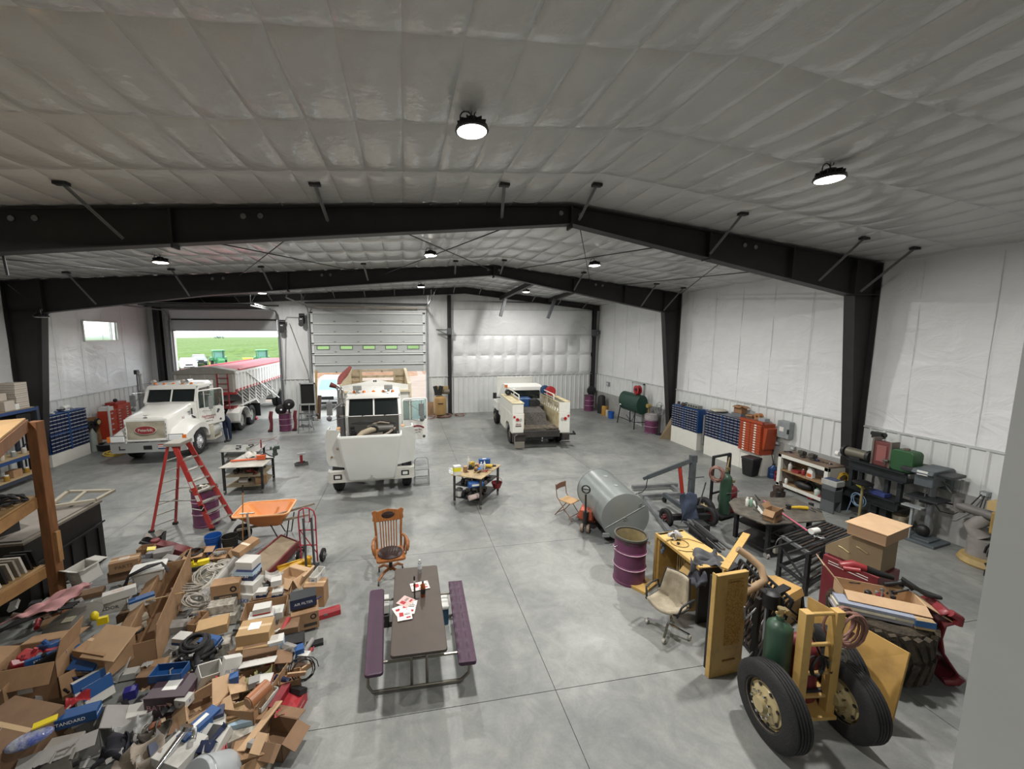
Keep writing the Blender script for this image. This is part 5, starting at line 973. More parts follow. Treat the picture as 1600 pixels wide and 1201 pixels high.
obj('back_panel', B().add([tuple(F2-V((0,0,.03))), tuple(F3_-V((0,0,.03))), (F3_.x, F3_.y, 0), (F2.x, F2.y, 0)], [(0,1,2,3)]), mt('cab_inner', 'b08a3f', .7, var=.4), t, thick=.01)
sl = B(); 
for i in range(7): p_ = F1.lerp(F4, .3+.05*i)+V((.25, .05, 0)); sl.box(p_.x-.008, p_.x+.008, p_.y, p_.y+.02, .25, .85)
obj('louvre_slats', sl, mt('louvre', '9b8a66', .6), t)
p_ = F1.lerp(F4, .72)
obj('inner_housing', B().at((p_.x+.3, p_.y+.1, 0)).prism([(-.28, 0), (.25, 0), (.28, .45), (.1, .7), (-.12, .7), (-.28, .5)], -.15, .15, 'y'), YEL, t, bev=.01)
p_ = g(1010, 925); obj('bent_bracket', B().at((p_.x, p_.y, 0), (0, 0, .5)).box(-.1, .35, -.02, .3, 0, .05).prism([(-.1, 0), (.35, 0), (.35, .25)], .28, .3, 'y'), YEL, t)
mid = (F1+F2+F3_+F4)/4
t_ = thing('cable_ring', 'black cable ring with plug lying on the yellow cabinet top', 'cable', g(1062, 848, H_+.01)); obj('ring', B().tube(arc((0, 0, 0), .14, 0, 2*PI, 24)[:-1], .006, 5, True), K('7a6a4a'), t_); obj('plug', B().ell((-.05, -.03, .02), (.03, .025, .02)), BLACK, t_); obj('wire', B().tube([(-.2, .1, 0), (0, .14, .01), (.25, .1, 0), (.4, -.1, 0)], .006, 5), K('8b7440'), t_)
t_ = thing('wire_hook', 'small bent wire hook lying on yellow cabinet top', 'wire', g(1075, 860, H_+.008)); obj('wire', B().tube([(-.15, .06, 0), (-.05, -.02, 0), (.12, -.05, 0), (.1, .03, 0)], .005, 5), BLACK, t_)
cloth('plastic_bag', 'crumpled clear plastic bag on the far end of the yellow cabinet', [g(1046, 834, H_+.12), g(1062, 832, H_+.16), g(1063, 840, H_+.03), g(1050, 842, H_+.02)], 'd2d4d8', 5, 'bag', amp=.035)
cloth('coveralls', 'crumpled dark grey coveralls draped over the yellow cabinet corner', [g(1082, 862, H_+.05), g(1118, 860, H_+.07), g(1148, 884, H_+.04), g(1090, 882, H_+.03)], '5b5c60', 7, 'clothes', amp=.045, n=22)
cloth('sleeve', 'grey cloth sleeve hanging down the cabinet front edge', [g(1080, 872, H_+.04), g(1100, 880, H_+.04), F4+V((.03,-.07,-.28)), F4+V((-.2,-.0,-.3))], '4d505a', 9, 'clothes', amp=.03)
cloth('small_rag', 'small blue and white rag hanging inside the yellow cabinet', [F1+V((.05,-.06,-.15)), F1+V((.14,-.05,-.18)), F1+V((.12,-.05,-.36)), F1+V((.06,-.05,-.36))], '8fa3c4', 12, amp=.015)
# ---- tall yellow door panel on its end with speckled patch
a_ = g(1109, 1060); b_ = g(1157, 1049); d_ = (b_-a_).normalized(); t = thing('enclosure_side', 'tall yellow steel door panel standing on end beside the fabric chair', 'panel', a_, math.atan2(d_.y, d_.x)); L_ = (b_-a_).length
obj('panel_body', B().box(0, L_, 0, .06, 0, 1.48).box(-.02, 0, 0, .07, 0, 1.5), YEL, t, bev=.008); obj('speckled_foam', B().box(L_*.35, L_*.85, -.006, 0, .45, 1.4), mt('speckle', 'b08537', .9, col2='d8b069', scale=70, bump=.8, bscale=90, lo=.45, hi=.55), t)
obj('handle_slot', B().box(L_*.4, L_*.7, -.012, 0, 1.36, 1.375).box(L_*.35, L_*.75, -.012, 0, .22, .235), K('8f6d2e'), t); obj('dark_edge', B().box(-.02, -.002, .07, .1, .1, 1.45), BLACK, t)
# ---- fabric swivel armchair
q = g(1043, 986); t = thing('swivel_chair', 'stained beige fabric swivel armchair on steel star base', 'chair', (q.x, q.y, 0), -1.2)
FB = mt('stained_fabric', 'aaa08c', .95, col2='8b8270', scale=5, bump=.2, bscale=80)
prof = [(-.26, .44), (-.2, .41), (0, .40), (.14, .42), (.2, .48), (.24, .62), (.27, .78), (.29, .88)]
def seatf(u, v):
    i = u*(len(prof)-1); k = min(int(i), len(prof)-2); f = i-k; y = prof[k][0]*(1-f)+prof[k+1][0]*f; zz = prof[k][1]*(1-f)+prof[k+1][1]*f
    w = .25*(1-.25*max(0, u-.55)/.45-.1*(max(0, .25-u)/.25)); x = (v-.5)*2*w
    return (x, y-(abs(v-.5)*2)**2*(.10 if u > .5 else .0), zz+(abs(v-.5)*2)**2*(.09 if u < .6 else .03))
obj('seat_shell', B().grid(seatf, 16, 10), FB, t, smooth=70, fix=False, thick=.05); obj('shell_rim', B().tube([seatf(u/12, 0) for u in range(13)]+[seatf(1, v/8) for v in range(1, 9)]+[seatf(1-u/12, 1) for u in range(1, 13)], .014, 6), BLACK, t, smooth=60)
for s in (-1, 1): obj('armrest', B().tube([(s*.24, .12, .5), (s*.30, .14, .66), (s*.30, -.05, .67), (s*.29, -.17, .64), (s*.25, -.2, .47)], .016, 6), BLACK, t, smooth=60)
obj('column', B().cyl((0, 0, .12), (0, 0, .4), .028, n=12), CHROME, t, smooth=30)
for k in range(4):
    a = k*PI/2+.4; leg_ = obj('base_leg', B().bar((0, 0, .14), (.3*math.cos(a), .3*math.sin(a), .08), .035, .02), CHROME, t); obj('caster', B().cyl((.3*math.cos(a)-.015, .3*math.sin(a), .035), (.3*math.cos(a)+.02, .3*math.sin(a), .035), .035, n=12), K('b5b2a8'), leg_, smooth=30)
# ---- black post stand
q = g(1175, 1047); t = thing('post_stand', 'black steel post on a square foot with bent side rods', 'stand', q, .2); obj('post', B().bar((0, 0, 0), (0, 0, 1.08), .06, .06), BLACK, t); obj('foot', B().box(-.1, .1, -.1, .1, 0, .012), DSTEEL, t)
obj('bent_rod', B().tube([(0, 0, .95), (-.28, -.02, .86), (-.31, -.02, 1.05)], .012, 6).tube([(0, 0, .3), (-.25, -.02, .18), (-.27, -.02, .0)], .012, 6), HB, t)
# tan bent exhaust tube leaning behind
tag(obj('exhaust_tube', B().tube([V((4.62,4.55,.75)), V((4.72,4.5,.95)), V((4.84,4.42,1.1)), V((4.93,4.4,1.18)), V((4.95,4.5,1.32)), V((4.86,4.62,1.42)), V((4.75,4.7,1.5))], .05, 10), mt('tan_tube', 'b09474', .6, var=.25), smooth=60), 'bent tan exhaust tube behind the tall yellow panel', 'pipe')
tag(obj('flat_bar', B().bar((4.5, 4.65, 1.25), (5.5, 5.3, 1.35), .1, .03).bar((4.5,4.65,1.24), (4.5,4.65,.05), .03, .03), YEL), 'yellow flat strut pointing up behind the tall panel', 'strut')
tag(obj('grey_strut', B().bar((4.55, 4.62, 1.15), (4.95, 4.35, 1.02), .05, .02).bar((4.95, 4.35, 1.02), (4.95, 4.35, 0), .03, .03), HB), 'thin grey strut leaning beside the bent exhaust tube', 'strut')
t = thing('exhaust_pot', 'black round pot-shaped casting hung on the post stand', 'casting', (5.0, 4.35, .78)); obj('pot', B().lathe([(0, 0), (.09, .03), (.12, .12), (.11, .24), (.06, .27), (0, .27)], 20), BLACK, t, smooth=50); obj('arm', B().bar((0, 0, .2), (.38, .1, .22), .1, .03).bar((.2,0,.05),(.42,-.1,-.12), .03, .03), BLACK, t); obj('support_rod', B().bar((0, 0, .05), (.02, .0, -.78), .03, .03), BLACK, t)
# ---- dark wavy grille panels leaning
t = thing('grille_panels', 'stack of dark wavy grille panels leaning behind the post', 'panels', (4.72, 4.35, 0), -.25)
for k in range(2):
    pn = obj('panel_frame', B().box(-.02, .02, 0, 1.0, 0, 1.02) if 0 else B().bar((0, 0, .02), (0, 1.0, .02), .03).bar((0, 0, 1.0), (0, 1.0, 1.0), .03).bar((0, 0, 0), (0, 0, 1.0), .03).bar((0, 1.0, 0), (0, 1.0, 1.0), .03), DSTEEL, t); pn.location = (.12+.12*k, 0, 0); pn.rotation_euler = (0, .28, 0)
    for i in range(13): obj('wavy_bar', B().tube([(.012*math.sin(j*2.1+i), .05+.075*i+.02*math.sin(j*1.4), .03+.96*j/12) for j in range(13)], .017, 5), (RUST, DSTEEL)[k], pn)
# ---- yellow engine cover box behind
t = thing('yellow_housing', 'low yellow machine housing on the floor behind the post stand', 'housing', g(1208, 957), .3)
obj('housing_body', B().prism([(-.28, 0), (.28, 0), (.28, .42), (.12, .5), (-.25, .5), (-.28, .42)], -.22, .22, 'x'), YEL, t, bev=.015); obj('housing_lid', B().prism([(-.3, .42), (.3, .42), (.12, .53), (-.26, .53)], -.24, .24, 'x'), mt('lid_orange', 'bb955a', .6), t); obj('black_cowl', B().lathe([(.02, 0), (.1, .02), (.13, .1), (.1, .12)], 16, (-.3, -.1, .33), 'x'), BLACK, t, smooth=40); obj('bolt_rail', B().tube([(.25, .1+.0*i, .1+.04*i) for i in range(12)], .018, 6), DSTEEL, t)
t = thing('jack_stand', 'black ratchet jack stand in front of the red cabinet', 'stand', g(1250, 966), .2); obj('stem', B().bar((0, 0, .1), (0, .05, .42), .06, .1), BLACK, t); obj('base', B().prism([(-.16, 0), (.16, 0), (.03, .22), (-.03, .22)], -.1, .1, 'y'), DSTEEL, t)
heap('scrap_iron', 'small piece of scrap iron on the floor by the yellow housing', 'scrap', lambda r: (r.uniform(5.2, 5.9), r.uniform(4.5, 5.0)), 9, PARTM+[K('8a6a44')], seed=14, s=(.05, .12), zb=0, zh=.02, group='scrap iron by the yellow housing')
# ---- yellow welding cart with two big truck tyres
yc = (4.55, 3.42); t = thing('yellow_gas_cart', 'yellow welding gas cart on two large tyres, at lower right', 'welding cart', (4.55, 3.4, 0), -.12)
for s, x in ((-1, -.12), (1, .25)): obj('upright', B().box(x-.05, x+.05, -.05, .05, .22, 1.5), YEL, t, bev=.006)
for z_ in (1.46, 1.08, .72, .42): obj('rung', B().cyl((-.1, 0, z_), (.24, 0, z_), .022, n=8), YEL if z_ > 1 else mt('dull_yellow', 'b0905a', .7), t)
obj('cart_deck', B().box(-.42, .3, .0, .42, .4, .44).box(-.15, .28, -.1, .3, .2, .24), YEL, t)
obj('axle', B().cyl((-.46, .05, .43), (.5, .05, .43), .035, n=10), DSTEEL, t)
LBZ = 'b9a97f'
wheel(t, (-.5, -.08, .44), R=.44, w=.24, side=-1, rim=LBZ, lugs=10, tread=5); wheel(t, (.44, -.04, .42), R=.42, w=.24, side=-1, rim=LBZ, lugs=10, tread=5)
cylinder(t, (-.24, .2, .44), .135, .85, GRN, 'green gas cylinder'); cylinder(t, (.1, .22, .24), .16, .8, CRED, 'dark red gas cylinder')
coil(t, (.42, .05, 1.22), .17, 8, .014, HOSE, 'xz', seed=2); coil(t, (.05, -.02, .8), .1, 3, .012, BLACK, 'xz', seed=7, name='torch_leads'); obj('loose_hose', B().tube([(-.2, .1, 1.35), (0, .05, 1.2), (.1, 0, .95), (.3, 0, .85), (.2, -.05, .75)], .012, 6), BLACK, t, smooth=60)
coil(t, (.3, .0, .86), .12, 2, .012, K('8f8f84'), 'xz', seed=8, name='grey_hose')
t = thing('truck_tyre', 'loose truck tyre standing between cart wheel and yellow plywood', 'tyre', (5.28, 3.72, 0), -.12); wheel(t, (0, 0, .44), R=.44, w=.22, side=-1, rim='3a3833', name='tyre_body')
tag(obj('inner_tube', B().tube(arc((5.42, 3.9, .3), .22, 0, 2*PI, 20, 'yz')[:-1], .06, 8, True), RUBBER, smooth=60), 'small black tyre peeking out behind the truck tyre', 'tyre')
# yellow board leaning
P0, P1, P2, P3 = ay(1262, 931, 4.4), ay(1421, 1020, 3.3), g(1388, 1149, 0), g(1258, 1045, 0)
tag(obj('yellow_board', B().quad(P3, P2, P1, P0, .03), mt('board_yellow', 'ac8848', .55, col2='8d6d3a', scale=3, lo=.3, hi=.6), bev=.004), 'large yellow board leaning against the knobby tractor tyre', 'board')
# ---- knobby tractor tyre lying with boxes on top
t = thing('tractor_tyre', 'big dark knobby tractor tyre with boxes resting on it', 'tyre', (6.5, 4.06, 0), 0)
R_, h_ = .52, .82
obj('tyre_carcass', B().lathe([(R_*.55, .1), (R_*.75, .02), (R_*.95, .06), (R_, .16), (R_, h_-.14), (R_*.95, h_-.05), (R_*.75, h_), (R_*.55, h_-.08), (R_*.5, h_/2)], 40, close=True), mt('tyre_muddy', '2f2a24', .95, col2='4a4134', scale=9, bump=.5, bscale=30), t, smooth=40)
for k in range(26):
    a = 2*PI*k/26
    for q_, zz in ((0, .1), (1, .45)): obj('lug', B().bar((R_*math.cos(a+q_*.12), R_*math.sin(a+q_*.12), zz), ((R_+.015)*math.cos(a+.14-q_*.28), (R_+.015)*math.sin(a+.14-q_*.28), zz+.3), .07, .06, (math.cos(a), math.sin(a), 0)), _mats['tyre_muddy'], t)
T0 = V((6.42, 3.98, h_))
t_ = cbox('parts_carton', 'long open cardboard carton full of tools on the tractor tyre', (6.52, 4.12, h_), (.85, .34, .2), -.62, mat=CARDL, open_=1, flaps=(.35, 0, -.9, .5))
t_ = thing('service_manual', 'thick stack of grey service manuals on the tractor tyre', 'books', (6.22, 3.98, h_), -.62)
for k in range(3): obj('manual', B().box(-.42+.02*k, .38+.01*k, -.12, .12, .045*k, .045*k+.04), (K('8c8a90'), K('b9b49e'), K('8f96a6'))[k], t_, bev=.004)
obj('spine_label', B().box(-.3, .2, -.125, -.12, .05, .08), K('d8d3bd'), t_)
t_ = cbox('blue_box', 'small blue and tan box under the carton on the tractor tyre', (6.58, 3.66, h_), (.2, .16, .12), -.5, mat=K('a08a64'), stripe=(K('2f5f94'), .3, 1.0))
t_ = thing('red_tool', 'red and black power tool lying in the long carton', 'power tool', (6.72, 4.42, h_+.24), -.6); obj('body', B().tube([(-.3, 0, .06), (-.15, .02, .1), (0, 0, .08)], [.05, .07, .05], 10).tube([(-.28, -.06, .05), (-.1, -.1, .08)], .04, 8), K('8a2c30', .4), t_, smooth=60); obj('grip', B().tube([(0, 0, .08), (.12, 0, .05), (.3, -.02, .03)], [.055, .05, .04], 8), BLACK, t_, smooth=60)
t_ = thing('black_hose_bundle', 'bundle of black hoses and straps lying in the long carton', 'hoses', (6.86, 4.05, h_+.2), -.62)
for k in range(4): obj('strap', B().tube([(-.2+.1*k, .05*math.sin(k), .04), (0, .06, .09+.02*k), (.2, -.03*k, .05), (.38, .02, .0)], .03, 7), (BLACK, DSTEEL)[k % 2], t_, smooth=60)
heap('carton_tool', 'hand tool jumbled inside the long carton on the tyre', 'tool', lambda r: (lambda a, b_: (6.52+a*math.cos(-.62)-b_*math.sin(-.62), 4.12+a*math.sin(-.62)+b_*math.cos(-.62)))(r.uniform(-.35, .35), r.uniform(-.12, .12)), 12, PARTM+[K('7a2428')], seed=21, s=(.04, .09), zb=h_+.06, zh=.12, group='tools in the long carton')
# red curved fender behind the tyre
t = thing('red_fender', 'curved red tractor fender standing right of the knobby tyre', 'fender', (7.08, 3.76, 0), -.55)
path = [(0, 0), (.12, .05), (.16, .14), (.08, .26), (-.02, .42), (-.06, .62), (-.04, .8), (.05, .86), (.06, .95), (-.03, 1.0), (-.12, .95)]
obj('fender_skin', B().grid(lambda u, v: (path[int(round(u*10))][0], (v-.5)*.4, path[int(round(u*10))][1]), 10, 4), mt('fender_red', '7d2a31', .45, var=.2), t, smooth=50, thick=.02)
obj('fender_web', B().prism([(-.3, .1), (.05, .1), (-.06, .6), (-.1, .9), (-.3, .8)], .16, .19, 'y'), BLACK, t)
for e_ in ([(0, -.2, .02), (.12, -.2, .06), (.16, -.2, .14)], [(.05, -.2, .86), (.06, -.2, .95), (-.03, -.2, 1.0)]): obj('rolled_edge', B().tube(e_, .05, 8), _mats['fender_red'], t, smooth=60)
# ---- red cabinet with the tan hood-shaped box on top
a_, b_ = g(1275, 945), g(1335, 980); d_ = (b_-a_).normalized(); t = thing('red_cabinet', 'dark red steel cabinet with white pinstripes, under the tan carton', 'cabinet', (6.93, 5.18, 0), math.atan2(-.62, .12))
MR = mt('maroon', '7a2f36', .45, var=.15)
obj('cabinet_body', B().box(0, .72, 0, .6, 0, .92), MR, t, bev=.01); obj('pinstripe', B().box(.08, .6, -.004, 0, .84, .85).box(.08, .6, -.004, 0, .80, .81), WHITE, t); obj('inner_tray', B().box(.05, .67, .05, .55, .92, .95), K('5a2328'), t)
t = thing('tan_hood_box', 'tall tan cardboard carton with peaked lid on the red cabinet', 'box', (7.03, 4.9, .95), math.atan2(-.62, .12)+.05)
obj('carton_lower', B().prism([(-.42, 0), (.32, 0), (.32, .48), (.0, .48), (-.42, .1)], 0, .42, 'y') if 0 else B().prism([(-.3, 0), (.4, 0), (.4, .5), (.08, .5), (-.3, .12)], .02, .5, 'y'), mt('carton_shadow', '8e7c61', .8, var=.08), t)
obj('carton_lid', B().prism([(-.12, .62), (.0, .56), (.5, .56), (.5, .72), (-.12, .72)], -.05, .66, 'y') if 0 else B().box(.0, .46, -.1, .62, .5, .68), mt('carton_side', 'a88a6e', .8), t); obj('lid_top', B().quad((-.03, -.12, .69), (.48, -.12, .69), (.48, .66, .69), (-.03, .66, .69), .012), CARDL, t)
for x_ in (-.12, .1): obj('twine_handle', B().tube([(x_, .0, .2+.1*(x_ > 0)), (x_+.05, -.02, .2+.1*(x_ > 0)), (x_+.14, 0, .15+.1*(x_ > 0))], .008, 5), K('cbb98a'), t)
tag(obj('wood_block', B().cb((7.45, 4.55, .32), (.3, .12, .64), .2).cb((7.45, 4.55, .66), (.34, .16, .04), .2), K('8f7440')), 'short wooden crate block right of the red cabinet', 'wood block')
# ---- against the right wall -------------------------------------------------
NAVY = mt('navy_drawer', '101d40', .45, var=.1); BLU = mt('cabinet_blue', '1a4378', .45, var=.08); LBL = K('b9bec2', .5); BASEW = mt('base_white', 'd9d8d0', .5, var=.05)
def drawer_bank(parent, X, y0, y1, z0, z1, rows, cols, depth, sgn, mat, lblmat, twin=True, name='drawer'):
    """bin cabinet whose drawers face -x (sgn -1) or +x"""
    ys = y1-y0; xb = X-sgn*depth
    obj('cabinet_shell', B().box(min(X-sgn*.02, xb), max(X-sgn*.02, xb), y0, y1, z0, z1), BLU if mat is NAVY else mat, parent)
    src = None; lab = None; hw = ys/cols; hh = (z1-z0-.04)/rows
    for c in range(cols):
        for r in range(rows):
            yc_ = y0+hw*(c+.5); zc_ = z0+.02+hh*(r+.5)
            if src is None:
                src = obj(name, B().box(-.025, .02, -hw/2+.01, hw/2-.01, -hh/2+.006, hh/2-.006), mat, parent); src.location = (X, yc_, zc_)
                lab = obj('label_lip', B().box(sgn*.024-.004, sgn*.024+.006, -hw/2+.014, hw/2-.014, hh*.14, hh*.3), lblmat, src)
            else:
                o = inst(name, src, parent, (X, yc_, zc_)); inst('label_lip', lab, o, (0, 0, 0))
t = thing('bin_cabinet', 'navy small-parts bin cabinet on white base, farther of two on right wall', 'cabinet', (0, 0, 0))
drawer_bank(t, 11.5, 13.72, 15.25, .71, 1.63, 9, 10, .42, -1, NAVY, LBL); obj('divider', B().box(11.46, 11.5, 14.46, 14.5, .71, 1.64), BLU, t); obj('side_panel', B().box(11.48, 11.92, 13.68, 13.72, .71, 1.66), BLU, t)
obj('plinth', B().box(11.5, 11.92, 13.70, 15.25, 0, .70), BASEW, t)
t = thing('bin_cabinet', 'navy small-parts bin cabinet joined to the orange one on right wall', 'cabinet', (0, 0, 0))
drawer_bank(t, 11.5, 11.62, 13.28, .73, 1.70, 9, 10, .42, -1, NAVY, LBL); obj('divider', B().box(11.46, 11.5, 12.44, 12.48, .73, 1.71), BLU, t); obj('top_board', B().box(11.46, 11.92, 11.6, 13.3, 1.70, 1.72), K('6a6f78'), t); obj('side_rack', B().box(11.5, 11.9, 13.34, 13.42, .3, 1.5), HB, t)
obj('plinth', B().box(11.5, 11.92, 11.62, 13.30, 0, .72), BASEW, t)
ORG = mt('cabinet_orange', 'a54626', .45, var=.15)
t = thing('drawer_cabinet', 'orange steel drawer cabinet with white label holders on right wall', 'cabinet', (0, 0, 0))
obj('cabinet_shell', B().box(11.4, 11.9, 10.75, 11.6, .70, 1.72), ORG, t); obj('plinth', B().box(11.5, 11.92, 10.72, 11.61, 0, .69), BASEW, t)
src = None
for c in range(2):
    for r in range(12):
        yy, zz = 10.96+.42*c, .75+.082*r
        if src is None: src = obj('drawer', B().box(-.02, .01, -.2, .2, -.036, .036), ORG, t); src.location = (11.39, yy, zz); lab = obj('label_holder', B().box(-.028, -.02, -.03, .05, -.018, .022), mt('label_white', 'dcdcd6', .5), src)
        else: o = inst('drawer', src, t, (11.39, yy, zz)); inst('label_holder', lab, o, (0, 0, 0))
obj('open_bins', B().box(11.36, 11.44, 10.72, 11.6, 1.72, 1.8), ORG, t); obj('side_bin', B().prism([(10.6, 1.6), (10.75, 1.62), (10.75, .9), (10.68, .9)], 11.45, 11.85, 'x'), ORG, t)
def small(name, lb, cat, loc, b, m, rz=0, sm=0): return tag(obj(name, b, m, smooth=sm), lb, cat, None, loc, rz)
t_ = thing('cylinder_casting', 'grey engine cylinder head on the farther bin cabinet', 'part', (11.68, 14.2, 1.66)); obj('casting', B().box(-.12, .12, -.35, .35, 0, .12), K('8a8d86', .5), t_, bev=.01)
for k in range(5): obj('port', B().cyl((-.125, -.28+.14*k, .07), (-.118, -.28+.14*k, .07), .04, n=12), BLACK, t_)
heap('oily_part', 'dark greasy part lying on top of the farther bin cabinet', 'part', lambda r: (r.uniform(11.55, 11.85), r.uniform(14.5, 15.2)), 8, PARTM+[K('8a5a3c')], seed=30, s=(.07, .14), zb=1.64, zh=.06, group='parts on the farther bin cabinet')
t_ = thing('shop_light_pan', 'pale round dish lying on the nearer bin cabinet', 'dish', (11.68, 12.9, 1.73)); obj('dish', B().lathe([(0, .02), (.2, .0), (.28, .05), (.24, .1), (0, .13)], 20), K('b9b4a4', .4), t_, smooth=40); obj('rim', B().tube(arc((0, 0, .05), .28, 0, 2*PI, 20)[:-1], .01, 5, True), STEEL, t_)
cbox('grey_box', 'grey box under a brown box on the nearer bin cabinet', (11.68, 11.98, 1.725), (.26, .38, .14), .1, mat=K('6d7076'), tape=False); cbox('brown_box', 'small brown box standing on a grey box by the right wall', (11.7, 11.95, 1.867), (.22, .32, .26), .05, mat=mt('brown_carton', '8d6a4b', .8), open_=1, flaps=(.3, 0, .5, 0))
cbox('brown_box', 'brown torn box on top of the orange cabinet', (11.6, 11.4, 1.80), (.18, .22, .12), .3, mat=_mats['brown_carton'], open_=1, flaps=(.3, 0, .5, .2)); t_ = thing('copper_spool', 'copper-coloured spool and wire on top of the orange cabinet', 'spool', (11.62, 11.12, 1.80)); obj('spool', B().lathe([(.04, -.08), (.11, -.08), (.11, -.06), (.06, -.06), (.06, .06), (.11, .06), (.11, .08), (.04, .08)], 18, (0, 0, .11), 'x', True), K('a97852', .4), t_, smooth=30); obj('wire_end', B().tube([(0, .05, .05), (.05, -.15, .04), (0, -.3, .02)], .02, 6), K('9a6c4c'), t_)
cbox('white_box', 'small white and grey box on the near end of the orange cabinet', (11.58, 10.88, 1.80), (.2, .24, .1), .0, mat=K('9aa0a4'), tape=False)
t_ = thing('trash_bin', 'black plastic trash bin standing right of the orange cabinet', 'bin', (11.2, 10.85, 0), .2); obj('bin_body', B().loft([[(-.17, -.15, .02), (.17, -.15, .02), (.17, .15, .02), (-.17, .15, .02)], [(-.21, -.2, .56), (.21, -.2, .56), (.21, .2, .56), (-.21, .2, .56)]]), BLACK, t_, bev=.02); obj('lid', B().box(-.22, .22, -.21, .21, .56, .63), mt('bin_lid', '2b2c30', .5), t_, bev=.02)
obj('bin_wheel', B().cyl((.17, .16, .06), (.21, .16, .06), .06, n=12), K('3a3a3c'), t_)
t_ = thing('blue_jug', 'dark blue water jug on the floor between bin and red crate', 'jug', (11.72, 10.52, 0)); obj('jug_body', B().lathe([(.12, 0), (.14, .03), (.14, .14), (.13, .16), (.14, .18), (.14, .32), (.05, .4), (.04, .44)], 20), mt('jug_blue', '1d3a66', .3), t_, smooth=40); obj('cap', B().cyl((0, 0, .44), (0, 0, .47), .045, n=12), BLACK, t_)
t_ = thing('red_crate', 'red plastic slotted crate on the floor by the white shelf bench', 'crate', (11.72, 10.1, 0)); cr = B()
for zz in (.0, .13, .27): cr.box(-.17, .17, -.2, -.185, zz, zz+.05).box(-.17, .17, .185, .2, zz, zz+.05).box(-.17, -.155, -.2, .2, zz, zz+.05).box(.155, .17, -.2, .2, zz, zz+.05)
for x_ in (-.165, 0, .16):
    for y_ in (-.193, .193): cr.box(x_-.015, x_+.015, y_-.008, y_+.008, 0, .32)
obj('crate_walls', cr.box(-.17, .17, -.2, .2, 0, .01), K('9c2a30', .4), t_); obj('crate_front_ribs', B().box(-.172, -.16, -.07, -.05, 0, .32).box(-.172, -.16, .05, .07, 0, .32), K('9c2a30', .4), t_)
cbox('brown_box', 'small brown box sitting in the red crate', (11.72, 10.1, .32), (.22, .24, .2), .1, mat=_mats['brown_carton'])
# electric boxes
t_ = thing('electrical_panel', 'grey electrical panel box on the right wall sheet', 'electrical box', (11.9, 10.38, 1.63)); EG = K('8f9698', .45)
obj('panel_box', B().box(-.12, .07, -.2, .2, -.27, .27), EG, t_, bev=.01); obj('warning_label', B().box(-.125, -.12, -.02, .12, -.06, .08), WHITE, t_); obj('switch_handle', B().box(-.16, -.12, -.21, -.17, -.1, .04), BLACK, t_)
for y_, z_, lb in ((10.62, 1.12, 'small grey outlet box below the electrical panel'), (10.1, 1.1, 'small grey outlet box right of the electrical panel'), (5.95, 1.3, 'small outlet box on the wall above the tan machine'), (11.05, 1.45, 'grey junction box behind the orange cabinet'), (21.6, 1.75, 'grey breaker box on the right wall near far corner')):
    s_ = 2.2 if y_ > 11 else 1; t_ = thing('outlet_box', lb, 'electrical box', (11.93, y_, z_)); obj('box', B().box(-.06, .05, -.06*s_, .06*s_, -.05*s_, .05*s_), EG, t_, bev=.008); obj('cover_plate', B().box(-.065, -.06, -.04*s_, .04*s_, -.03*s_, .03*s_), K('c9cccc'), t_)
tag(obj('extension_cord', B().tube([(11.86, 10.7, 1.1), (11.83, 10.72, .7), (11.85, 10.6, .3), (11.8, 10.4, .35)], .012, 5).tube([(11.86, 10.66, 1.4), (11.84, 10.9, .9), (11.85, 10.75, .4)], .012, 5), BLACK), 'black power cord hanging below the electrical panel', 'cord')
# ---- white shelf bench
t = thing('shelf_bench', 'white painted wooden shelf bench with brown worktop on right wall', 'bench', (11.34, 9.16, 0), 0)
WB_ = mt('bench_white', 'd6d5cd', .5, var=.08)
y0, y1 = -.72, .72
obj('bench_frame', B().box(-.2, -.12, y0, y0+.1, 0, 1.05).box(-.2, -.12, y1-.1, y1, 0, 1.05).box(-.2, -.12, y0, y1, .95, 1.05).box(-.2, -.12, y0, y1, .08, .16), WB_, t, bev=.004); [obj('bench_side', B().box(-.12, .42, q, q+.03, 0, 1.04), mt('osb_grey', 'b4b1a8', .8), t) for q in (y0, y1-.03)]; obj('worktop', B().box(-.2, .42, y0, y1, 1.05, 1.09), mt('top_brown', '7f6c5c', .8, var=.3), t)
obj('shelf', B().box(-.18, .4, y0+.03, y1-.03, .55, .58), mt('osb', 'a28563', .85, col2='7f6648', scale=20), t); obj('shelf', B().box(-.18, .4, y0+.03, y1-.03, .12, .14), _mats['osb'], t); obj('back_board', B().box(.4, .42, .25, y1-.03, .14, 1.04), _mats['osb'], t)
def bottle(name, lb, cat, loc, r, h, m, cap=WHITE, rz=0): 
    t_ = thing(name, lb, cat, loc, rz); obj('body', B().lathe([(r*.9, 0), (r, .01), (r, h*.65), (r*.8, h*.78), (r*.35, h*.85), (r*.35, h*.92)], 18), m, t_, smooth=40); obj('cap', B().cyl((0, 0, h*.92), (0, 0, h), r*.42, n=12), cap, t_); return t_
t_ = thing('jug', 'white bleach-style jug with orange label on bench upper shelf', 'jug', (11.3, 9.0, .58)); obj('jug_body', B().box(-.06, .06, -.08, .08, 0, .2).prism([(-.08, .2), (.08, .2), (.03, .28), (-.03, .28)], -.05, .05, 'x'), WHITE, t_, bev=.015); obj('label', B().box(-.063, -.06, -.06, .06, .03, .13), K('c95a2a'), t_); obj('handle', B().tube([(0, .07, .2), (0, .09, .26), (0, .03, .29)], .012, 6), WHITE, t_)
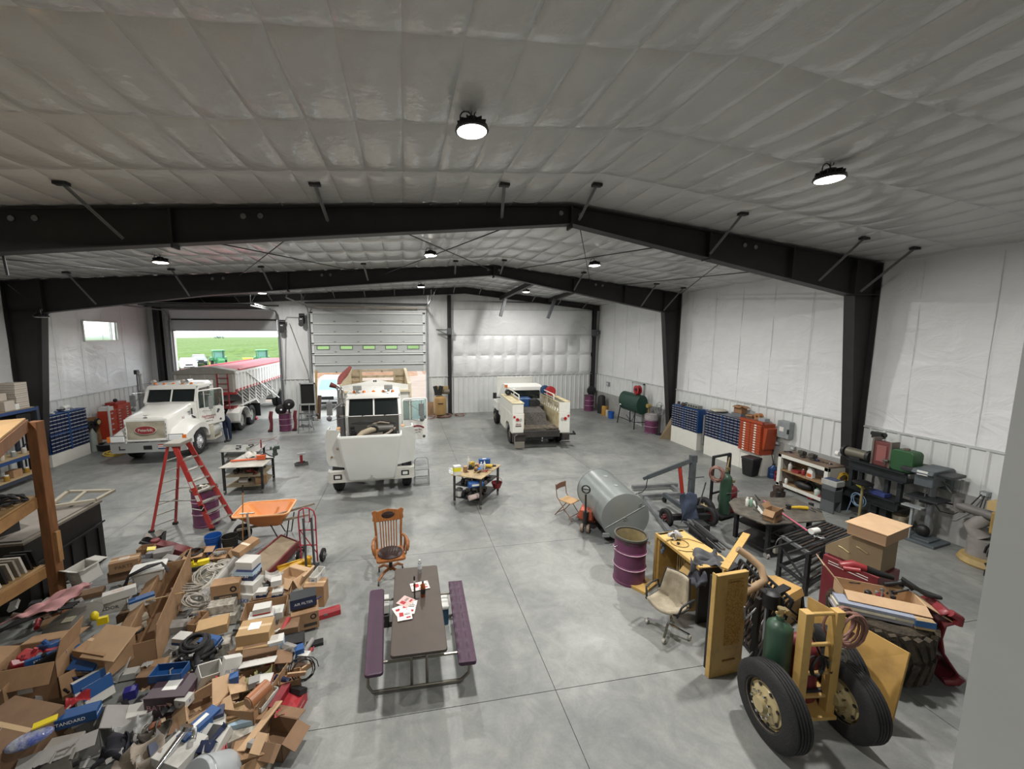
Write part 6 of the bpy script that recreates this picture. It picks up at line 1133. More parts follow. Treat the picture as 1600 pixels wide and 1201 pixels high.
bottle('bottle', 'tall white bottle at the far end of the upper bench shelf', 'bottle', (11.28, 9.6, .58), .05, .26, K('c4c2bb')); bottle('bottle', 'small red bottle next to the white jug on bench shelf', 'bottle', (11.3, 9.22, .58), .045, .18, K('8f2a30')); bottle('bottle', 'small white bottle at near end of the upper bench shelf', 'bottle', (11.3, 8.52, .58), .045, .2, K('c8ccd0'), K('c95a2a')); bottle('bottle', 'small red-capped bottle on the lower bench shelf', 'bottle', (11.3, 9.7, .14), .04, .2, WHITE, K('8f2a30'))
cbox('red_case', 'flat red case on the upper bench shelf', (11.32, 9.42, .58), (.16, .2, .07), 0, mat=K('8f2f33'), tape=False); cbox('red_case', 'flat dark red case on lower bench shelf, near end', (11.32, 8.6, .14), (.2, .2, .07), .2, mat=K('7a2a2e'), tape=False)
t_ = thing('welder_case', 'black rounded machine with cable on the lower bench shelf', 'machine', (11.4, 9.25, .14)); obj('case', B().ell((0, 0, .12), (.16, .26, .13), 16, 8), BLACK, t_, smooth=60); obj('cable', B().tube(arc((-.05, -.2, .15), .14, 0, 3.3, 12, 'yz'), .015, 6), BLACK, t_)
t_ = bottle('jug', 'grey plastic jug with green cap on lower bench shelf', 'jug', (11.3, 8.78, .14), .07, .22, K('b5bdb6'), K('4a8a5a'))
VM = mt('vise_iron', '55524c', .5, .4)
for y_, lb in ((9.3, 'dark bench vise in the middle of the white bench top'), (9.0, 'dark clamp machine right of the vise on white bench')):
    t_ = thing('bench_vise', lb, 'vise', (11.32, y_, 1.09)); obj('vise_base', B().cyl((0, 0, 0), (0, 0, .06), .07, n=14).box(-.08, .1, -.04, .04, .06, .16), VM, t_, bev=.01); obj('jaw', B().box(-.1, -.07, -.07, .07, .1, .2).box(-.03, 0, -.07, .07, .1, .2), VM, t_, bev=.005); obj('screw_handle', B().cyl((-.14, -.07, .12), (-.14, .07, .12), .008, n=6).cyl((-.16, 0, .12), (0, 0, .12), .014, n=8), STEEL, t_)
heap('bench_tool', 'hand tool lying on the white bench worktop', 'tool', lambda r: (r.uniform(11.28, 11.6), r.uniform(8.6, 9.75)), 9, PARTM+[K('2b3a6b')], seed=33, s=(.04, .1), zb=1.08, zh=.0, group='tools on the white bench')
t_ = thing('cord_coil', 'yellow extension cord coil hanging on the bench side', 'cord', (11.55, 8.37, .75)); coil(t_, (0, 0, 0), .15, 5, .012, K('c9a22e'), 'xz', seed=3, name='coil'); obj('hook', B().bar((0, .05, .17), (0, -.03, .17), .02), DSTEEL, t_)
# ---- black steel girder bench
t = thing('girder_bench', 'heavy black steel girder bench along the right wall', 'bench', (0, 0, 0)); GB = mt('girder', '2c3134', .55, .3, var=.4, scale=5)
for z0_, y0_, y1_, nm in ((1.22, 6.85, 8.05, 'upper_girder'), (.5, 6.95, 8.3, 'lower_girder')):
    x0_ = 11.15; obj(nm, B().box(x0_, x0_+.5, y0_, y1_, z0_+.22, z0_+.24).box(x0_, x0_+.5, y0_, y1_, z0_, z0_+.02).box(x0_+.1, x0_+.12, y0_, y1_, z0_+.02, z0_+.22), GB, t)
for y_ in (7.0, 7.25, 7.8, 8.02): obj('upright', B().box(11.3, 11.38, y_-.04, y_+.04, .74, 1.22), GB, t)
for y_ in (7.25, 7.45, 8.2): obj('foot', B().box(11.3, 11.5, y_-.07, y_+.07, 0, .5), GB, t)
t_ = thing('bench_grinder', 'dark double-wheel bench grinder on the near girder', 'grinder', (11.35, 7.95, 1.46)); obj('motor', B().cyl((0, -.22, .14), (0, .22, .14), .12, n=18), mt('grinder_body', '6a665a', .5, .3), t_, smooth=30)
for s in (-1, 1): obj('wheel_guard', B().cyl((-.02, s*.26, .14), (-.02, s*.32, .14), .14, n=18) if 0 else B().lathe([(.03, -.03), (.15, -.03), (.15, .03), (.03, .03)], 20, (0, s*.28, .14), 'y', True), DSTEEL, t_, smooth=30)
obj('work_lamp', B().cyl((-.15, .3, .05), (-.15, .38, .05), .07, n=14), WHITE, t_); obj('pedestal', B().box(-.1, .1, -.12, .12, 0, .06), DSTEEL, t_)
t_ = thing('red_radiator', 'rusty red radiator tank standing on the girder bench', 'radiator', (11.4, 7.42, 1.46)); obj('core', B().box(-.1, .1, -.16, .16, 0, .58), mt('rad_red', '6e3a38', .6, var=.3), t_, bev=.01); obj('raised_plate', B().box(-.115, -.1, -.1, .1, .1, .5), mt('rad_panel', '8a5552', .6), t_, bev=.01); obj('side_rail', B().box(-.12, .12, -.2, -.16, 0, .62).box(-.12, .12, .16, .2, 0, .66), K('6d655e'), t_)
t_ = thing('green_fuel_tank', 'green rounded fuel tank standing on the girder bench', 'tank', (11.4, 7.02, 1.46)); obj('tank_body', B().prism(rrect(-.24, .2, 0, .5, .09, 4), -.14, .16, 'x'), mt('deere_green', '2a5431', .45, var=.12), t_, smooth=30, bev=.02); obj('filler_cap', B().cyl((0, -.02, .5), (0, -.02, .54), .05, n=14), K('6d5a54'), t_); obj('valve', B().cyl((-.17, .2, .18), (-.17, .3, .18), .03, n=8).cyl((-.17, .26, .05), (-.17, .26, .2), .02, n=8), VM, t_)
t_ = thing('shop_stool', 'round black stool seat set between the girders', 'stool', (11.05, 7.55, 0)); obj('seat', B().lathe([(0, .98), (.18, .96), (.2, 1.0), (.1, 1.05), (0, 1.05)], 22), BLACK, t_, smooth=40); obj('post', B().cyl((0, 0, .05), (0, 0, .97), .025, n=10), K('8b7f55'), t_); obj('foot_ring', B().cyl((0, 0, 0), (0, 0, .04), .16, n=18), BLACK, t_)
t_ = thing('test_box', 'grey instrument box on a small stand in front of the girder bench', 'instrument', (10.95, 8.15, 0), .1); obj('case', B().box(-.15, .15, -.18, .18, .72, .86), K('a9aaa6', .5), t_, bev=.01); obj('lid_pad', B().box(-.1, .12, -.12, .14, .86, .88), K('46506a'), t_); obj('stand', B().box(-.14, -.11, -.16, .16, 0, .72).box(.11, .14, -.16, .16, 0, .72).box(-.14, .14, -.16, .16, .3, .62), mt('drum_grey', '53575a', .5), t_, bev=.02)
t_ = thing('tool_case', 'small blue case with yellow handle on the lower girder', 'case', (11.3, 7.35, .74)); obj('case', B().box(-.1, .1, -.16, .16, 0, .1), K('3d4a86'), t_, bev=.01); obj('yellow_grip', B().bar((-.05, .3, .04), (-.08, .45, .12), .03, .05), K('c9c23a'), t_)
t_ = thing('extension_cord', 'pale blue cord looped over the lower girder', 'cord', (11.12, 7.68, .5)); coil(t_, (0, 0, 0), .13, 4, .009, K('7f9ab5'), 'yz', seed=6, name='loops'); obj('hanging_end', B().tube([(0, .1, .1), (-.02, .14, -.2), (0, .2, -.4)], .009, 5), K('7f9ab5'), t_)
t_ = thing('pipe_stand', 'grey upright pipe jack behind the green tank', 'jack', (11.6, 7.72, 0)); obj('tube', B().cyl((0, 0, 0), (0, 0, 2.1), .025, n=10), STEEL, t_); obj('head', B().box(-.08, .08, -.1, .1, 2.05, 2.2).cyl((0, -.15, 2.15), (0, .15, 2.15), .05, n=10), BLACK, t_)
t_ = thing('plastic_bucket', 'dirty white bucket on the floor left of the drill press', 'bucket', (11.55, 7.05, 0)); 
def bucket_mesh(t_, m, R=.145, h=.36, hm=None):
    obj('pail', B().lathe([(R*.85, 0), (R, h), (R+.008, h), (R+.008, h-.02), (R+.002, h-.03), (R-.006, h-.03), (R*.84, .01), (0, .01)], 24), m, t_, smooth=35)
    for zz in (h-.06, h-.1): obj('rib', B().lathe([(R-.005, zz), (R+.006, zz), (R+.006, zz+.008), (R-.005, zz+.008)], 24, close=True), m, t_)
    obj('bail', B().tube([(R*math.cos(a), -.02-R*.5*math.sin(a), h-.05-.12*math.sin(a)) for a in [PI*i/10 for i in range(11)]], .004, 4), STEEL, t_)
bucket_mesh(t_, mt('dirty_white', 'aaa08c', .7, col2='857a66', scale=5))
# ---- drill press
t = thing('drill_press', 'grey floor-standing drill press against the right wall', 'drill press', (11.45, 6.55, 0), .15); DG = mt('drill_grey', '5d656a', .45, .2, var=.2)
obj('base', B().box(-.35, .3, -.32, .34, 0, .06).box(-.25, .2, -.2, .22, .06, .1), DG, t, bev=.01); obj('column', B().cyl((.12, 0, .08), (.12, 0, 1.5), .06, n=16), mt('column_grey', '8f9497', .35, .5), t, smooth=30)
obj('table', B().box(-.3, .22, -.26, .28, .98, 1.02).box(-.12, .12, -.1, .1, .88, .98), mt('table_dark', '34373a', .5, .4), t, bev=.008); obj('head', B().box(-.3, .2, -.15, .15, 1.3, 1.58).prism([(-.32, 1.55), (.42, 1.52), (.5, 1.62), (.4, 1.68), (-.35, 1.68), (-.42, 1.6)], -.17, .17, 'y'), DG, t, bev=.015)
obj('belt_cover', B().box(-.3, .42, .15, .4, 1.56, 1.64).box(-.2, .3, -.4, -.15, 1.56, 1.62), mt('belt_dark', '2e3133', .5), t, bev=.01); obj('badge_plate', B().box(-.40, -.36, -.09, .08, 1.57, 1.66), WHITE, t); obj('motor', B().cyl((.36, -.1, 1.2), (.36, -.1, 1.5), .11, n=16), DG, t, smooth=30)
obj('chuck', B().cyl((-.16, 0, 1.15), (-.16, 0, 1.3), .03, n=12).cyl((-.16, 0, 1.05), (-.16, 0, 1.15), .01, n=6), STEEL, t); obj('feed_handle', B().bar((.05, -.16, 1.42), (-.05, -.34, 1.25), .015).bar((.05, -.16, 1.42), (.2, -.3, 1.3), .015), STEEL, t); obj('roller_stand', B().box(-.3, -.24, .1, .14, .06, .8).box(-.36, -.18, -.05, .28, .78, .81), K('9aa0a2', .4), t)
obj('table_arm', B().bar((.1, 0, .95), (.35, -.32, .9), .03), DSTEEL, t); obj('foot_motor', B().ell((.0, .02, .22), (.1, .12, .14)), BLACK, t, smooth=60)
tag(obj('extension_cord', B().tube([(11.85, 5.97, 1.28), (11.8, 6.1, .95), (11.78, 6.3, .7), (11.75, 6.5, .68), (11.7, 6.6, .85)], .01, 5).tube([(11.86, 5.93, 1.27), (11.8, 5.95, .9), (11.85, 6.0, .35), (11.7, 5.9, .1)], .01, 5), BLACK), 'black cord from the wall outlet to the drill press', 'cord')
# ---- tan/grey wheel-balancing style machine at the far right
t = thing('pump_machine', 'tan and grey pump machine by the right wall, half behind the mezzanine wall', 'machine', (11.5, 5.55, 0), .1)
obj('base_plate', B().lathe([(0, 0), (.4, 0), (.42, .04), (.38, .14), (0, .16)], 24), mt('machine_tan', 'a8905e', .6, var=.3), t, smooth=40); obj('lower_body', B().cyl((0, .1, .14), (0, .1, .5), .22, n=18).tube([(0, .15, .5), (-.02, .28, .7), (0, .1, .95)], [.15, .12, .14], 12), K('8a8682', .5), t, smooth=40)
obj('gear_case', B().box(-.2, .25, -.4, .0, .7, 1.15).cyl((0, -.45, .85), (0, 0, .85), .2, n=16), mt('case_tan', '9a7f45', .6, var=.4), t, bev=.03); obj('horizontal_tube', B().cyl((-.05, 0, 1.02), (-.05, .5, 1.05), .09, n=14).cyl((-.05, .5, .95), (-.05, .5, 1.2), .07, n=14).cyl((-.05, .5, .93), (-.05, .5, .98), .11, n=14), K('6a6764', .5), t, smooth=30)
obj('chute', B().box(-.1, .2, -.3, .1, 1.15, 1.32), mt('chute_tan', 'b39a6a', .6), t)
t = thing('welder_leads', 'heap of dark welding leads at the far right edge', 'cables', (11.0, 5.1, 0)); 
for k in range(5): coil(t, (0.05*k, .02*k, .42-.04*k), .2+.03*(k % 2), 2, .018, (DSTEEL, BLACK, K('6b6a60'))[k % 3], 'yz', seed=k, name='lead')
obj('stand', B().box(-.15, .3, -.3, -.1, 0, .35).box(-.1, .2, -.1, .2, 0, .12), BLACK, t)
# ---- green oil tank with red hose reel
t = thing('oil_tank', 'dark green oval oil tank on legs with a red hose reel on top', 'tank', (11.45, 18.2, 0), -.02); OG = mt('oil_tank_green', '1c3f33', .4, var=.15)
ob_ = []
for k in range(28):
    a = 2*PI*k/28; ob_.append((.32*math.cos(a), .48*math.sin(a)+(.0)))
obj('tank_shell', B().prism([(x_, 1.22+z_) for x_, z_ in ob_], -.85, .85, 'y'), OG, t, smooth=30, bev=.03); obj('tank_legs', B().bar((-.28, -.7, .9), (-.36, -.8, 0), .04).bar((.28, -.7, .9), (.36, -.8, 0), .04).bar((-.28, .7, .9), (-.36, .8, 0), .04).bar((.28, .7, .9), (.36, .8, 0), .04).bar((-.34, -.78, .35), (-.34, .78, .35), .03).bar((-.34, -.78, .35), (.34, -.78, .35), .03), BLACK, t)
obj('white_decal', B().box(-.335, -.325, .55, .7, 1.0, 1.06), WHITE, t); obj('drain_hose', B().tube([(-.1, -.4, .75), (-.15, -.3, .35), (-.1, 0, .28), (-.1, .4, .5)], .015, 6), BLACK, t)
t_ = thing('hose_reel', 'red hose reel bolted on top of the green oil tank', 'hose reel', (11.4, 17.75, 1.68)); obj('reel_disc', B().lathe([(.04, -.1), (.22, -.1), (.22, -.07), (.04, -.07)], 22, (0, 0, .24), 'x', True).lathe([(.04, .07), (.22, .07), (.22, .1), (.04, .1)], 22, (0, 0, .24), 'x', True), _mats['reel_red'], t_, smooth=30); obj('hub', B().cyl((-.12, 0, .24), (.12, 0, .24), .09, n=14), BLACK, t_); obj('bracket', B().box(-.13, .13, -.05, .05, 0, .2), _mats['reel_red'], t_)
t_ = thing('shop_fan', 'tall grey wire-cage pedestal fan behind the wrapped barrel', 'fan', (11.65, 16.3, 0)); fb = B()
for k in range(16):
    a = 2*PI*k/16; fb.tube([(-.05, 0, 1.2), (-.09, .16*math.cos(a), 1.2+.16*math.sin(a)), (0, .32*math.cos(a), 1.2+.32*math.sin(a))], .004, 4)
for r_ in (.32, .2, .1): fb.tube(arc((-.05 if r_ < .3 else 0, 0, 1.2), r_, 0, 2*PI, 28, 'yz')[:-1], .008, 5, True)
obj('cage', fb, K('4a4c4e'), t_); obj('pole', B().cyl((.05, 0, 0), (.05, 0, 1.2), .02, n=8).cyl((.05, 0, 0), (.05, 0, .03), .2, n=20), DSTEEL, t_); bl = B()
for k in range(3): a = 2*PI*k/3; bl.bar((0, .05*math.cos(a), 1.2+.05*math.sin(a)), (0, .26*math.cos(a), 1.2+.26*math.sin(a)), .12, .01, (1, 0, 0))
obj('blades', bl, K('8d9092'), t_)
t_ = thing('grinder_stand', 'small tan pump on a pole beside the cage fan', 'pump', (11.5, 16.95, .9)); obj('pump_head', B().cyl((-.08, 0, .35), (.08, 0, .35), .1, n=14), K('a08a50'), t_, smooth=30); obj('post', B().cyl((0, 0, 0), (0, 0, .35), .02, n=8), K('a08a50'), t_)
tag(obj('plywood_sheet', B().quad((11.2, 15.62, 0), (11.75, 15.3, 0), (11.8, 15.3, 1.05), (11.7, 15.5, 1.05), .02), mt('ply_dark', '7a6a52', .8)), 'dark plywood sheet leaning left of the farther bin cabinet', 'plywood')
for (x_, y_, h_, r_, col, lb) in ((11.55, 21.6, 1.05, .22, '1c1c1e', 'black cabinet-like drum against the right wall near far corner'), (11.45, 21.0, .55, .18, 'a87c2e', 'short tan can beside the black drum on the right wall'), (11.45, 20.7, .38, .09, 'b9b4a0', 'white and black jug beside the short tan can')):
    t_ = thing('oil_can', lb, 'can', (x_, y_, 0)); obj('can_body', B().lathe([(r_, 0), (r_, h_*.9), (r_*.8, h_)], 18), K(col), t_, smooth=35); obj('can_lid', B().cyl((0, 0, h_), (0, 0, h_+.03), r_*.5, n=12), BLACK, t_)
t_ = thing('blue_bucket', 'bright blue plastic bucket at the foot of the right wall', 'bucket', (11.35, 20.1, 0)); bucket_mesh(t_, mt('bucket_blue_far', '1f57a8', .4), .17, .38)
t_ = thing('pedestal_fan', 'dark fan standing in the far right corner behind the barrel', 'fan', (11.5, 22.85, 0)); obj('fan_cage', B().lathe([(.05, -.06), (.26, -.04), (.3, 0), (.26, .05)], 20, (0, 0, 1.2), 'y'), DSTEEL, t_); obj('fan_pole', B().cyl((0, .05, 0), (0, .05, 1.1), .02, n=8), DSTEEL, t_)
d3 = thing('door_3', None, None, (XR-.06, 18.55, 0)); d3['kind'] = 'structure'; obj('door_leaf', B().box(-.03, .02, -.45, .45, 0, 2.1), K('d0d4d4', .4), d3, bev=.005); obj('door_frame', B().box(-.04, .03, -.52, -.45, 0, 2.16).box(-.04, .03, .45, .52, 0, 2.16).box(-.04, .03, -.52, .52, 2.1, 2.17), K('b9bdbd'), d3); obj('door_knob', B().ell((-.06, .36, 1.0), (.03, .03, .03)), STEEL, d3)
# ================================================================ LEFT HALF OF THE FLOOR
LRED = mt('ladder_red', 'b03a36', .45, var=.12); ALU = mt('aluminium', 'b3b1aa', .4, .6, var=.15)
# ---- red fibreglass step ladder
t = thing('step_ladder', 'tall red fibreglass step ladder with aluminium steps, standing open', 'ladder')
hz = 2.2; FA, FB_, FC, FD = g(237, 832), g(257, 834), g(332, 828), g(355, 824)
TA, TB, TC, TD = [V((x, y, hz)) for x, y in ((-5.18, 9.62), (-5.1, 9.92), (-5.04, 9.58), (-4.93, 9.9))]
for nm, a, c, w in (('rear_rail', FA, TA, .05), ('rear_rail', FB_+V((-.02, .5, 0)), TB, .05), ('front_rail', FC, TC, .1), ('front_rail', FD+V((0, .4, 0)), TD, .1)): obj(nm, B().bar(a, c, w, .035, (0, 1, 0)), LRED, t)
C2, D2_, B2 = FC, FD+V((0, .4, 0)), FB_+V((-.02, .5, 0))
for i in range(1, 8):
    u = i/8; p_ = C2.lerp(TC, u-.04); q_ = D2_.lerp(TD, u-.04); obj('step', B().bar(p_, q_, .1, .03), ALU, t)
    obj('rear_brace', B().bar(FA.lerp(TA, u-.05), B2.lerp(TB, u-.05), .025, .02), ALU, t)
obj('top_cap', B().at((-5.05, 9.76, hz), (0, 0, -.05)).box(-.17, .17, -.24, .24, -.02, .06), mt('cap_grey', '85817a', .6), t, bev=.015)
for z_ in (.82, 1.0): obj('spreader_bar', B().bar(FA.lerp(TA, z_/hz), C2.lerp(TC, z_/hz), .02, .02) if z_ < .9 else B().bar(B2.lerp(TB, z_/hz), D2_.lerp(TD, z_/hz), .02, .02), ALU, t)
for i, u in enumerate((.52, .36, .24)): obj('rail_sticker', B().bar(C2.lerp(TC, u)+V((.0, -.022, 0)), C2.lerp(TC, u+.07)+V((0, -.022, 0)), .07, .006, (0, 1, 0)), (WHITE, WHITE, BLACK)[i], t)
for p_ in (FC, D2_, FA, B2): obj('foot', B().cb((p_.x, p_.y, .03), (.1, .07, .06)), BLACK, t)
obj('hook_ring', B().tube([C2.lerp(TC, .28)+V((-.2, -.03, 0)), C2.lerp(TC, .27)+V((0, -.05, -.02)), C2.lerp(TC, .29)+V((.05, -.03, 0))], .01, 5), K('c9c9c4'), t)
cloth('white_rag', 'white rag stuffed in the barrel behind the step ladder', [V((-5.0,10.2,.93)), V((-4.8,10.2,.97)), V((-4.75,10.45,.95)), V((-4.98,10.45,.93))], 'c9c6bd', 4)
# ---- tool carts
def cart(name, lb, P4, z, mats, shelves=(.2, .5), cas=.06, group=None):
    t = thing(name, lb, 'cart'); 
    obj('top_plate', B().prism([(p.x, p.y) for p in P4], z-.02, z, 'z'), mats[0], t, bev=.003)
    c = sum(P4, V((0,0,0)))/4; In = [c+(p-c)*.86 for p in P4]
    for p in In:
        obj('leg', B().bar((p.x, p.y, .12), (p.x, p.y, z-.02), .06, .06), mats[1], t)
        o = obj('caster', B().cyl((p.x-.02, p.y, cas), (p.x+.02, p.y, cas), cas, n=14).box(p.x-.028, p.x+.028, p.y-.02, p.y+.02, cas, .13), K('6d6b66'), t, smooth=30)
    for zz in shelves: obj('shelf', B().prism([(p.x, p.y) for p in In], zz, zz+.02, 'z'), mats[2], t)
    return t, In
c1, in1 = cart('tool_cart', 'steel tool cart with slanted pale top, vise and orange trimmer', [g(341, 731, .83), g(411, 728, .83), g(431, 711, .83), g(383, 708, .83)], .83, (mt('cart_top_pale', 'b3b0a6', .5, .2, var=.3), DSTEEL, mt('shelf_board', '9a8d74', .8, var=.3)))
t_ = thing('bench_vise', 'dark green-grey bench vise on the corner of the tool cart', 'vise', (*g(430, 711, .83).xy, .83), .3); obj('vise_base', B().cyl((0, 0, 0), (0, 0, .08), .08, n=14).box(-.06, .06, -.05, .05, .08, .26), mt('vise_green', '3b4540', .5), t_, bev=.01); obj('jaw', B().box(-.14, -.08, -.08, .08, .2, .3).box(-.02, .14, -.08, .08, .2, .31), _mats['vise_green'], t_, bev=.01); obj('screw', B().cyl((-.25, 0, .2), (.0, 0, .2), .018, n=8).cyl((-.24, -.1, .2), (-.24, .1, .2), .008, n=6), STEEL, t_)
t_ = thing('hedge_trimmer', 'orange and black cordless trimmer lying on the tool cart', 'power tool', (*g(404, 717, .86).xy, .87), .12); obj('shaft', B().cyl((-.75, 0, 0), (-.05, 0, 0), .03, n=8), mt('tool_orange', 'c9592f', .45), t_); obj('motor_body', B().box(-.05, .2, -.06, .06, -.03, .12), _mats['tool_orange'], t_, bev=.02); obj('handle', B().tube([(.05, 0, .1), (.2, 0, .16), (.3, 0, .08), (.45, 0, .02), (.4, 0, -.03), (.2, 0, -.01)], .022, 6), BLACK, t_)
cloth('white_towel', 'speckled white towel lying on the tool cart', [V((*g(382, 715, .86).xy, .87)), V((*g(402, 714, .86).xy, .9)), V((*g(401, 709, .86).xy, .92)), V((*g(385, 709, .86).xy, .9))], 'c4c0b8', 8, amp=.03)
i1 = quadpt(*in1)
heap('cart_clutter', 'dark tool on the shelves of the tool cart with the vise', 'tool', i1, 22, PARTM+[K('8f2a30')], seed=41, s=(.09, .16), zb=.52, zh=.05, group='clutter on the tool cart with the vise')
cbox('brown_box', 'brown box on the lowest shelf of the vise cart', (*(in1[1]+V((-.1, .25, 0))).xy, .22), (.3, .25, .25), .2); t_ = thing('white_jug', 'white jug lying on the lowest shelf of the vise cart', 'jug', (*(in1[0]+V((.45, .3, 0))).xy, .3)); obj('jug_body', B().cyl((-.15, 0, 0), (.1, 0, 0), .09, n=16), K('c9c9c4'), t_, smooth=30); obj('neck', B().cyl((.1, 0, 0), (.16, 0, 0), .04, n=10), BLACK, t_)
P4 = [g(342, 705, .8), g(404, 704, .8), g(417, 693, .8), g(352, 694, .8)]
c3, in3 = cart('steel_frame_cart', 'open grey steel frame cart behind the vise cart', P4, .78, (mt('cart_top_grey', '96958f', .5, .3, var=.3), DSTEEL, mt('cart_shelf_grey', '8d8b84', .6)), (.3, .55))
heap('cart_tool', 'small clamp or fitting on the grey frame cart top', 'tool', quadpt(*in3), 9, PARTM+[K('7f8a68')], seed=44, s=(.05, .13), zb=.78, zh=.02, group='fittings on the grey frame cart')
t_ = thing('cable_loop', 'thin brown hose looping up from the grey frame cart', 'hose', V((*g(408, 697, .85).xy, .8))); obj('hose', B().tube(arc((0, .1, .1), .5, 0, 2*PI, 26, h=.25), .012, 5), K('8a726a'), t_); obj('post', B().cyl((0, 0, 0), (0, 0, .28), .025, n=8), K('8f2a30'), t_)
c2, in2 = cart('tool_cart', 'dark steel tool cart loaded with bottles and boxes in mid floor', [g(704, 741, .87), g(752, 748, .87), g(783, 726, .87), g(738, 722, .87)], .87, (mt('cart_top_tan', 'b39c72', .7, col2='8f8068', scale=5), mt('cart_frame_dark', '3f3d3a', .5, .3), BLACK), (.2, .55))
i2 = quadpt(*in2)
heap('cart_clutter', 'greasy fitting on the middle-floor tool cart top', 'tool', i2, 26, PARTM+[K('a8322f'), K('9a7a4a')], seed=51, s=(.06, .12), zb=.87, zh=.02, group='fittings on top of the mid-floor cart')
heap('shelf_clutter', 'dark part on the middle shelf of the mid-floor cart', 'part', i2, 16, PARTM, seed=52, s=(.09, .17), zb=.57, zh=.03, group='parts on the mid-floor cart middle shelf')
heap('shelf_clutter', 'assorted item on the bottom shelf of the mid-floor cart', 'part', i2, 16, PARTM+[K('b5a8a0'), K('6a4a3c')], seed=53, s=(.08, .17), zb=.22, zh=.03, group='items on the mid-floor cart bottom shelf')
t_ = cbox('white_box', 'white and yellow printed carton at left corner of mid-floor cart', (*g(714, 741, .87).xy, .87), (.19, .14, .25), .25, mat=WHITE, stripe=(mt('label_yellow', 'e3d930', .5), .4, .82), tape=False)
cbox('brown_box', 'small brown carton beside the white and yellow box on cart', (*g(727, 737, .87).xy, .87), (.1, .1, .16), .2); cbox('yellow_box', 'small yellow carton at the back of the mid-floor cart', (*g(737, 731, .87).xy, .87), (.14, .1, .18), .4, mat=K('b39a3a'), tape=False); cbox('blue_box', 'blue and white printed box at the back of mid-floor cart', (*g(757, 727, .87).xy, .93), (.32, .12, .14), .1, mat=mt('box_blue', '2d5590', .5), label_mat=WHITE, tape=False)
for (u, v, r_, h_, m_, cp, lb) in ((732, 731, .035, .34, WHITE, WHITE, 'tall white spray bottle on the mid-floor cart'), (752, 735, .05, .24, K('b9c4cc'), WHITE, 'clear-blue bottle in the middle of mid-floor cart'), (749, 737, .05, .13, mt('lid_blue', '2a6fc0', .4), K('2a5fa8'), 'round blue tin on the mid-floor cart'), (757, 734, .035, .26, WHITE, WHITE, 'slim white bottle right of the blue tin on cart'), (735, 733, .05, .16, BLACK, K('b39a3a'), 'black can with yellow lid on the mid-floor cart')):
    bottle('bottle', lb, 'bottle', (*g(u, v, .87).xy, .87), r_, h_, m_, cp)
t_ = thing('power_drill', 'yellow and black power drill on the right of mid-floor cart', 'power tool', (*g(764, 734, .87).xy, .93), -.4); obj('body', B().cyl((-.12, 0, .06), (.1, 0, .06), .04, n=12), _mats['tool_yellow'], t_, smooth=30); obj('grip', B().box(-.1, -.05, -.02, .02, -.06, .06), BLACK, t_); obj('chuck', B().cyl((.1, 0, .06), (.2, 0, .08), .025, n=10), BLACK, t_)
t_ = thing('blue_toolbox', 'bright blue cylinder-like tool roll on the cart middle shelf', 'tool case', (*(in2[1]+V((-.12, .1, 0))).xy, .66), .1); obj('roll', B().cyl((-.2, 0, 0), (.2, 0, 0), .09, n=18), mt('roll_blue', '285596', .45), t_, smooth=30); obj('white_strip', B().box(-.12, .14, -.095, -.088, -.02, .03), WHITE, t_)
t_ = thing('white_tub', 'white tub with grey lid on the bottom shelf corner of the cart', 'tub', (*(in2[0]+V((.14, .05, 0))).xy, .22)); obj('tub_body', B().lathe([(.075, 0), (.095, .16), (.085, .16), (0, .15)], 18), WHITE, t_, smooth=30); obj('grey_lid', B().lathe([(.1, .16), (.1, .2), (.05, .23), (0, .23)], 18), K('6a6d70'), t_, smooth=30)
t_ = thing('red_funnel', 'dark red plastic drain tub hanging on right of the mid-floor cart', 'tub', (*(in2[2]+V((-.05, -.1, 0))).xy, .25)); obj('tub_body', B().lathe([(.1, 0), (.16, .16), (.15, .16), (.09, .01), (0, .01)], 18), K('7a1f26'), t_, smooth=30); obj('bail', B().tube(arc((0, 0, .16), .15, 0, PI, 10, 'xz'), .006, 5), K('7a1f26'), t_)
t_ = thing('shop_towel', 'pinkish white towel roll on the bottom shelf of cart', 'towel', (*(in2[1]+V((-.15, .1, 0))).xy, .3), .3); obj('roll', B().cyl((-.16, 0, 0), (.12, 0, .02), .07, n=14), K('cbb8b4', .8), t_, smooth=30)
cloth('clear_bag', 'thin clear plastic sheet hanging off the left of mid-floor cart', [V((*g(700, 731, .86).xy, .88)), V((*g(709, 733, .87).xy, .89)), V((*g(708, 741, .87).xy, .86)), V((*g(702, 740, .8).xy, .8))], 'c6cac8', 3, 'plastic', amp=.02)
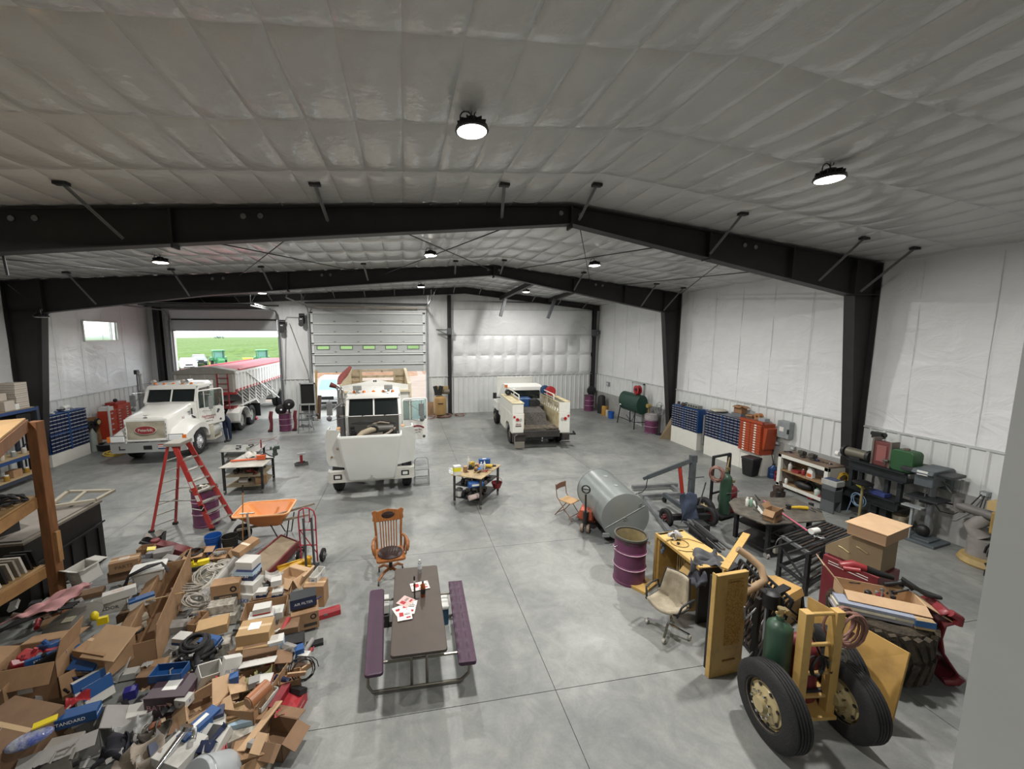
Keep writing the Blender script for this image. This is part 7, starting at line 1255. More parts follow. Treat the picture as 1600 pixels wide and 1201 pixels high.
# ---- purple-seat picnic table
t = thing('picnic_table', 'brown-topped picnic table with purple padded benches', 'picnic table', (.12, 5.4, 0), -.012)
TB_ = mt('table_brown', '453b34', .55, var=.15, scale=3); PU = mt('purple_vinyl', '3d2038', .5, var=.15, scale=4); TUBE = mt('tube_grey', '8a867c', .35, .7, var=.2)
obj('tabletop', B().prism(rrect(-.35, .35, -.93, .92, .04), .70, .745, 'z'), TB_, t, bev=.012); obj('edge_trim', B().tube([(p[0]*1.0, p[1], .735) for p in rrect(-.335, .335, -.915, .905, .04)], .006, 5, True), mt('trim_light', '9c8f82', .4), t)
bch = B().prism(rrect(-.115, .115, -.86, .84, .04), .42, .47, 'z'); o1 = obj('bench_seat', bch, PU, t, bev=.02, label='left bench with a flat purple seat'); o1.location = (-.60, 0, 0); o1.rotation_euler = (0, 0, .05)
o2 = obj('bench_seat', B().grid(lambda u, v: (-.115+.23*u, -.86+1.7*v, .47+.014*abs(math.sin(v*PI*9)*math.sin(u*PI*2))), 12, 60).prism(rrect(-.115, .115, -.86, .84, .04), .42, .468, 'z'), PU, t, smooth=40, label='right bench with a tufted purple seat'); o2.location = (.63, 0, 0); o2.rotation_euler = (0, 0, -.02)
for y in (-.62, .62):
    fr = B().tube([(-.62, y, .42), (-.66, y, .3), (-.66, y-.02, .12), (-.6, y-.03, .03), (.55, y-.03, .03), (.66, y-.02, .12), (.68, y, .3), (.64, y, .42)], .022, 8)
    obj('leg_frame', fr, TUBE, t, smooth=60); obj('bench_support', B().cyl((-.62, y, .41), (.64, y, .41), .018, n=8), TUBE, t); obj('upright_tube', B().tube([(-.1, y, .03), (-.1, y, .6), (-.12, y+.03, .7)], .02, 8), TUBE, t); obj('upright_tube', B().tube([(.1, y, .03), (.1, y, .6), (.12, y+.03, .7)], .02, 8), TUBE, t)
zt_ = .747
for i, (u, v, w, h, rz, col, lb) in enumerate(((628, 955, .2, .26, .4, 'd9d6d0', 'white printed paper at left of the paper pile on the picnic table'), (638, 948, .22, .28, -.2, 'e0ddd6', 'white and red newspaper page in the middle of the table pile'), (634, 940, .2, .2, .9, 'c9a9a4', 'reddish folded flyer on top of the table paper pile'), (656, 916, .28, .2, .15, 'd5cfca', 'large newspaper sheet under the brown bottle'), (632, 962, .2, .2, .1, 'dedbd4', 'white paper at the near end of the table pile'))):
    q = g(u, v, zt_); o = thing('paper', lb, 'paper', (q.x, q.y, zt_+.003*i), rz); obj('sheet', B().box(-w/2, w/2, -h/2, h/2, 0, .002), mt('paper_'+col, col, .8, col2='9a6f6c' if i % 2 else 'b3b0aa', scale=22, lo=.38, hi=.46), o)
    obj('print_block', B().box(-w*.35, -w*.05, -h*.1, h*.3, .002, .003).box(.02, w*.4, -h*.35, -h*.2, .002, .003), mt('ink_red', 'a32a33', .7), o); obj('print_block', B().box(.0, w*.38, h*.0, h*.06, .002, .003).box(0, w*.38, h*.12, h*.16, .002, .003), BLACK, o)
t_ = bottle('bottle', 'amber drink bottle with black label standing on the picnic table', 'bottle', g(661, 931, zt_), .036, .24, mt('amber_drink', '9a4a1c', .15, trans=.3), BLACK); obj('label', B().lathe([(.037, .05), (.037, .13)], 18), BLACK, t_)
t_ = bottle('bottle', 'clear plastic water bottle standing at far end of picnic table', 'bottle', g(656, 894, zt_), .032, .22, mt('clear_plastic', 'd5dadb', .1, trans=.85), WHITE); obj('label', B().lathe([(.033, .07), (.033, .13)], 18), K('d5d9dc'), t_)
t_ = thing('welding_rod_stand', 'thin black upright post stand on the picnic table', 'stand', g(648, 935, zt_)); obj('post', B().bar((0, 0, 0), (0, 0, .36), .025), BLACK, t_); obj('sleeve', B().bar((0, 0, .25), (0, 0, .29), .028), WHITE, t_); obj('foot', B().box(-.06, .07, -.012, .012, 0, .006).box(-.012, .012, -.05, .05, 0, .006), BLACK, t_)
t_ = thing('cooler', 'blue cooler box with white lid under the picnic table right side', 'cooler', (.52, 5.98, 0), 0); obj('cooler_body', B().box(-.12, .1, -.16, .16, 0, .27), mt('cooler_blue', '1f4a66', .4), t_, bev=.02); obj('cooler_lid', B().box(-.13, .11, -.17, .17, .27, .33), WHITE, t_, bev=.02)
cbox('white_carton', 'white carton on a black case under the picnic table left side', (-.42, 6.1, .22), (.2, .28, .14), .05, mat=WHITE, tape=False); t_ = thing('black_case', 'small black case standing under the left bench', 'case', (-.42, 6.08, 0)); obj('case_body', B().box(-.1, .1, -.15, .15, 0, .2), BLACK, t_, bev=.02); obj('case_latch', B().box(-.03, .03, -.156, -.15, .1, .14), STEEL, t_)
# ---- oak office armchair
t = thing('oak_armchair', 'oak slat-back swivel armchair with dark leather seat at the picnic table', 'chair', (-.33, 7.28, 0), .12); OAK = mt('golden_oak', '9c6230', .4, col2='7d4a22', scale=7, stretch=(6, 6, 1), coat=.2); LEA = mt('dark_leather', '30211f', .4, var=.2)
obj('seat_frame', B().prism(rrect(-.27, .27, -.24, .24, .06), .44, .49, 'z'), OAK, t, bev=.01); obj('seat_pad', B().lathe([(0, .49), (.23, .49), (.235, .51), (.18, .535), (0, .54)], 24), LEA, t, smooth=50)
bk = lambda z: .24+.16*(z-.49)
for s in (-1, 1): obj('back_post', B().tube([(s*.23, bk(.45), .45), (s*.24, bk(.8), .8), (s*.26, bk(1.1), 1.1)], .024, 8), OAK, t, smooth=60); obj('armrest', B().tube([(s*.25, .22, .74), (s*.3, .05, .75), (s*.32, -.12, .74), (s*.31, -.2, .68), (s*.3, -.18, .6)], [.02, .03, .036, .034, .025], 8), OAK, t, smooth=60); obj('arm_spindle', B().cyl((s*.28, -.1, .48), (s*.31, -.12, .72), .015, n=8).cyl((s*.27, .02, .48), (s*.3, 0, .72), .012, n=8).cyl((s*.27, .12, .48), (s*.29, .1, .73), .012, n=8), OAK, t)
for k in range(7): x = -.16+.32*k/6; obj('back_slat', B().bar((x*.9, bk(.48), .48), (x, bk(1.02)+.01, 1.02), .022, .012, (0, 1, 0)), OAK, t)
cr = [(-.3, 1.02), (-.24, .99), (.24, .99), (.3, 1.02), (.29, 1.1), (.31, 1.19), (.26, 1.22), (.2, 1.19), (.1, 1.21), (0, 1.23), (-.1, 1.21), (-.2, 1.19), (-.26, 1.22), (-.31, 1.19), (-.29, 1.1)]
o = obj('crest_rail', B().prism([(a, b-1.0) for a, b in cr], -.015, .015, 'y'), OAK, t, bev=.006); o.location = (0, bk(1.0), 1.0); o.rotation_euler = (-.16, 0, 0)
hp_ = B().lathe([(0, -.03), (.12, -.022), (.14, 0)], 22, a='y'); hp_.v = [V((p.x, p.y, p.z*.52+.11)) for p in hp_.v]; obj('headrest_pad', hp_, LEA, o, smooth=50)
obj('pedestal', B().cyl((0, 0, .16), (0, 0, .44), .035, n=12), DSTEEL, t)
for k in range(4):
    a = k*PI/2+.7; l_ = obj('base_leg', B().tube([(.03*math.cos(a), .03*math.sin(a), .2), (.18*math.cos(a), .18*math.sin(a), .19), (.32*math.cos(a), .32*math.sin(a), .09)], [.03, .028, .02], 8), OAK, t, smooth=60); obj('caster', B().cyl((.32*math.cos(a)-.012, .32*math.sin(a), .035), (.32*math.cos(a)+.012, .32*math.sin(a), .035), .035, n=10), BLACK, l_)
# ---- wheelbarrow
t = thing('wheelbarrow', 'orange plastic wheelbarrow standing by the hand truck', 'wheelbarrow', (-3.12, 9.3, 0), 0); ORP = mt('orange_plastic', 'd98a4a', .4, var=.06)
def ringr(z, x0, x1, y0, y1): return [(x, y, z) for x, y in rrect(x0, x1, y0, y1, min(.12, (x1-x0)*.2), 4)]
obj('tub', B().loft([ringr(.36, -.2, .32, -.18, .2), ringr(.5, -.38, .42, -.28, .3), ringr(.7, -.6, .5, -.36, .4), ringr(.71, -.64, .54, -.4, .44), ringr(.69, -.64, .54, -.4, .44), ringr(.69, -.58, .48, -.34, .38), ringr(.5, -.35, .39, -.25, .27), ringr(.39, -.18, .3, -.16, .18)]), ORP, t, smooth=35)
obj('rolled_rim', B().tube([(x, y, .71) for x, y in rrect(-.63, .53, -.39, .43, .12, 4)], .016, 6, True), mt('rim_pale', 'e8b07e', .4), t, smooth=60)
for s in (-1, 1): obj('handle', B().bar((-.62, s*.12, .3), (.95, s*.3, .62), .04, .045), K('8d8577', .6), t); obj('leg', B().tube([(.1, s*.2, .42), (.28, s*.22, .02), (.42, s*.22, .02), (.5, s*.22, .48)], .014, 6), DSTEEL, t)
w_ = wheel(t, (-.55, 0, .19), R=.19, w=.09, rim='3a3a3c', lugs=4); w_.rotation_euler = (0, 0, PI/2)
# ---- hand truck
q = (g(470, 880)+g(498, 880))/2; t = thing('hand_truck', 'red two-wheeled hand truck standing right of the wheelbarrow', 'hand truck', q, -.15); HR = K('a32c3c', .4)
obj('frame', B().tube([(-.16, 0, .05), (-.17, -.02, 1.0), (-.14, -.03, 1.14), (-.05, -.04, 1.2), (.05, -.04, 1.2), (.14, -.03, 1.14), (.17, -.02, 1.0), (.16, 0, .05)], .015, 6), HR, t, smooth=60)
obj('inner_loop', B().tube([(-.06, -.03, 1.19), (-.05, -.02, .9), (.05, -.02, .9), (.06, -.03, 1.19)], .012, 6).bar((-.17, 0, .72), (.17, 0, .72), .02).bar((-.17, 0, .4), (.17, 0, .4), .02).bar((-.16, 0, .72), (.16, .02, .2), .015), HR, t); obj('nose_plate', B().box(-.2, .2, -.2, .0, .01, .02), DSTEEL, t)
for s in (-1, 1): wheel(t, (s*.24, .1, .13), R=.13, w=.06, side=s, rim='9a9a98', lugs=4)
for i, (dx, lb) in enumerate(((-.05, 'black pry pole leaning on the hand truck, left one'), (.1, 'black pry pole leaning on the hand truck, right one'))): tag(obj('black_pole', B().cyl((q.x+dx+.12, q.y-.55, .05), (q.x+dx-.02, q.y-.02, .98), .022, n=8), BLACK), lb, 'pole')
# ---- yellow floor jack + brown ramp
t = thing('floor_jack', 'yellow floor jack on the floor at the foot of the hand truck', 'jack', (*g(462, 895, 0).xy, 0), .3); YJ = mt('jack_yellow', 'c99a22', .45, var=.2)
obj('jack_body', B().prism([(-.35, .04), (.3, .04), (.3, .14), (.1, .2), (-.35, .16)], -.14, -.1, 'y').prism([(-.35, .04), (.3, .04), (.3, .14), (.1, .2), (-.35, .16)], .1, .14, 'y').box(-.3, .1, -.1, .1, .1, .14), YJ, t, bev=.005); obj('lift_arm', B().bar((-.1, 0, .15), (.25, 0, .22), .1, .05).cyl((.25, 0, .22), (.25, 0, .27), .06, n=12), YJ, t)
for x in (-.3, .25): obj('jack_wheel', B().cyl((x, -.18, .05), (x, -.14, .05), .05, n=12).cyl((x, .14, .05), (x, .18, .05), .05, n=12), DSTEEL, t)
R4 = [g(375, 888, .22), g(412, 900, .22), g(466, 846, .22), g(440, 836, .22)]
t = thing('car_creeper', 'long brown flatbed ramp with dark red sides by the box pile', 'ramp'); obj('deck', B().prism([(p.x, p.y) for p in R4], .2, .22, 'z'), mt('ramp_brown', '8a7a64', .8, var=.25), t); RS = mt('ramp_red', '6a2a2c', .5, var=.2)
obj('side_rail', B().bar(R4[1]-V((0,0,.06)), R4[2]-V((0,0,.06)), .04, .16), RS, t); obj('side_rail', B().bar(R4[0]-V((0,0,.06)), R4[3]-V((0,0,.06)), .04, .16), RS, t); obj('end_bar', B().bar(R4[3]-V((0,0,.05)), R4[2]-V((0,0,.05)), .05, .1).bar(R4[1]-V((.0,0,.1)), R4[1]+V((.22,.12,-.16)), .05, .05), RS, t)
for k, p in enumerate((R4[2], R4[1])): obj('ramp_wheel', B().cyl(p+V((.1, 0, -.15)), p+V((.15, 0, -.15)), .07, n=12).bar(p+V((0,0,-.12)), p+V((.12,0,-.14)), .03), DSTEEL, t)
obj('ramp_leg', B().cb((R4[0].x, R4[0].y, .09), (.08, .08, .18)).cb((R4[3].x, R4[3].y, .09), (.08, .08, .18)), RS, t)
for (u, v), m_, lb in (((335, 862), mt('bucket_blue', '1f55a0', .4, var=.15), 'bright blue plastic bucket behind the box pile'), ((361, 863), mt('bucket_black', '25221f', .5), 'black plastic bucket right of the blue bucket')): t_ = thing('plastic_bucket', lb, 'bucket', g(u, v)); bucket_mesh(t_, m_, .155, .38)
t_ = thing('broom', 'wooden-handled broom leaning upright in front of the wheelbarrow', 'broom', (0, 0, 0)); a, c = g(380, 858, .0), g(387, 778, 1.25); c = V((a.x+.05, a.y+.1, 1.42)); obj('handle', B().cyl(a+V((0,0,.1)), c, .013, n=7), K('a87a48'), t_); obj('black_grip', B().cyl(c-(c-a)*.12, c, .019, n=8), BLACK, t_); obj('brush_head', B().cb((a.x, a.y, .07), (.3, .06, .12)), BLACK, t_)
t_ = thing('chrome_stand', 'grey T-shaped steel stand behind the broom', 'stand', g(393, 862, 0)); obj('stem', B().cyl((0, 0, 0), (-.05, .05, .85), .025, n=8), ALU, t_); obj('cross_bar', B().cyl((-.2, .05, .85), (.1, .05, .85), .015, n=8), ALU, t_)
t = thing('floor_jack', 'dark red long floor jack in front of the ladder feet', 'jack', (*g(262, 865).xy, 0), -.35); obj('jack_beam', B().prism([(-.35, .1), (-.3, .26), (.1, .22), (.75, .1), (.75, .03), (-.35, .03)], -.1, .1, 'y'), RS, t, bev=.01); obj('lift_pad', B().lathe([(0, .26), (.09, .27), (.08, .3), (0, .31)], 14, (-.28, 0, 0)), RS, t); obj('handle_bracket', B().bar((-.35, -.05, .2), (-.5, -.15, .3), .05), DSTEEL, t)
t_ = thing('black_crate', 'black plastic crate with scraps at the foot of the step ladder', 'crate', (*g(243, 856).xy, 0), .2); obj('crate_body', B().loft([[(-.14, -.12, 0), (.14, -.12, 0), (.14, .12, 0), (-.14, .12, 0)], [(-.18, -.15, .3), (.18, -.15, .3), (.18, .15, .3), (-.18, .15, .3)]]), BLACK, t_); obj('grey_rag', B().at((0, 0, .32)).grid(lambda u, v: (-.16+.32*u, -.13+.26*v, .03*math.sin(7*u+3*v)), 8, 8), K('77726c', .9), t_, smooth=60, thick=.01)
# small things near the trucks
t_ = thing('step_stool', 'small chrome two-step stool beside the dump truck bumper', 'stool', (.48, 12.1, 0), .05)
for s in (-1, 1): obj('side_tube', B().tube([(s*.22, -.2, 0), (s*.22, -.02, .5), (s*.2, .0, .76), (s*.14, .0, .82)], .012, 6).tube([(s*.22, .25, 0), (s*.22, -.02, .5)], .01, 6), CHROME, t_)
obj('top_bar', B().cyl((-.15, 0, .82), (.15, 0, .82), .012, n=6), CHROME, t_)
for z_, y_ in ((.48, -.06), (.24, -.14)): obj('step', B().box(-.21, .21, y_-.1, y_+.08, z_, z_+.02), K('8b8d8c'), t_)
t_ = thing('step_ladder', 'small dark metal step ladder between the doorways', 'ladder', (-4.72, 19.75, 0), -.1)
for s in (-1, 1): obj('side_rail', B().bar((s*.25, -.2, 0), (s*.22, .1, 1.35), .03, .05).bar((s*.25, .5, 0), (s*.22, .12, .95), .02, .03), K('7a7d7e'), t_)
for k in range(3): obj('step', B().box(-.24, .24, -.2+.08*k, .0+.08*k, .3*(k+1), .3*(k+1)+.03), K('4a4c4e'), t_)
t_ = thing('bottle_jack', 'small red and grey jack stand alone on the open floor', 'jack', (-3.65, 14.6, 0), .3); obj('jack_frame', B().box(-.25, .2, -.1, -.06, .03, .1).box(-.25, .2, .06, .1, .03, .1).bar((-.2, 0, .12), (.1, 0, .14), .05), K('5a5c5e'), t_); obj('red_tower', B().bar((-.02, 0, .1), (-.02, 0, .4), .09, .09), K('a02a33'), t_); obj('cap_plate', B().box(-.14, .12, -.06, .06, .4, .46), K('b0aeb0'), t_)
t_ = thing('air_compressor', 'tan vertical air compressor against the far wall by the black post', 'compressor', (1.98, 22.1, 0), 0); CT = mt('compressor_tan', 'a58555', .4, var=.08)
obj('tank', B().lathe([(0, .1), (.2, .12), (.34, .22), (.36, .35), (.36, 1.0), (.33, 1.14), (.2, 1.22), (0, 1.24)], 28), CT, t_, smooth=40); obj('pump', B().box(-.3, .1, -.15, .15, 1.28, 1.5).cyl((-.2, -.05, 1.45), (-.28, -.05, 1.8), .12, n=12).cyl((.0, -.05, 1.45), (.08, -.05, 1.8), .12, n=12), mt('pump_dark', '2c2d2b', .5, .3), t_, bev=.01); obj('motor', B().cyl((.2, .1, 1.45), (.55, .1, 1.45), .14, n=16), K('6b6355'), t_); obj('flywheel_guard', B().box(-.3, .5, .2, .3, 1.3, 1.75), K('a58f63'), t_); obj('brand_strip', B().box(-.15, .15, -.375, -.355, .82, .87), BLACK, t_)
obj('leg', B().bar((-.25, -.2, 0), (-.2, -.15, .25), .05).bar((.25, -.2, 0), (.2, -.15, .25), .05).bar((0, .3, 0), (0, .25, .25), .05), CT, t_)
for (u, v, r_, n_, lb) in ((693, 650, .45, 6, 'heap of red-brown air hose on the floor by the compressor'), (668, 653, .35, 2, 'flat loop of red-brown hose left of the compressor'), (717, 649, .3, 2, 'small loop of hose right of the compressor')):
    q = g(u, v); t_ = thing('air_hose', lb, 'hose', (q.x, q.y, .02)); coil(t_, (0, 0, .03), r_, n_, .018, HOSE, 'xy', name='hose', jit=.07, seed=n_)
tag(obj('floor_paper', B().box(7.35, 7.8, 18.6, 19.3, .0, .01), K('c9c4b6', .8)), 'pale flattened cardboard on the floor right of the service truck', 'paper')
tag(obj('plywood_sheet', B().quad((1.3, 22.7, 0), (1.75, 22.9, 0), (1.75, 23.05, .75), (1.3, 22.95, .75), .02), mt('ply_dim', '93765a', .8)), 'small plywood sheet leaning behind the compressor', 'plywood')
for (dx, dz, lb) in ((-.15, 1.05, 'round black fan on the far barrel between the doorways, left'), (.22, 1.3, 'round black fan on the far barrel between doorways, right and higher')):
    t_ = thing('shop_fan', lb, 'fan', (-5.75+dx, 20.3, dz), .3); obj('fan_guard', B().lathe([(.05, -.06), (.2, -.05), (.26, 0), (.2, .05), (.05, .08)], 20, a='y', close=True), BLACK, t_, smooth=40); obj('fan_foot', B().bar((0, 0, -.26), (0, 0, -.2 if dz < 1.2 else -.45), .08), DSTEEL, t_)
for dx, rz, lb in ((-.62, .15, 'curved dark red bracket standing left of the far barrel'), (.48, -.2, 'curved dark red bracket leaning right of the far barrel')):
    t_ = thing('red_bracket', lb, 'bracket', (-5.75+dx, 20.2, 0), rz); obj('bracket_arm', B().tube([(-.08, 0, .06), (.0, 0, .12), (.03, 0, .4), (0, 0, .7), (.05, 0, 1.0)], [.07, .08, .07, .09, .08], 8), K('7a2f38'), t_, smooth=50); obj('bracket_foot', B().box(-.14, .06, -.06, .06, 0, .08), BLACK, t_)
t_ = thing('black_cabinet', 'open black steel cabinet against the wall between the doorways', 'cabinet', (-5.2, 22.85, 0)); obj('case', B().box(-.4, .35, .0, .3, .5, 2.0).box(-.4, .35, -.02, 0, .5, .6), mt('cabinet_black_in', '0f1011', .6), t_); obj('frame_post', B().box(.32, .38, -.06, 0, 0, 2.05).box(-.42, -.38, -.06, 0, 0, 2.05).box(-.42, .38, -.06, 0, 1.98, 2.04), K('a8acac'), t_); obj('lower_shelf', B().box(-.4, .35, -.3, .0, .85, .9), K('9aa09c'), t_)
t_ = thing('wall_lumber', 'pale upright board leaning beside the panelled overhead door', 'board', (-5.35+.5, 22.9, 0)); obj('board', B().bar((.0, 0, 0), (.08, .2, 2.7), .12, .04), K('b89a6c'), t_); obj('board_tail', B().bar((.12, 0, 0), (.2, .2, 1.3), .2, .04), K('5a4438'), t_)
heap('floor_junk', 'dark tool heap item beside the small step ladder', 'tool', lambda r: (r.uniform(-5.3, -4.5), r.uniform(20.6, 21.6)), 10, PARTM, seed=61, s=(.1, .2), zb=.0, zh=.5, group='dark tools heaped between the doorways')
# ---- left wall
t = thing('bin_cabinet', 'navy small-parts bin cabinet on white base against the left wall', 'cabinet')
drawer_bank(t, -12.25, 15.95, 17.65, .45, 1.82, 10, 10, .42, 1, NAVY, LBL); obj('divider', B().box(-12.25, -12.21, 16.77, 16.83, .45, 1.83), BLU, t); obj('mid_rail', B().box(-12.25, -12.215, 15.95, 17.65, 1.1, 1.14), BLU, t); obj('top_cap', B().box(-12.67, -12.22, 15.93, 17.67, 1.82, 1.84), BLU, t)
obj('plinth', B().box(-12.67, -12.25, 15.93, 17.67, 0, .44), BASEW, t)
heap('cabinet_top_item', 'small part on top of the left navy bin cabinet', 'part', lambda r: (r.uniform(-12.6, -12.3), r.uniform(16, 17.6)), 12, [WHITE, K('b0aeb2'), DSTEEL, K('4a6a9a')], seed=71, s=(.05, .12), zb=1.84, zh=.02, group='items on the left bin cabinet')
t_ = thing('white_rag_roll', 'white paper roll unrolling on the left navy bin cabinet', 'paper roll', (-12.45, 17.0, 1.95)); obj('roll', B().cyl((0, -.12, 0), (0, .12, .03), .09, n=14), WHITE, t_, smooth=30); obj('tail', B().grid(lambda u, v: (.05+.02*math.sin(6*v), -.1+.25*u, .05-.15*v), 5, 5), WHITE, t_, thick=.005)
t = thing('drawer_cabinet', 'orange-red steel drawer cabinets against the left wall', 'cabinet'); ORL = mt('cabinet_orange_left', 'b33f28', .45, var=.15)
obj('cabinet_shell', B().box(-12.5, -12.1, 18.6, 19.5, .32, 1.5).box(-12.7, -12.3, 19.5, 20.3, .32, 1.62), ORL, t); obj('white_plinth', B().box(-12.7, -12.12, 18.6, 20.3, 0, .31), BASEW, t)
for c, (ys_, x_, n_) in enumerate(((18.82, -12.1, 5), (19.28, -12.1, 9), (19.7, -12.3, 11), (20.1, -12.3, 11))):
    for r in range(n_):
        hh = 1.15/n_; o = obj('drawer', B().box(-.01, .02, -.2, .2, -hh/2+.008, hh/2-.008), ORL, t) if r == 0 else inst('drawer', o0, t, (0, 0, 0)); o0 = o if r == 0 else o0
        o.location = (x_, ys_, .36+hh*(r+.5)); inst('label_holder', lab_, o, (0, 0, 0)) if r else None
        if r == 0: lab_ = obj('label_holder', B().box(.02, .028, -.12, .0, -.02, .02), LBL, o)
cbox('white_box', 'white box with bandage lid on the left orange cabinet', (-12.3, 18.8, 1.505), (.36, .3, .16), 0, mat=WHITE, tape=False); cbox('red_box', 'flat red tray on top of the left orange cabinet', (-12.55, 19.8, 1.625), (.4, .7, .1), 0, mat=K('a3352a'), tape=False); tag(obj('black_ball', B().ell((-12.5, 19.7, 1.8), (.08, .08, .08)), BLACK, smooth=60), 'small black ball on the red tray by the left wall', 'ball')
tag(obj('osb_board', B().quad((-12.7, 18.15, 0), (-12.35, 18.5, 0), (-12.55, 18.65, 1.3), (-12.8, 18.35, 1.3), .02), mt('osb_left', '8f6c48', .85, col2='6a4d33', scale=14)), 'brown strand board leaning beside the left orange cabinet', 'board')
tag(obj('white_board', B().box(-12.1, -12.04, 18.55, 18.6, .0, 1.75), WHITE), 'narrow white board edge beside the strand board', 'board')
t_ = thing('welding_machine', 'small wire-feed welder with cylinder beside the left bin cabinet', 'welder', (-12.35, 18.0, 0)); obj('cylinder', B().lathe([(.13, 0), (.13, .7), (.05, .85), (.03, .95)], 18), K('8d9590'), t_, smooth=40); obj('wire_reel', B().lathe([(.04, -.05), (.16, -.05), (.16, .05), (.04, .05)], 18, (.02, -.1, 1.1), 'x', True).lathe([(.03, -.04), (.15, -.04), (.15, .04), (.03, .04)], 18, (.1, .18, 1.15), 'x', True), BLACK, t_, smooth=30); obj('tan_disc', B().cyl((.15, .18, 1.15), (.16, .18, 1.15), .09, n=16), K('b8a678'), t_); obj('cart_post', B().bar((0, .1, 0), (0, .1, 1.1), .1), BLACK, t_)
t_ = thing('oil_drain_tub', 'low round black tub with ribbed lid on the floor by left wall', 'tub', (-11.9, 18.2, 0)); obj('tub_wall', B().lathe([(.36, 0), (.42, .24), (.4, .26), (.34, .02), (0, .02)], 26), BLACK, t_, smooth=35); obj('grey_rags', B().at((0, 0, .2)).grid(lambda u, v: (-.3+.6*u, -.28+.56*v, .08*math.sin(PI*u)*math.sin(PI*v)+.03*math.sin(13*u+9*v)), 12, 12), K('77777a', .9), t_, smooth=60)
t_ = thing('yellow_hose', 'coil of yellow hose on the floor beside the low black tub', 'hose', (-11.25, 17.55, .02)); coil(t_, (0, 0, .03), .38, 6, .02, mt('hose_yellow', 'c2a640', .5), 'xy', name='hose_coil', jit=.08, seed=9)
t_ = thing('tall_pole', 'grey pole with bracket standing by the left wall behind the truck', 'pole', (-12.5, 21.3, 0)); obj('pole_tube', B().cyl((0, 0, 0), (0, 0, 2.9), .03, n=8), K('6d7072'), t_); obj('pole_head', B().box(-.06, .06, -.1, .1, 2.8, 3.0), DSTEEL, t_)
# ---- blue-beam pallet shelving with boxes
t = thing('pallet_shelving', 'tall shelving with dark uprights and blue beams at the left edge', 'shelving'); BB = mt('beam_blue', '27406e', .45, var=.1); XS, Y0, Y1 = -11.75, 11.6, 14.95
for x in (XS, XS-.65):
    for y in (Y0, Y1): obj('upright', B().box(x-.04, x+.04, y-.05, y+.05, 0, 2.36), mt('upright_dark', '2e3440', .5), t)
obj('upright_brace', B().bar((XS, Y1, .3), (XS-.65, Y1, .9), .03).bar((XS-.65, Y1, .9), (XS, Y1, 1.5), .03).bar((XS, Y1, 1.5), (XS-.65, Y1, 2.1), .03), _mats['upright_dark'], t)
zs = (.14, .78, 1.7, 2.24)
for z_ in zs:
    for x in (XS+.02, XS-.67): obj('beam', B().box(x-.025, x+.025, Y0, Y1, z_, z_+.1), BB if z_ > .2 else _mats['upright_dark'], t)
    obj('shelf_deck', B().box(XS-.66, XS+.0, Y0, Y1, z_+.08, z_+.11), mt('deck_ply', 'b39d78', .8, var=.15), t)
GW = mt('carton_greywhite', 'b9b0a4', .7, var=.08)
for k in range(6): cbox('record_box', ['lowest', 'second lowest', 'third', 'fourth', 'fifth', 'topmost'][k]+' white record carton in the stack at the shelving corner', (XS-.3, Y1-.35, 2.36+.135*k), (.5, .42, .13), .02*(k % 3-1), mat=GW, tape=False, stripe=(K('7d7a78'), .4, .52))
cbox('brown_box', 'brown carton on the very top at the left edge of shelving', (XS-.3, Y1-1.75, 2.62), (.5, .5, .28), .1, mat=CARD, label_mat=WHITE); cbox('brown_box', 'wide brown carton supporting boxes on the shelving top', (XS-.3, Y1-1.45, 2.36), (.5, .6, .24), 0, mat=CARD); cbox('grey_box', 'grey-white carton in front of the record stack on the shelving', (XS-.2, Y1-.85, 2.36), (.4, .34, .3), .05, mat=GW, tape=False); cbox('white_box', 'small white carton beside grey carton on the shelving top', (XS-.1, Y1-.62, 2.36), (.2, .16, .17), .2, mat=WHITE, tape=False); cbox('white_box', 'upper white-grey carton left of the record stack', (XS-.35, Y1-.9, 2.67), (.4, .36, .22), 0, mat=GW, tape=False)
YB_ = mt('bin_yellow', 'd8c320', .45)
for y_, z_, lb in ((Y1-1.55, 2.36, 'bright yellow plastic tub on the shelving top'), (Y1-2.0, 2.62, 'yellow bin lid at the left edge of the shelving')): t_ = thing('yellow_tub', lb, 'tub', (XS-.05, y_, z_)); obj('tub_body', B().loft([[(-.1, -.17, 0), (.1, -.17, 0), (.1, .17, 0), (-.1, .17, 0)], [(-.13, -.2, .15), (.13, -.2, .15), (.13, .2, .15), (-.13, .2, .15)]]), YB_, t_); obj('tub_lid', B().box(-.14, .14, -.21, .21, .15, .19), BLACK, t_, bev=.01)
rnd = random.Random(77)
for zi, (z_, gl) in enumerate(zip(zs, ('bottom', 'low', 'middle', 'top'))):
    if zi == 3: continue
    for k in range(8):
        y_ = Y0+.25+.4*k; w_, h_ = rnd.uniform(.2, .4), rnd.uniform(.12, .34)
        if rnd.random() < .55: cbox('shelf_carton', 'small carton on the %s shelf of the blue-beam shelving' % gl, (XS-rnd.uniform(.15, .3), y_, z_+.112), (w_, .3, h_), rnd.uniform(-.1, .1), mat=rnd.choice([CARD, GW, CARDL, BLACK, K('6a4a33')]), tape=False, group='cartons on the blue-beam shelving')
        else:
            t_ = thing('shelf_can', 'can or jar on the %s shelf of the blue-beam shelving' % gl, 'can', (XS-rnd.uniform(.1, .25), y_, z_+.112), group='cans on the blue-beam shelving'); obj('can_body', B().lathe([(.06, 0), (.065, .01), (.065, .14), (.05, .16)], 14), rnd.choice([GW, K('8a8f90'), K('a07c2e'), DSTEEL]), t_, smooth=35); obj('can_lid', B().cyl((0, 0, .16), (0, 0, .185), .05, n=12), rnd.choice([WHITE, BLACK]), t_)
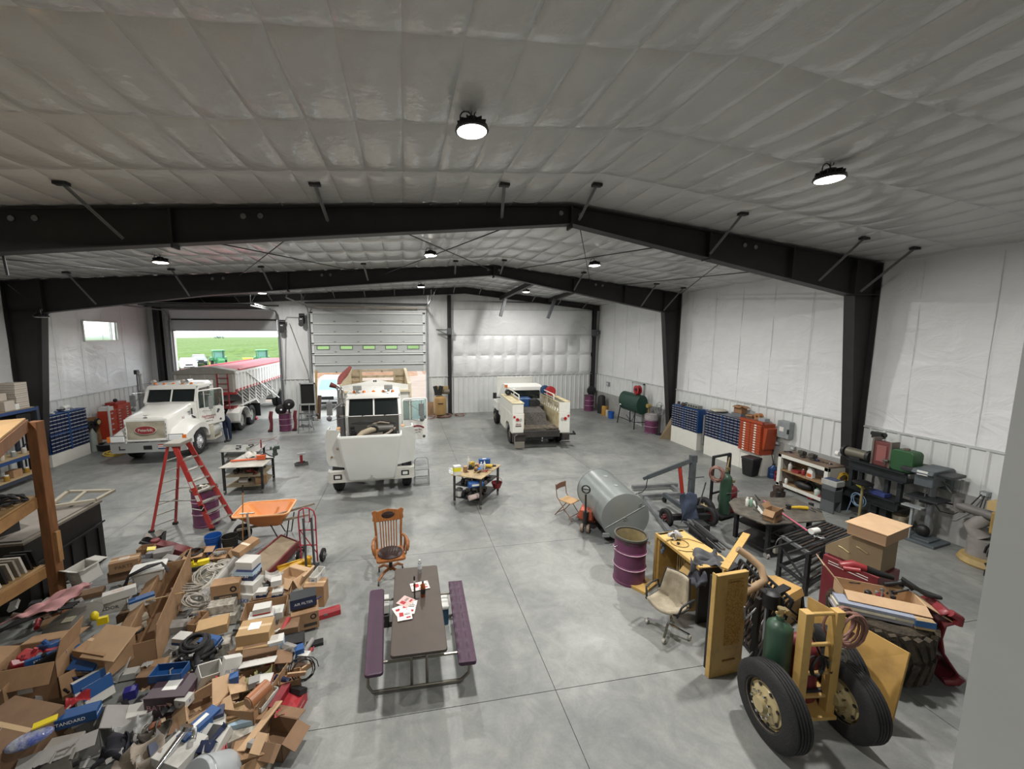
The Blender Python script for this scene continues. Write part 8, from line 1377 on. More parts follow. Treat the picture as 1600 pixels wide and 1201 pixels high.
cbox('open_black_box', 'open black-sided box on the right end of the middle shelf', (XS-.3, Y1-.4, 1.812), (.5, .5, .38), 0, mat=BLACK, open_=1, flaps=(0, 0, 0, 0))
# ---- timber rack
t = thing('timber_rack', 'rough wooden post-and-beam rack at the lower left edge', 'rack'); TIM = mt('rough_timber', '7d5230', .75, col2='64401f', scale=3, stretch=(5, 5, 1)); TIML = mt('timber_light', '9c7648', .75, col2='84603a', scale=4)
pp = V((-5.58, 7.12, 0)); TZ = 3.36
obj('post', B().box(pp.x-.11, pp.x+.03, pp.y-.1, pp.y+.05, 0, TZ-.06), TIM, t, bev=.008); obj('cleat', B().box(pp.x+.03, pp.x+.07, pp.y-.06, pp.y+.02, 1.0, 1.5), TIML, t)
def rail(u0, v0, z0, u1, v1, z1, h, m, nm='beam', ext=1.6, w=.05):
    a, c = g(u0, v0, z0), g(u1, v1, z1); e = c+(c-a)*ext; obj(nm, B().bar(a, e, w, h), m, t); return a, e
for u0, v0, z_, u1, v1 in ((52, 680, 3.25, 0, 700), (58, 792, 2.02, 0, 822), (68, 893, .86, 0, 936)):
    a = V((pp.x-.13, pp.y-.05, z_)); e0 = g(u1, v1, z_); d_ = (e0-a); d_.z = 0; e = a+d_*2.4
    obj('beam', B().bar(a, e, .05, .17), TIM if z_ > 3 else TIML, t)
    n_ = V((-d_.y, d_.x, 0)).normalized(); n_ = n_ if n_.y > 0 else -n_
    if n_.x > 0: n_ = -n_
    obj('deck_board', B().prism([(p.x, p.y) for p in (a, e, e+n_*1.1, a+n_*1.1)], z_+.085, z_+.11, 'z'), mt('rack_deck', 'a5855a', .75, var=.2), t)
    if z_ < 3:
        for k in range(14 if z_ < 1 else 16):
            c = a.lerp(e, .04+.055*k)+n_*.22
            if z_ < 1:
                o = thing('folder', 'upright stack of catalogues and papers on the low timber rack shelf', 'papers', (c.x, c.y, z_+.11), math.atan2(d_.y, d_.x)+PI/2+.1, group='catalogues on the timber rack'); obj('folder_sheets', B().add([(-.14, 0, 0), (.14, 0, 0), (.14, .035, 0), (-.14, .035, 0), (-.14, -.08, .3), (.14, -.08, .3), (.14, -.045, .3), (-.14, -.045, .3)], [(3,2,1,0),(4,5,6,7),(0,1,5,4),(1,2,6,5),(2,3,7,6),(3,0,4,7)]), (K('a8a294', .8), K('8d867a', .8), K('c4c0b6', .8), BLACK)[(k*7) % 4 if k % 5 else 3], o)
            else:
                o = thing('belt', 'black rubber belt in the heap on the middle timber shelf', 'belt', (c.x, c.y, z_+.12+.02*(k % 4)), rnd.uniform(0, 3), group='black belts on the timber rack'); obj('belt_loop', B().tube([(.28*math.cos(a_), .11*math.sin(a_), .02*math.sin(3*a_)+.015*(k % 5)) for a_ in [2*PI*i/18 for i in range(18)]], .018, 5, True), RUBBER if k % 4 else BLACK, o, smooth=60)
tag(obj('hose_loop', B().tube(arc((-5.95, 6.75, 1.95), .24, PI*1.05, PI*2.05, 14, 'yz'), .03, 6), RUBBER, smooth=60), 'black hose loop hanging under the middle timber shelf', 'hose')
# ---- big black steel bin behind the rack
t = thing('steel_bin', 'large black steel bin with pale plate lid behind the timber rack', 'bin'); BNX = -6.18; blk = mt('bin_black', '1d1b19', .5, .2, var=.5, scale=2, bump=.3, bscale=3)
obj('bin_body', B().box(-8.4, BNX, 7.3, 9.0, 0, 1.22), blk, t, bev=.02); obj('bin_rim', B().box(-8.42, BNX+.02, 7.28, 9.02, 1.22, 1.26), mt('rim_grey', '6d675d', .6), t)
for k in range(5): obj('bin_rib', B().box(BNX, BNX+.03, 7.5+.33*k, 7.56+.33*k, .05, .75), blk, t)
obj('bin_strap', B().bar((BNX+.02, 7.3, .8), (BNX+.02, 9.02, .82), .02, .03), DSTEEL, t); obj('lid_plate', B().box(-8.3, BNX-.05, 7.35, 8.95, 1.26, 1.28), mt('lid_plate_grey', '77716a', .6, var=.15), t)
fr_ = [g(75, 792, 1.35), g(106, 768, 1.35), g(178, 766, 1.35), g(150, 781, 1.35)]
tag(obj('welded_rectangle', B().bar(fr_[0], fr_[1], .07, .05).bar(fr_[1], fr_[2], .07, .05).bar(fr_[2], fr_[3], .07, .05).bar(fr_[3], fr_[0], .07, .05).bar(fr_[1]+V((.35, 0, 0)), fr_[0]+V((.3, .1, 0)), .06, .04), mt('frame_tan', '8f897a', .6)), 'pale rectangular steel frame lying across the black bin', 'frame')
cse = cbox('dark_case', 'dark box with white stickers between the timber rack shelves', (-6.9, 7.75, 1.285), (.6, .3, .32), -.45, mat=BLACK, tape=False, open_=0); 
obj('case_sticker', B().box(-.26, -.1, -.156, -.152, .12, .27).box(-.02, .08, -.156, -.152, .06, .27), WHITE, cse)
# ---- mechanic reaching into the cab: one skinned body
def skin_body(name, joints, edges, mat, parent, sub=2):
    me = bpy.data.meshes.new(name); me.from_pydata([j[:3] for j in joints], edges, []); o = bpy.data.objects.new(name, me); COL.objects.link(o); o.parent = parent
    me.materials.append(mat); m = o.modifiers.new('skin', 'SKIN'); m.use_smooth_shade = True
    if not me.skin_vertices: 
        import bmesh as _b
        bm = _b.new(); bm.from_mesh(me); bm.verts.layers.skin.verify(); bm.to_mesh(me); bm.free()
    for i, j in enumerate(joints): sv = me.skin_vertices[0].data[i]; sv.radius = (j[3], j[4] if len(j) > 4 else j[3]); sv.use_root = (i == 0)
    s_ = o.modifiers.new('sub', 'SUBSURF'); s_.levels = sub; s_.render_levels = sub
    return o
pn = thing('person', 'person in navy coveralls bending into the cab behind the open truck door', 'person', (-7.72, 18.75, 0))
NV = mt('navy_cloth', '1f2a44', .9, var=.25, scale=7)
J = [(0, .03, .97, .155, .12), (-.12, -.0, 1.12, .14, .11), (-.27, -.05, 1.27, .16, .12), (-.42, -.1, 1.38, .07, .07), (.08, .02, .88, .1), (.1, .0, .5, .075), (.1, .05, .1, .055), (.1, -.02, .06, .05), (-.08, .0, .88, .1), (-.02, -.14, .5, .075), (.0, -.08, .1, .055), (-.0, -.15, .06, .05), (-.3, .14, 1.36, .07), (-.55, .14, 1.3, .055), (-.75, .05, 1.32, .042), (-.32, -.24, 1.34, .07), (-.55, -.28, 1.25, .055), (-.78, -.22, 1.3, .042)]
skin_body('body', J, [(0,1),(1,2),(2,3),(0,4),(4,5),(5,6),(6,7),(0,8),(8,9),(9,10),(10,11),(2,12),(12,13),(13,14),(2,15),(15,16),(16,17)], NV, pn)
SK = mt('skin_tone', 'b98a6e', .6)
obj('head', B().ell((-.53, -.12, 1.45), (.085, .08, .12), 16, 10).ell((-.61, -.12, 1.43), (.02, .015, .02)).ell((-.53, -.2, 1.44), (.02, .012, .03)).ell((-.53, -.04, 1.44), (.02, .012, .03)), SK, pn, smooth=70); obj('hair', B().ell((-.515, -.12, 1.49), (.09, .088, .1), 16, 8), K('3a2a20', .9), pn, smooth=70)
for y in (.05, -.22):
    hb = B().ell((-.82, y, 1.32), (.045, .035, .02))
    for k in range(4): hb.tube([(-.85, y-.027+.018*k, 1.32), (-.89-.006*(k % 2), y-.028+.019*k, 1.315), (-.915, y-.027+.018*k, 1.295)], .0085, 6)
    obj('hand', hb.tube([(-.8, y+.03, 1.32), (-.83, y+.05, 1.31), (-.855, y+.055, 1.3)], .01, 6), SK, pn, smooth=60)
for x, y in ((.1, -.03), (.0, -.16)): obj('boot', B().ell((x, y-.06, .05), (.05, .14, .055), 14, 8), BLACK, pn, smooth=60)
# ================================================================ THE BOX PILE
BLUEB = mt('box_blue_print', '1d4a80', .5); WHB = mt('box_white', 'c4c3bd', .6, var=.08); DIRT = mt('box_dirty', 'b5b0a4', .8, col2='7f7a70', scale=14); GRB = mt('box_grey', '8f8d8a', .7, var=.1); REDB = mt('box_red', '9c2a30', .5); NAVB = mt('box_navy', '1f2a4a', .5); TAPE2 = mt('card_tan', 'a88a62', .8, var=.1)
CARD2 = mt('card_brown_dark', '7d624a', .85, var=.2)
cc = (lambda c: c)
F0 = (0, 0, 0, 0)
rp = random.Random(9)
def PB(u, v, z, w, d, h, rz, m, lb, tilt=(0, 0), **k):
    p = g(u, v, z+h*.5); loc = (p.x, p.y, z)
    return cbox(k.pop('name', 'carton_box'), lb, loc, (w, d, h), mat=m, rot=(tilt[0], tilt[1], rz), **k)
S_ = dict(txt='STANDARD', tcol='f0f0f0', tape=False)
# upper left cluster
PB(135, 893, .55, .36, .28, .26, -.5, WHB, 'white-grey open carton with torn flaps in front of the black bin', tilt=(.15, -.1), open_=1, flaps=(-.7, .2, .5, -.3), label_mat=WHITE)
PB(196, 880, .35, .42, .24, .2, .35, CARD, 'long brown taped carton left of the white tote', txt='PARTS', tcol='5a4028', label_mat=K('c9bfae'))
PB(196, 893, .15, .44, .26, .19, .3, CARD2, 'brown carton underneath the long taped carton', tape=False)
t_ = thing('white_tote', 'white plastic tote with lid under black cables', 'tote', (*g(234, 896, .4).xy, .3), .3); obj('tote_body', B().loft([[(x*.85, y*.85, 0) for x, y in rrect(-.23, .23, -.16, .16, .04)], [(x, y, .2) for x, y in rrect(-.23, .23, -.16, .16, .04)]]), WHB, t_, smooth=30); obj('tote_lid', B().prism(rrect(-.25, .25, -.18, .18, .04), .2, .24, 'z'), WHITE, t_, bev=.01)
t_ = thing('black_cable', 'thick black cable draped over the white tote', 'cable', (*g(228, 888, .6).xy, .57), .3)
for k in range(3): obj('cable_strand', B().tube([(-.3+.02*k, -.2, -.2), (-.22, -.1+.02*k, .0), (.0, .05*k, .03), (.2, .1, .03), (.3, .04*k, -.12)], .018, 6), BLACK, t_, smooth=60)
PB(256, 862, .3, .3, .22, .1, .3, GRB, 'flat grey-white metal case behind the white tote', tape=False); PB(268, 873, .25, .28, .14, .1, -.3, GRB, 'grey plastic housing lying right of the grey case', tape=False, tilt=(.2, .1)); PB(243, 866, .22, .3, .18, .1, .2, mt('lilac_grey', '7d7c86', .6), 'lilac-grey box tilted on the pile top edge', tape=False, tilt=(-.2, .1))
PB(229, 858, .2, .26, .2, .12, .1, CARD, 'open brown tray with a yellow scrap behind the white tote', open_=1, flaps=F0); tag(obj('yellow_scrap', B().at((*g(236, 858, .3).xy, .28), (.3, .2, .4)).box(-.07, .07, -.05, .05, 0, .05), YB_), 'yellow plastic scrap in the brown tray', 'scrap')
PB(187, 927, .5, .4, .13, .13, .5, WHB, 'long narrow white box lying on the motor carton', tape=False, label_mat=K('c9b4a8'))
PB(172, 944, .3, .5, .22, .17, .22, WHB, 'white motor carton with dark print on the left pile', txt='BALDOR', tcol='3a3a3c', open_=1, flaps=F0)
PB(222, 938, .35, .32, .12, .14, .6, BLUEB, 'blue-topped white box with red wires beside the motor carton', tape=False, stripe=(WHB, 0, .75)); heap('red_wire', 'dark red wire tangle beside the blue-topped box', 'wire', lambda r: (g(232, 945).x+r.uniform(-.12, .12), g(232, 945).y+r.uniform(-.1, .1)), 5, [REDB, BLACK], seed=81, s=(.04, .06), zb=.2, zh=.05, group='red wire tangles')
p = g(85, 940, .75); t_ = cloth('pink_bag', 'translucent pink plastic bag spread over the left pile', [p+V((-.45, -.35, -.05)), p+V((.1, -.25, .0)), p+V((.35, .3, .08)), p+V((.0, .35, .03))], 'b98a8a', 15, 'bag', amp=.035, n=20)
p = g(115, 968, .5); t_ = thing('drum_lid', 'big dusty round grey lid on the left pile', 'lid', p, (.15, -.1, 0)); obj('lid_disc', B().lathe([(0, .06), (.12, .05), (.3, .02), (.33, 0), (.3, -.01), (0, -.01)], 28), mt('lid_dusty', '5f5c54', .7, var=.2), t_, smooth=40); obj('lid_sticker', B().box(-.08, .06, -.1, 0, .058, .064), K('a8a590'), t_)
p = g(50, 968, .7)
for k in range(4): tag(obj('trim_strip', B().tube([p+V((-.5, -.5+.04*k, -.12)), p+V((-.2, -.15+.04*k, 0)), p+V((.15, .12+.04*k, .03)), p+V((.35, .2+.04*k, .0))], .016, 5), BLACK), ('lowest', 'second', 'third', 'uppermost')[k]+' black curved trim strip beside the round grey lid', 'trim strip')
t_ = thing('battery_drill', 'bright yellow plastic drill handle sticking out of the left pile', 'power tool', g(149, 972, .5)+V((0, 0, 0)), .3); obj('body', B().ell((0, 0, .1), (.05, .05, .07)).box(.02, .14, -.02, .03, -.05, .05), YB_, t_, smooth=50)
PB(204, 972, .2, .42, .1, .07, .75, mt('beige', 'b8b2a0', .6), 'upper beige power strip carton beside the long carton', tape=False); PB(200, 984, .1, .44, .12, .08, .7, mt('beige', 'b8b2a0', .6), 'lower beige narrow carton beside the long carton', tape=False)
# long carton trough
a, c = g(222, 1030, .1), g(278, 905, .1); m_ = (a+c)/2; ang = math.atan2((c-a).y, (c-a).x)
cbox('carton_box', 'very long open brown carton running diagonally through the left pile', (m_.x, m_.y, 0), ((c-a).length+.2, .4, .42), ang, mat=CARD, open_=1, flaps=(-1.45, .5, 0, .6)); tag(obj('strapping', B().cb((m_.x+.1, m_.y-.05, .43), (.02, .5, .01), ang), K('b89a6a')), 'thin tan strap across the very long carton', 'strap')
PB(165, 1020, .22, .5, .4, .34, -.35, CARD, 'closed brown carton with glossy tape left of the aisle', txt=None)
PB(172, 1003, .6, .5, .4, .02, -.32, CARDL, 'open brown flap board on the closed carton', tape=False, tilt=(.5, 0))
PB(62, 1048, .12, .62, .46, .5, .12, CARD, 'large open brown carton full of red and blue car parts', open_=1, flaps=(.95, .2, -.2, -1.3), label_mat=WHB, name='carton_box')
q = g(62, 1022, .6)
for i, (dx, dy, L_, m_, lb) in enumerate(((-.12, .02, .12, REDB, 'red plastic part in the large open carton, left'), (-.16, -.08, .1, mt('dark_red', '7c1f28', .4), 'dark red part in the large open carton, front'), (.1, .06, .12, REDB, 'bright red block in the large open carton, right'), (.02, .12, .14, BLUEB, 'blue plastic bag of parts in the large open carton'), (.16, -.05, .12, DSTEEL, 'dark grey part at the right rim of the large open carton'), (-.02, -.03, .08, K('9a9a9e'), 'silver part in the middle of the large open carton'))):
    t_ = thing('car_part', lb, 'part', (q.x+dx, q.y+dy, .52), i*.9); obj('part_body', B().at((0, 0, 0), (.2, .3, 0)).prism(rrect(-L_, L_, -L_*.6, L_*.6, L_*.25), 0, L_*.9, 'z'), m_, t_, bev=.015); obj('part_stub', B().cyl((L_*.3, 0, L_*.8), (L_*.5, .02, L_*1.2), L_*.2, n=8), m_, t_)
PB(72, 1026, .56, .36, .05, .09, .55, BLUEB, 'blue lettered box lying inside the large open carton', **S_)
PB(137, 1035, .35, .34, .16, .1, -.2, BLUEB, 'blue lettered box standing between two brown cartons', tilt=(.5, 0), **S_); PB(128, 1022, .4, .3, .14, .09, -.5, BLUEB, 'second blue lettered box behind the first, tilted', tilt=(.3, .3), **S_)
PB(143, 1075, .1, .3, .1, .3, .85, WHB, 'white box with blue panel leaning left of the aisle', tilt=(-.3, 0), txt='SKF', tcol='2a4a8a', tape=False, stripe=(BLUEB, .6, 1.)); PB(155, 1080, .05, .28, .1, .26, .9, WHB, 'second white and blue box leaning beside the first', tilt=(-.35, 0), tape=False, stripe=(BLUEB, .4, 1.)); PB(127, 1062, .12, .36, .03, .3, .8, CARD, 'plain brown board leaning behind the white and blue boxes', tilt=(-.3, 0), tape=False)
PB(198, 1053, .02, .26, .12, .09, .1, WHB, 'small white box with rounded end in the aisle', tape=False); PB(204, 1082, 0, .13, .11, .12, .3, mt('violet_blue', '2b2a7d', .4), 'small deep blue box alone in the aisle', tape=False)
p = g(172, 1060, .1); cloth('clear_bag', 'clear plastic bag crumpled at the edge of the aisle', [p+V((-.15, -.12, .0)), p+V((.12, -.1, .02)), p+V((.15, .15, .16)), p+V((-.1, .15, .1))], 'a8a6a2', 17, 'bag', amp=.04)
PB(12, 1165, 0, .7, .6, .5, -.35, CARD2, 'large closed brown carton at the bottom left corner'); PB(2, 1080, .1, .4, .5, .42, .1, CARD, 'brown carton cut off at the left edge of the photo', open_=1, flaps=(.3, 0, .5, 0)); PB(75, 1085, .0, .6, .4, .12, .3, CARD2, 'crushed dark brown carton under the large open carton', tape=False)
PB(113, 1120, .28, .48, .14, .12, .22, BLUEB, 'long white-ended blue lettered box on the open grey carton', txt='STANDARD', tcol='f0f0f0', tape=False)
PB(105, 1160, .0, .62, .34, .3, .38, GRB, 'open grey-brown carton with flaps up at lower left', open_=1, flaps=(.2, .9, -.8, .5)); PB(97, 1180, .0, .3, .26, .24, .1, K('a8a39a', .8), 'light grey carton end at the very bottom left', tape=False)
p = g(46, 1155, .5); t_ = thing('blue_pouch', 'shiny blue and white plastic pouch on the corner carton', 'bag', p, .5); obj('pouch', B().ell((0, 0, 0), (.18, .09, .06), 18, 10), mt('pouch_blue', '3a4a94', .25, col2='b0b4bc', scale=7, bump=.6, bscale=9), t_, smooth=70); obj('yellow_tag', B().box(.02, .2, .02, .1, .07, .085), YB_, t_)
for u, v, z, w, rz, lb in ((205, 1113, .15, .36, .15, 'flat white box with a slanted end left of dark parts'), (212, 1127, .08, .34, .1, 'second flat white box lying under the slanted one')): PB(u, v, z, w, .2, .05, rz, WHB, lb, tape=False)
PB(228, 1146, .12, .36, .09, .1, .6, mt('card_pale', 'b3a186', .8), 'long tan box with blue panel among the chrome parts', stripe=(BLUEB, .2, .8), tape=False); PB(243, 1138, .18, .1, .08, .12, .4, mt('mahogany', '7d4a33', .7), 'small reddish brown box end near the chrome parts', tape=False)
for (u, v, L_, W_, col, sd, lb) in ((200, 1150, .3, .22, 'a6a6a4', 21, 'crumpled clear bag with white clips, left of aisle scraps'), (176, 1172, .26, .2, '2a2a33', 23, 'black plastic parts bag at the bottom left'), (215, 1186, .4, .24, 'a3988a', 24, 'beige plastic-wrapped bundle at the bottom edge'), (238, 1150, .24, .2, '5d5850', 25, 'brown rubber sheet beside the chrome pipe'), (440, 1030, .26, .2, '8d8984', 26, 'grey wrapped part at the right of the pile'), (404, 1062, .22, .2, '8f8c5f', 27, 'olive cloth gloves in the open carton'), (392, 1052, .24, .18, '7c755c', 28, 'khaki cloth heap behind the long tray')):
    p = g(u, v, .25); cloth('wrapped_bundle', lb, [p+V((-L_/2, -W_/2, -.08)), p+V((L_/2, -W_/2, -.04)), p+V((L_/2, W_/2, .08)), p+V((-L_/2, W_/2, .05))], col, sd, 'bundle', amp=.045, n=16)
# central column
PB(385, 853, .78, .2, .42, .1, -.55, CARD, 'long brown carton balanced on top of the tall box stack', tilt=(.15, 0))
PB(388, 878, .62, .3, .26, .14, -.25, WHB, 'white carton second from top of the tall stack', tape=False); PB(388, 893, .47, .32, .28, .16, -.2, NAVB, 'dark blue printed carton in the middle of the tall stack', label_mat=None, stripe=(mt('pale_blue', '9fb9cc', .5), .55, 1.), tape=False, txt='10/30', tcol='e0e0e0')
PB(391, 912, .3, .32, .3, .17, -.3, WHB, 'plain white carton in the tall stack, second from bottom', tape=False); PB(391, 930, .1, .3, .28, .22, -.28, WHB, 'white carton with blue print at the foot of the tall stack', txt='SKF', tcol='2a55a0', tape=False)
t_ = PB(355, 920, .25, .42, .22, .3, .12, CARD, 'brown carton with black crescent logo left of the tall stack', tape=False)
obj('logo_mark', B().lathe([(.028, -.112), (.05, -.112), (.05, -.1105), (.028, -.1105)], 20, (0, 0, 0), 'y', True), BLACK, t_).location = (.12, 0, .2); obj('black_stripe', B().box(-.17, .18, -.1125, -.11, .05, .12), K('3c3631'), t_); text('print', 'cummins', .05, CARDL, t_, (.0, -.114, .085), (PI/2, 0, 0))
PB(348, 945, .18, .38, .24, .13, .1, DIRT, 'upper stained white carton below the crescent-logo box', tape=False); PB(350, 962, .02, .42, .26, .15, .05, DIRT, 'lower stained white carton below the crescent-logo box', tape=False)
PB(415, 962, .05, .62, .42, .3, .15, CARD, 'wide brown carton under the lettered boxes in mid pile', open_=1, flaps=F0); PB(409, 963, .36, .34, .18, .1, .14, WHB, 'white and blue lettered carton in the centre of the pile', txt='STANDARD', tcol='e8e8ea', tape=False, stripe=(BLUEB, .0, .62)); PB(410, 950, .47, .24, .16, .09, .15, WHB, 'white carton with red edge on the lettered carton', tape=False, stripe=(REDB, 0, .2))
for i, (u, v, z, lb) in enumerate(((410, 925, .35, 'small white and navy box in the tray, left'), (434, 925, .33, 'small white and navy box in the tray, right'), (432, 908, .48, 'small plain white box standing on the tray'))): PB(u, v, z, .16, .14, .1, .1*i, WHB, lb, tape=False, stripe=(NAVB, .0, .5) if i < 2 else None, txt='VR' if i < 2 else None, tcol='e0e0e0')
PB(425, 928, .2, .6, .32, .1, .12, CARD, 'shallow brown tray holding small white boxes', open_=1, flaps=F0); p = g(425, 903, .4); cloth('paper_wad', 'crumpled white paper behind the small white boxes', [p+V((-.2, -.08, 0)), p+V((.16, -.08, 0)), p+V((.18, .12, .04)), p+V((-.16, .12, .04))], 'bdbab4', 31, 'paper', amp=.03)
PB(455, 903, .2, .4, .3, .18, -.55, CARDL, 'torn brown carton with flap right of the paper wad', open_=1, flaps=(.8, .2, .6, .9)); PB(476, 898, .25, .04, .34, .22, -.35, CARDL, 'light brown cardboard sheet standing upright', tape=False, tilt=(0, .4))
PB(496, 898, .35, .14, .34, .12, -.25, WHB, 'long narrow white open box at the right of the pile', open_=1, flaps=F0, txt='FP', tcol='2a6a9a'); PB(494, 925, .0, .34, .26, .38, -.1, CARD, 'tall brown carton under the narrow white box'); 
PB(474, 935, .36, .38, .24, .17, .25, mt('box_black', '1f2226', .5), 'black printed carton with white panel at the right of the pile', txt='AIR FILTER', tcol='d8d8da', tape=False, stripe=(NAVB, .1, .9)); t_ = PB(477, 962, .05, .4, .28, .28, .22, CARD, 'brown carton with black crescent under the black carton', tape=False); obj('logo_mark', B().lathe([(.028, -.142), (.045, -.142), (.045, -.1405), (.028, -.1405)], 20, (0, 0, 0), 'y', True), BLACK, t_).location = (.12, 0, .2); obj('black_stripe', B().box(-.02, .17, -.1425, -.14, .05, .1), K('3c3631'), t_)
t_ = thing('red_toolbox', 'long low red metal toolbox on the floor at right of the pile', 'toolbox', (*g(508, 958, .05).xy, 0), .3); obj('box_body', B().prism([(-.07, 0), (.07, 0), (.07, .08), (.03, .12), (-.03, .12), (-.07, .08)], -.24, .24, 'x'), REDB, t_, bev=.005); obj('latch', B().box(-.03, .03, -.078, -.07, .06, .09), STEEL, t_)
PB(452, 985, .0, .3, .3, .3, .1, CARD2, 'brown carton in shade left of the lower crescent box', tape=False); PB(433, 965, .1, .2, .2, .3, .1, WHB, 'upright white carton with dark lettering near mid pile', tape=False, txt='OIL', tcol='2b3140'); PB(440, 990, .05, .3, .12, .24, .2, CARD2, 'brown carton in the gap right of the label carton', tape=False)
PB(333, 978, .2, .4, .26, .14, .25, TAPE2, 'flat closed tan carton left of the label carton', tape=False); PB(310, 972, .1, .14, .3, .16, -.2, CARD, 'narrow open brown carton beside the flat tan one', open_=1, flaps=F0)
PB(400, 987, .38, .42, .32, .18, .05, TAPE2, 'tan carton sealed with shiny tape and white labels, centre', label_mat=WHITE, tape=True); PB(400, 1007, .25, .42, .3, .15, .04, TAPE2, 'tan carton with open lid under the shiny-taped one', tape=False)
t_ = PB(397, 1028, .05, .44, .3, .24, .08, WHB, 'white carton with three round arrow marks', tape=False)
for k in range(3): o = obj('arrow_mark', B().lathe([(.022, -.153), (.03, -.153), (.03, -.151), (.022, -.151)], 18, a='y', close=True).prism([(-.003, -.018), (.003, -.018), (.003, .006), (.01, .006), (0, .018), (-.01, .006), (-.003, .006)], -.153, -.151, 'y'), NAVB, t_); o.location = (-.1+.08*k, 0, .16)
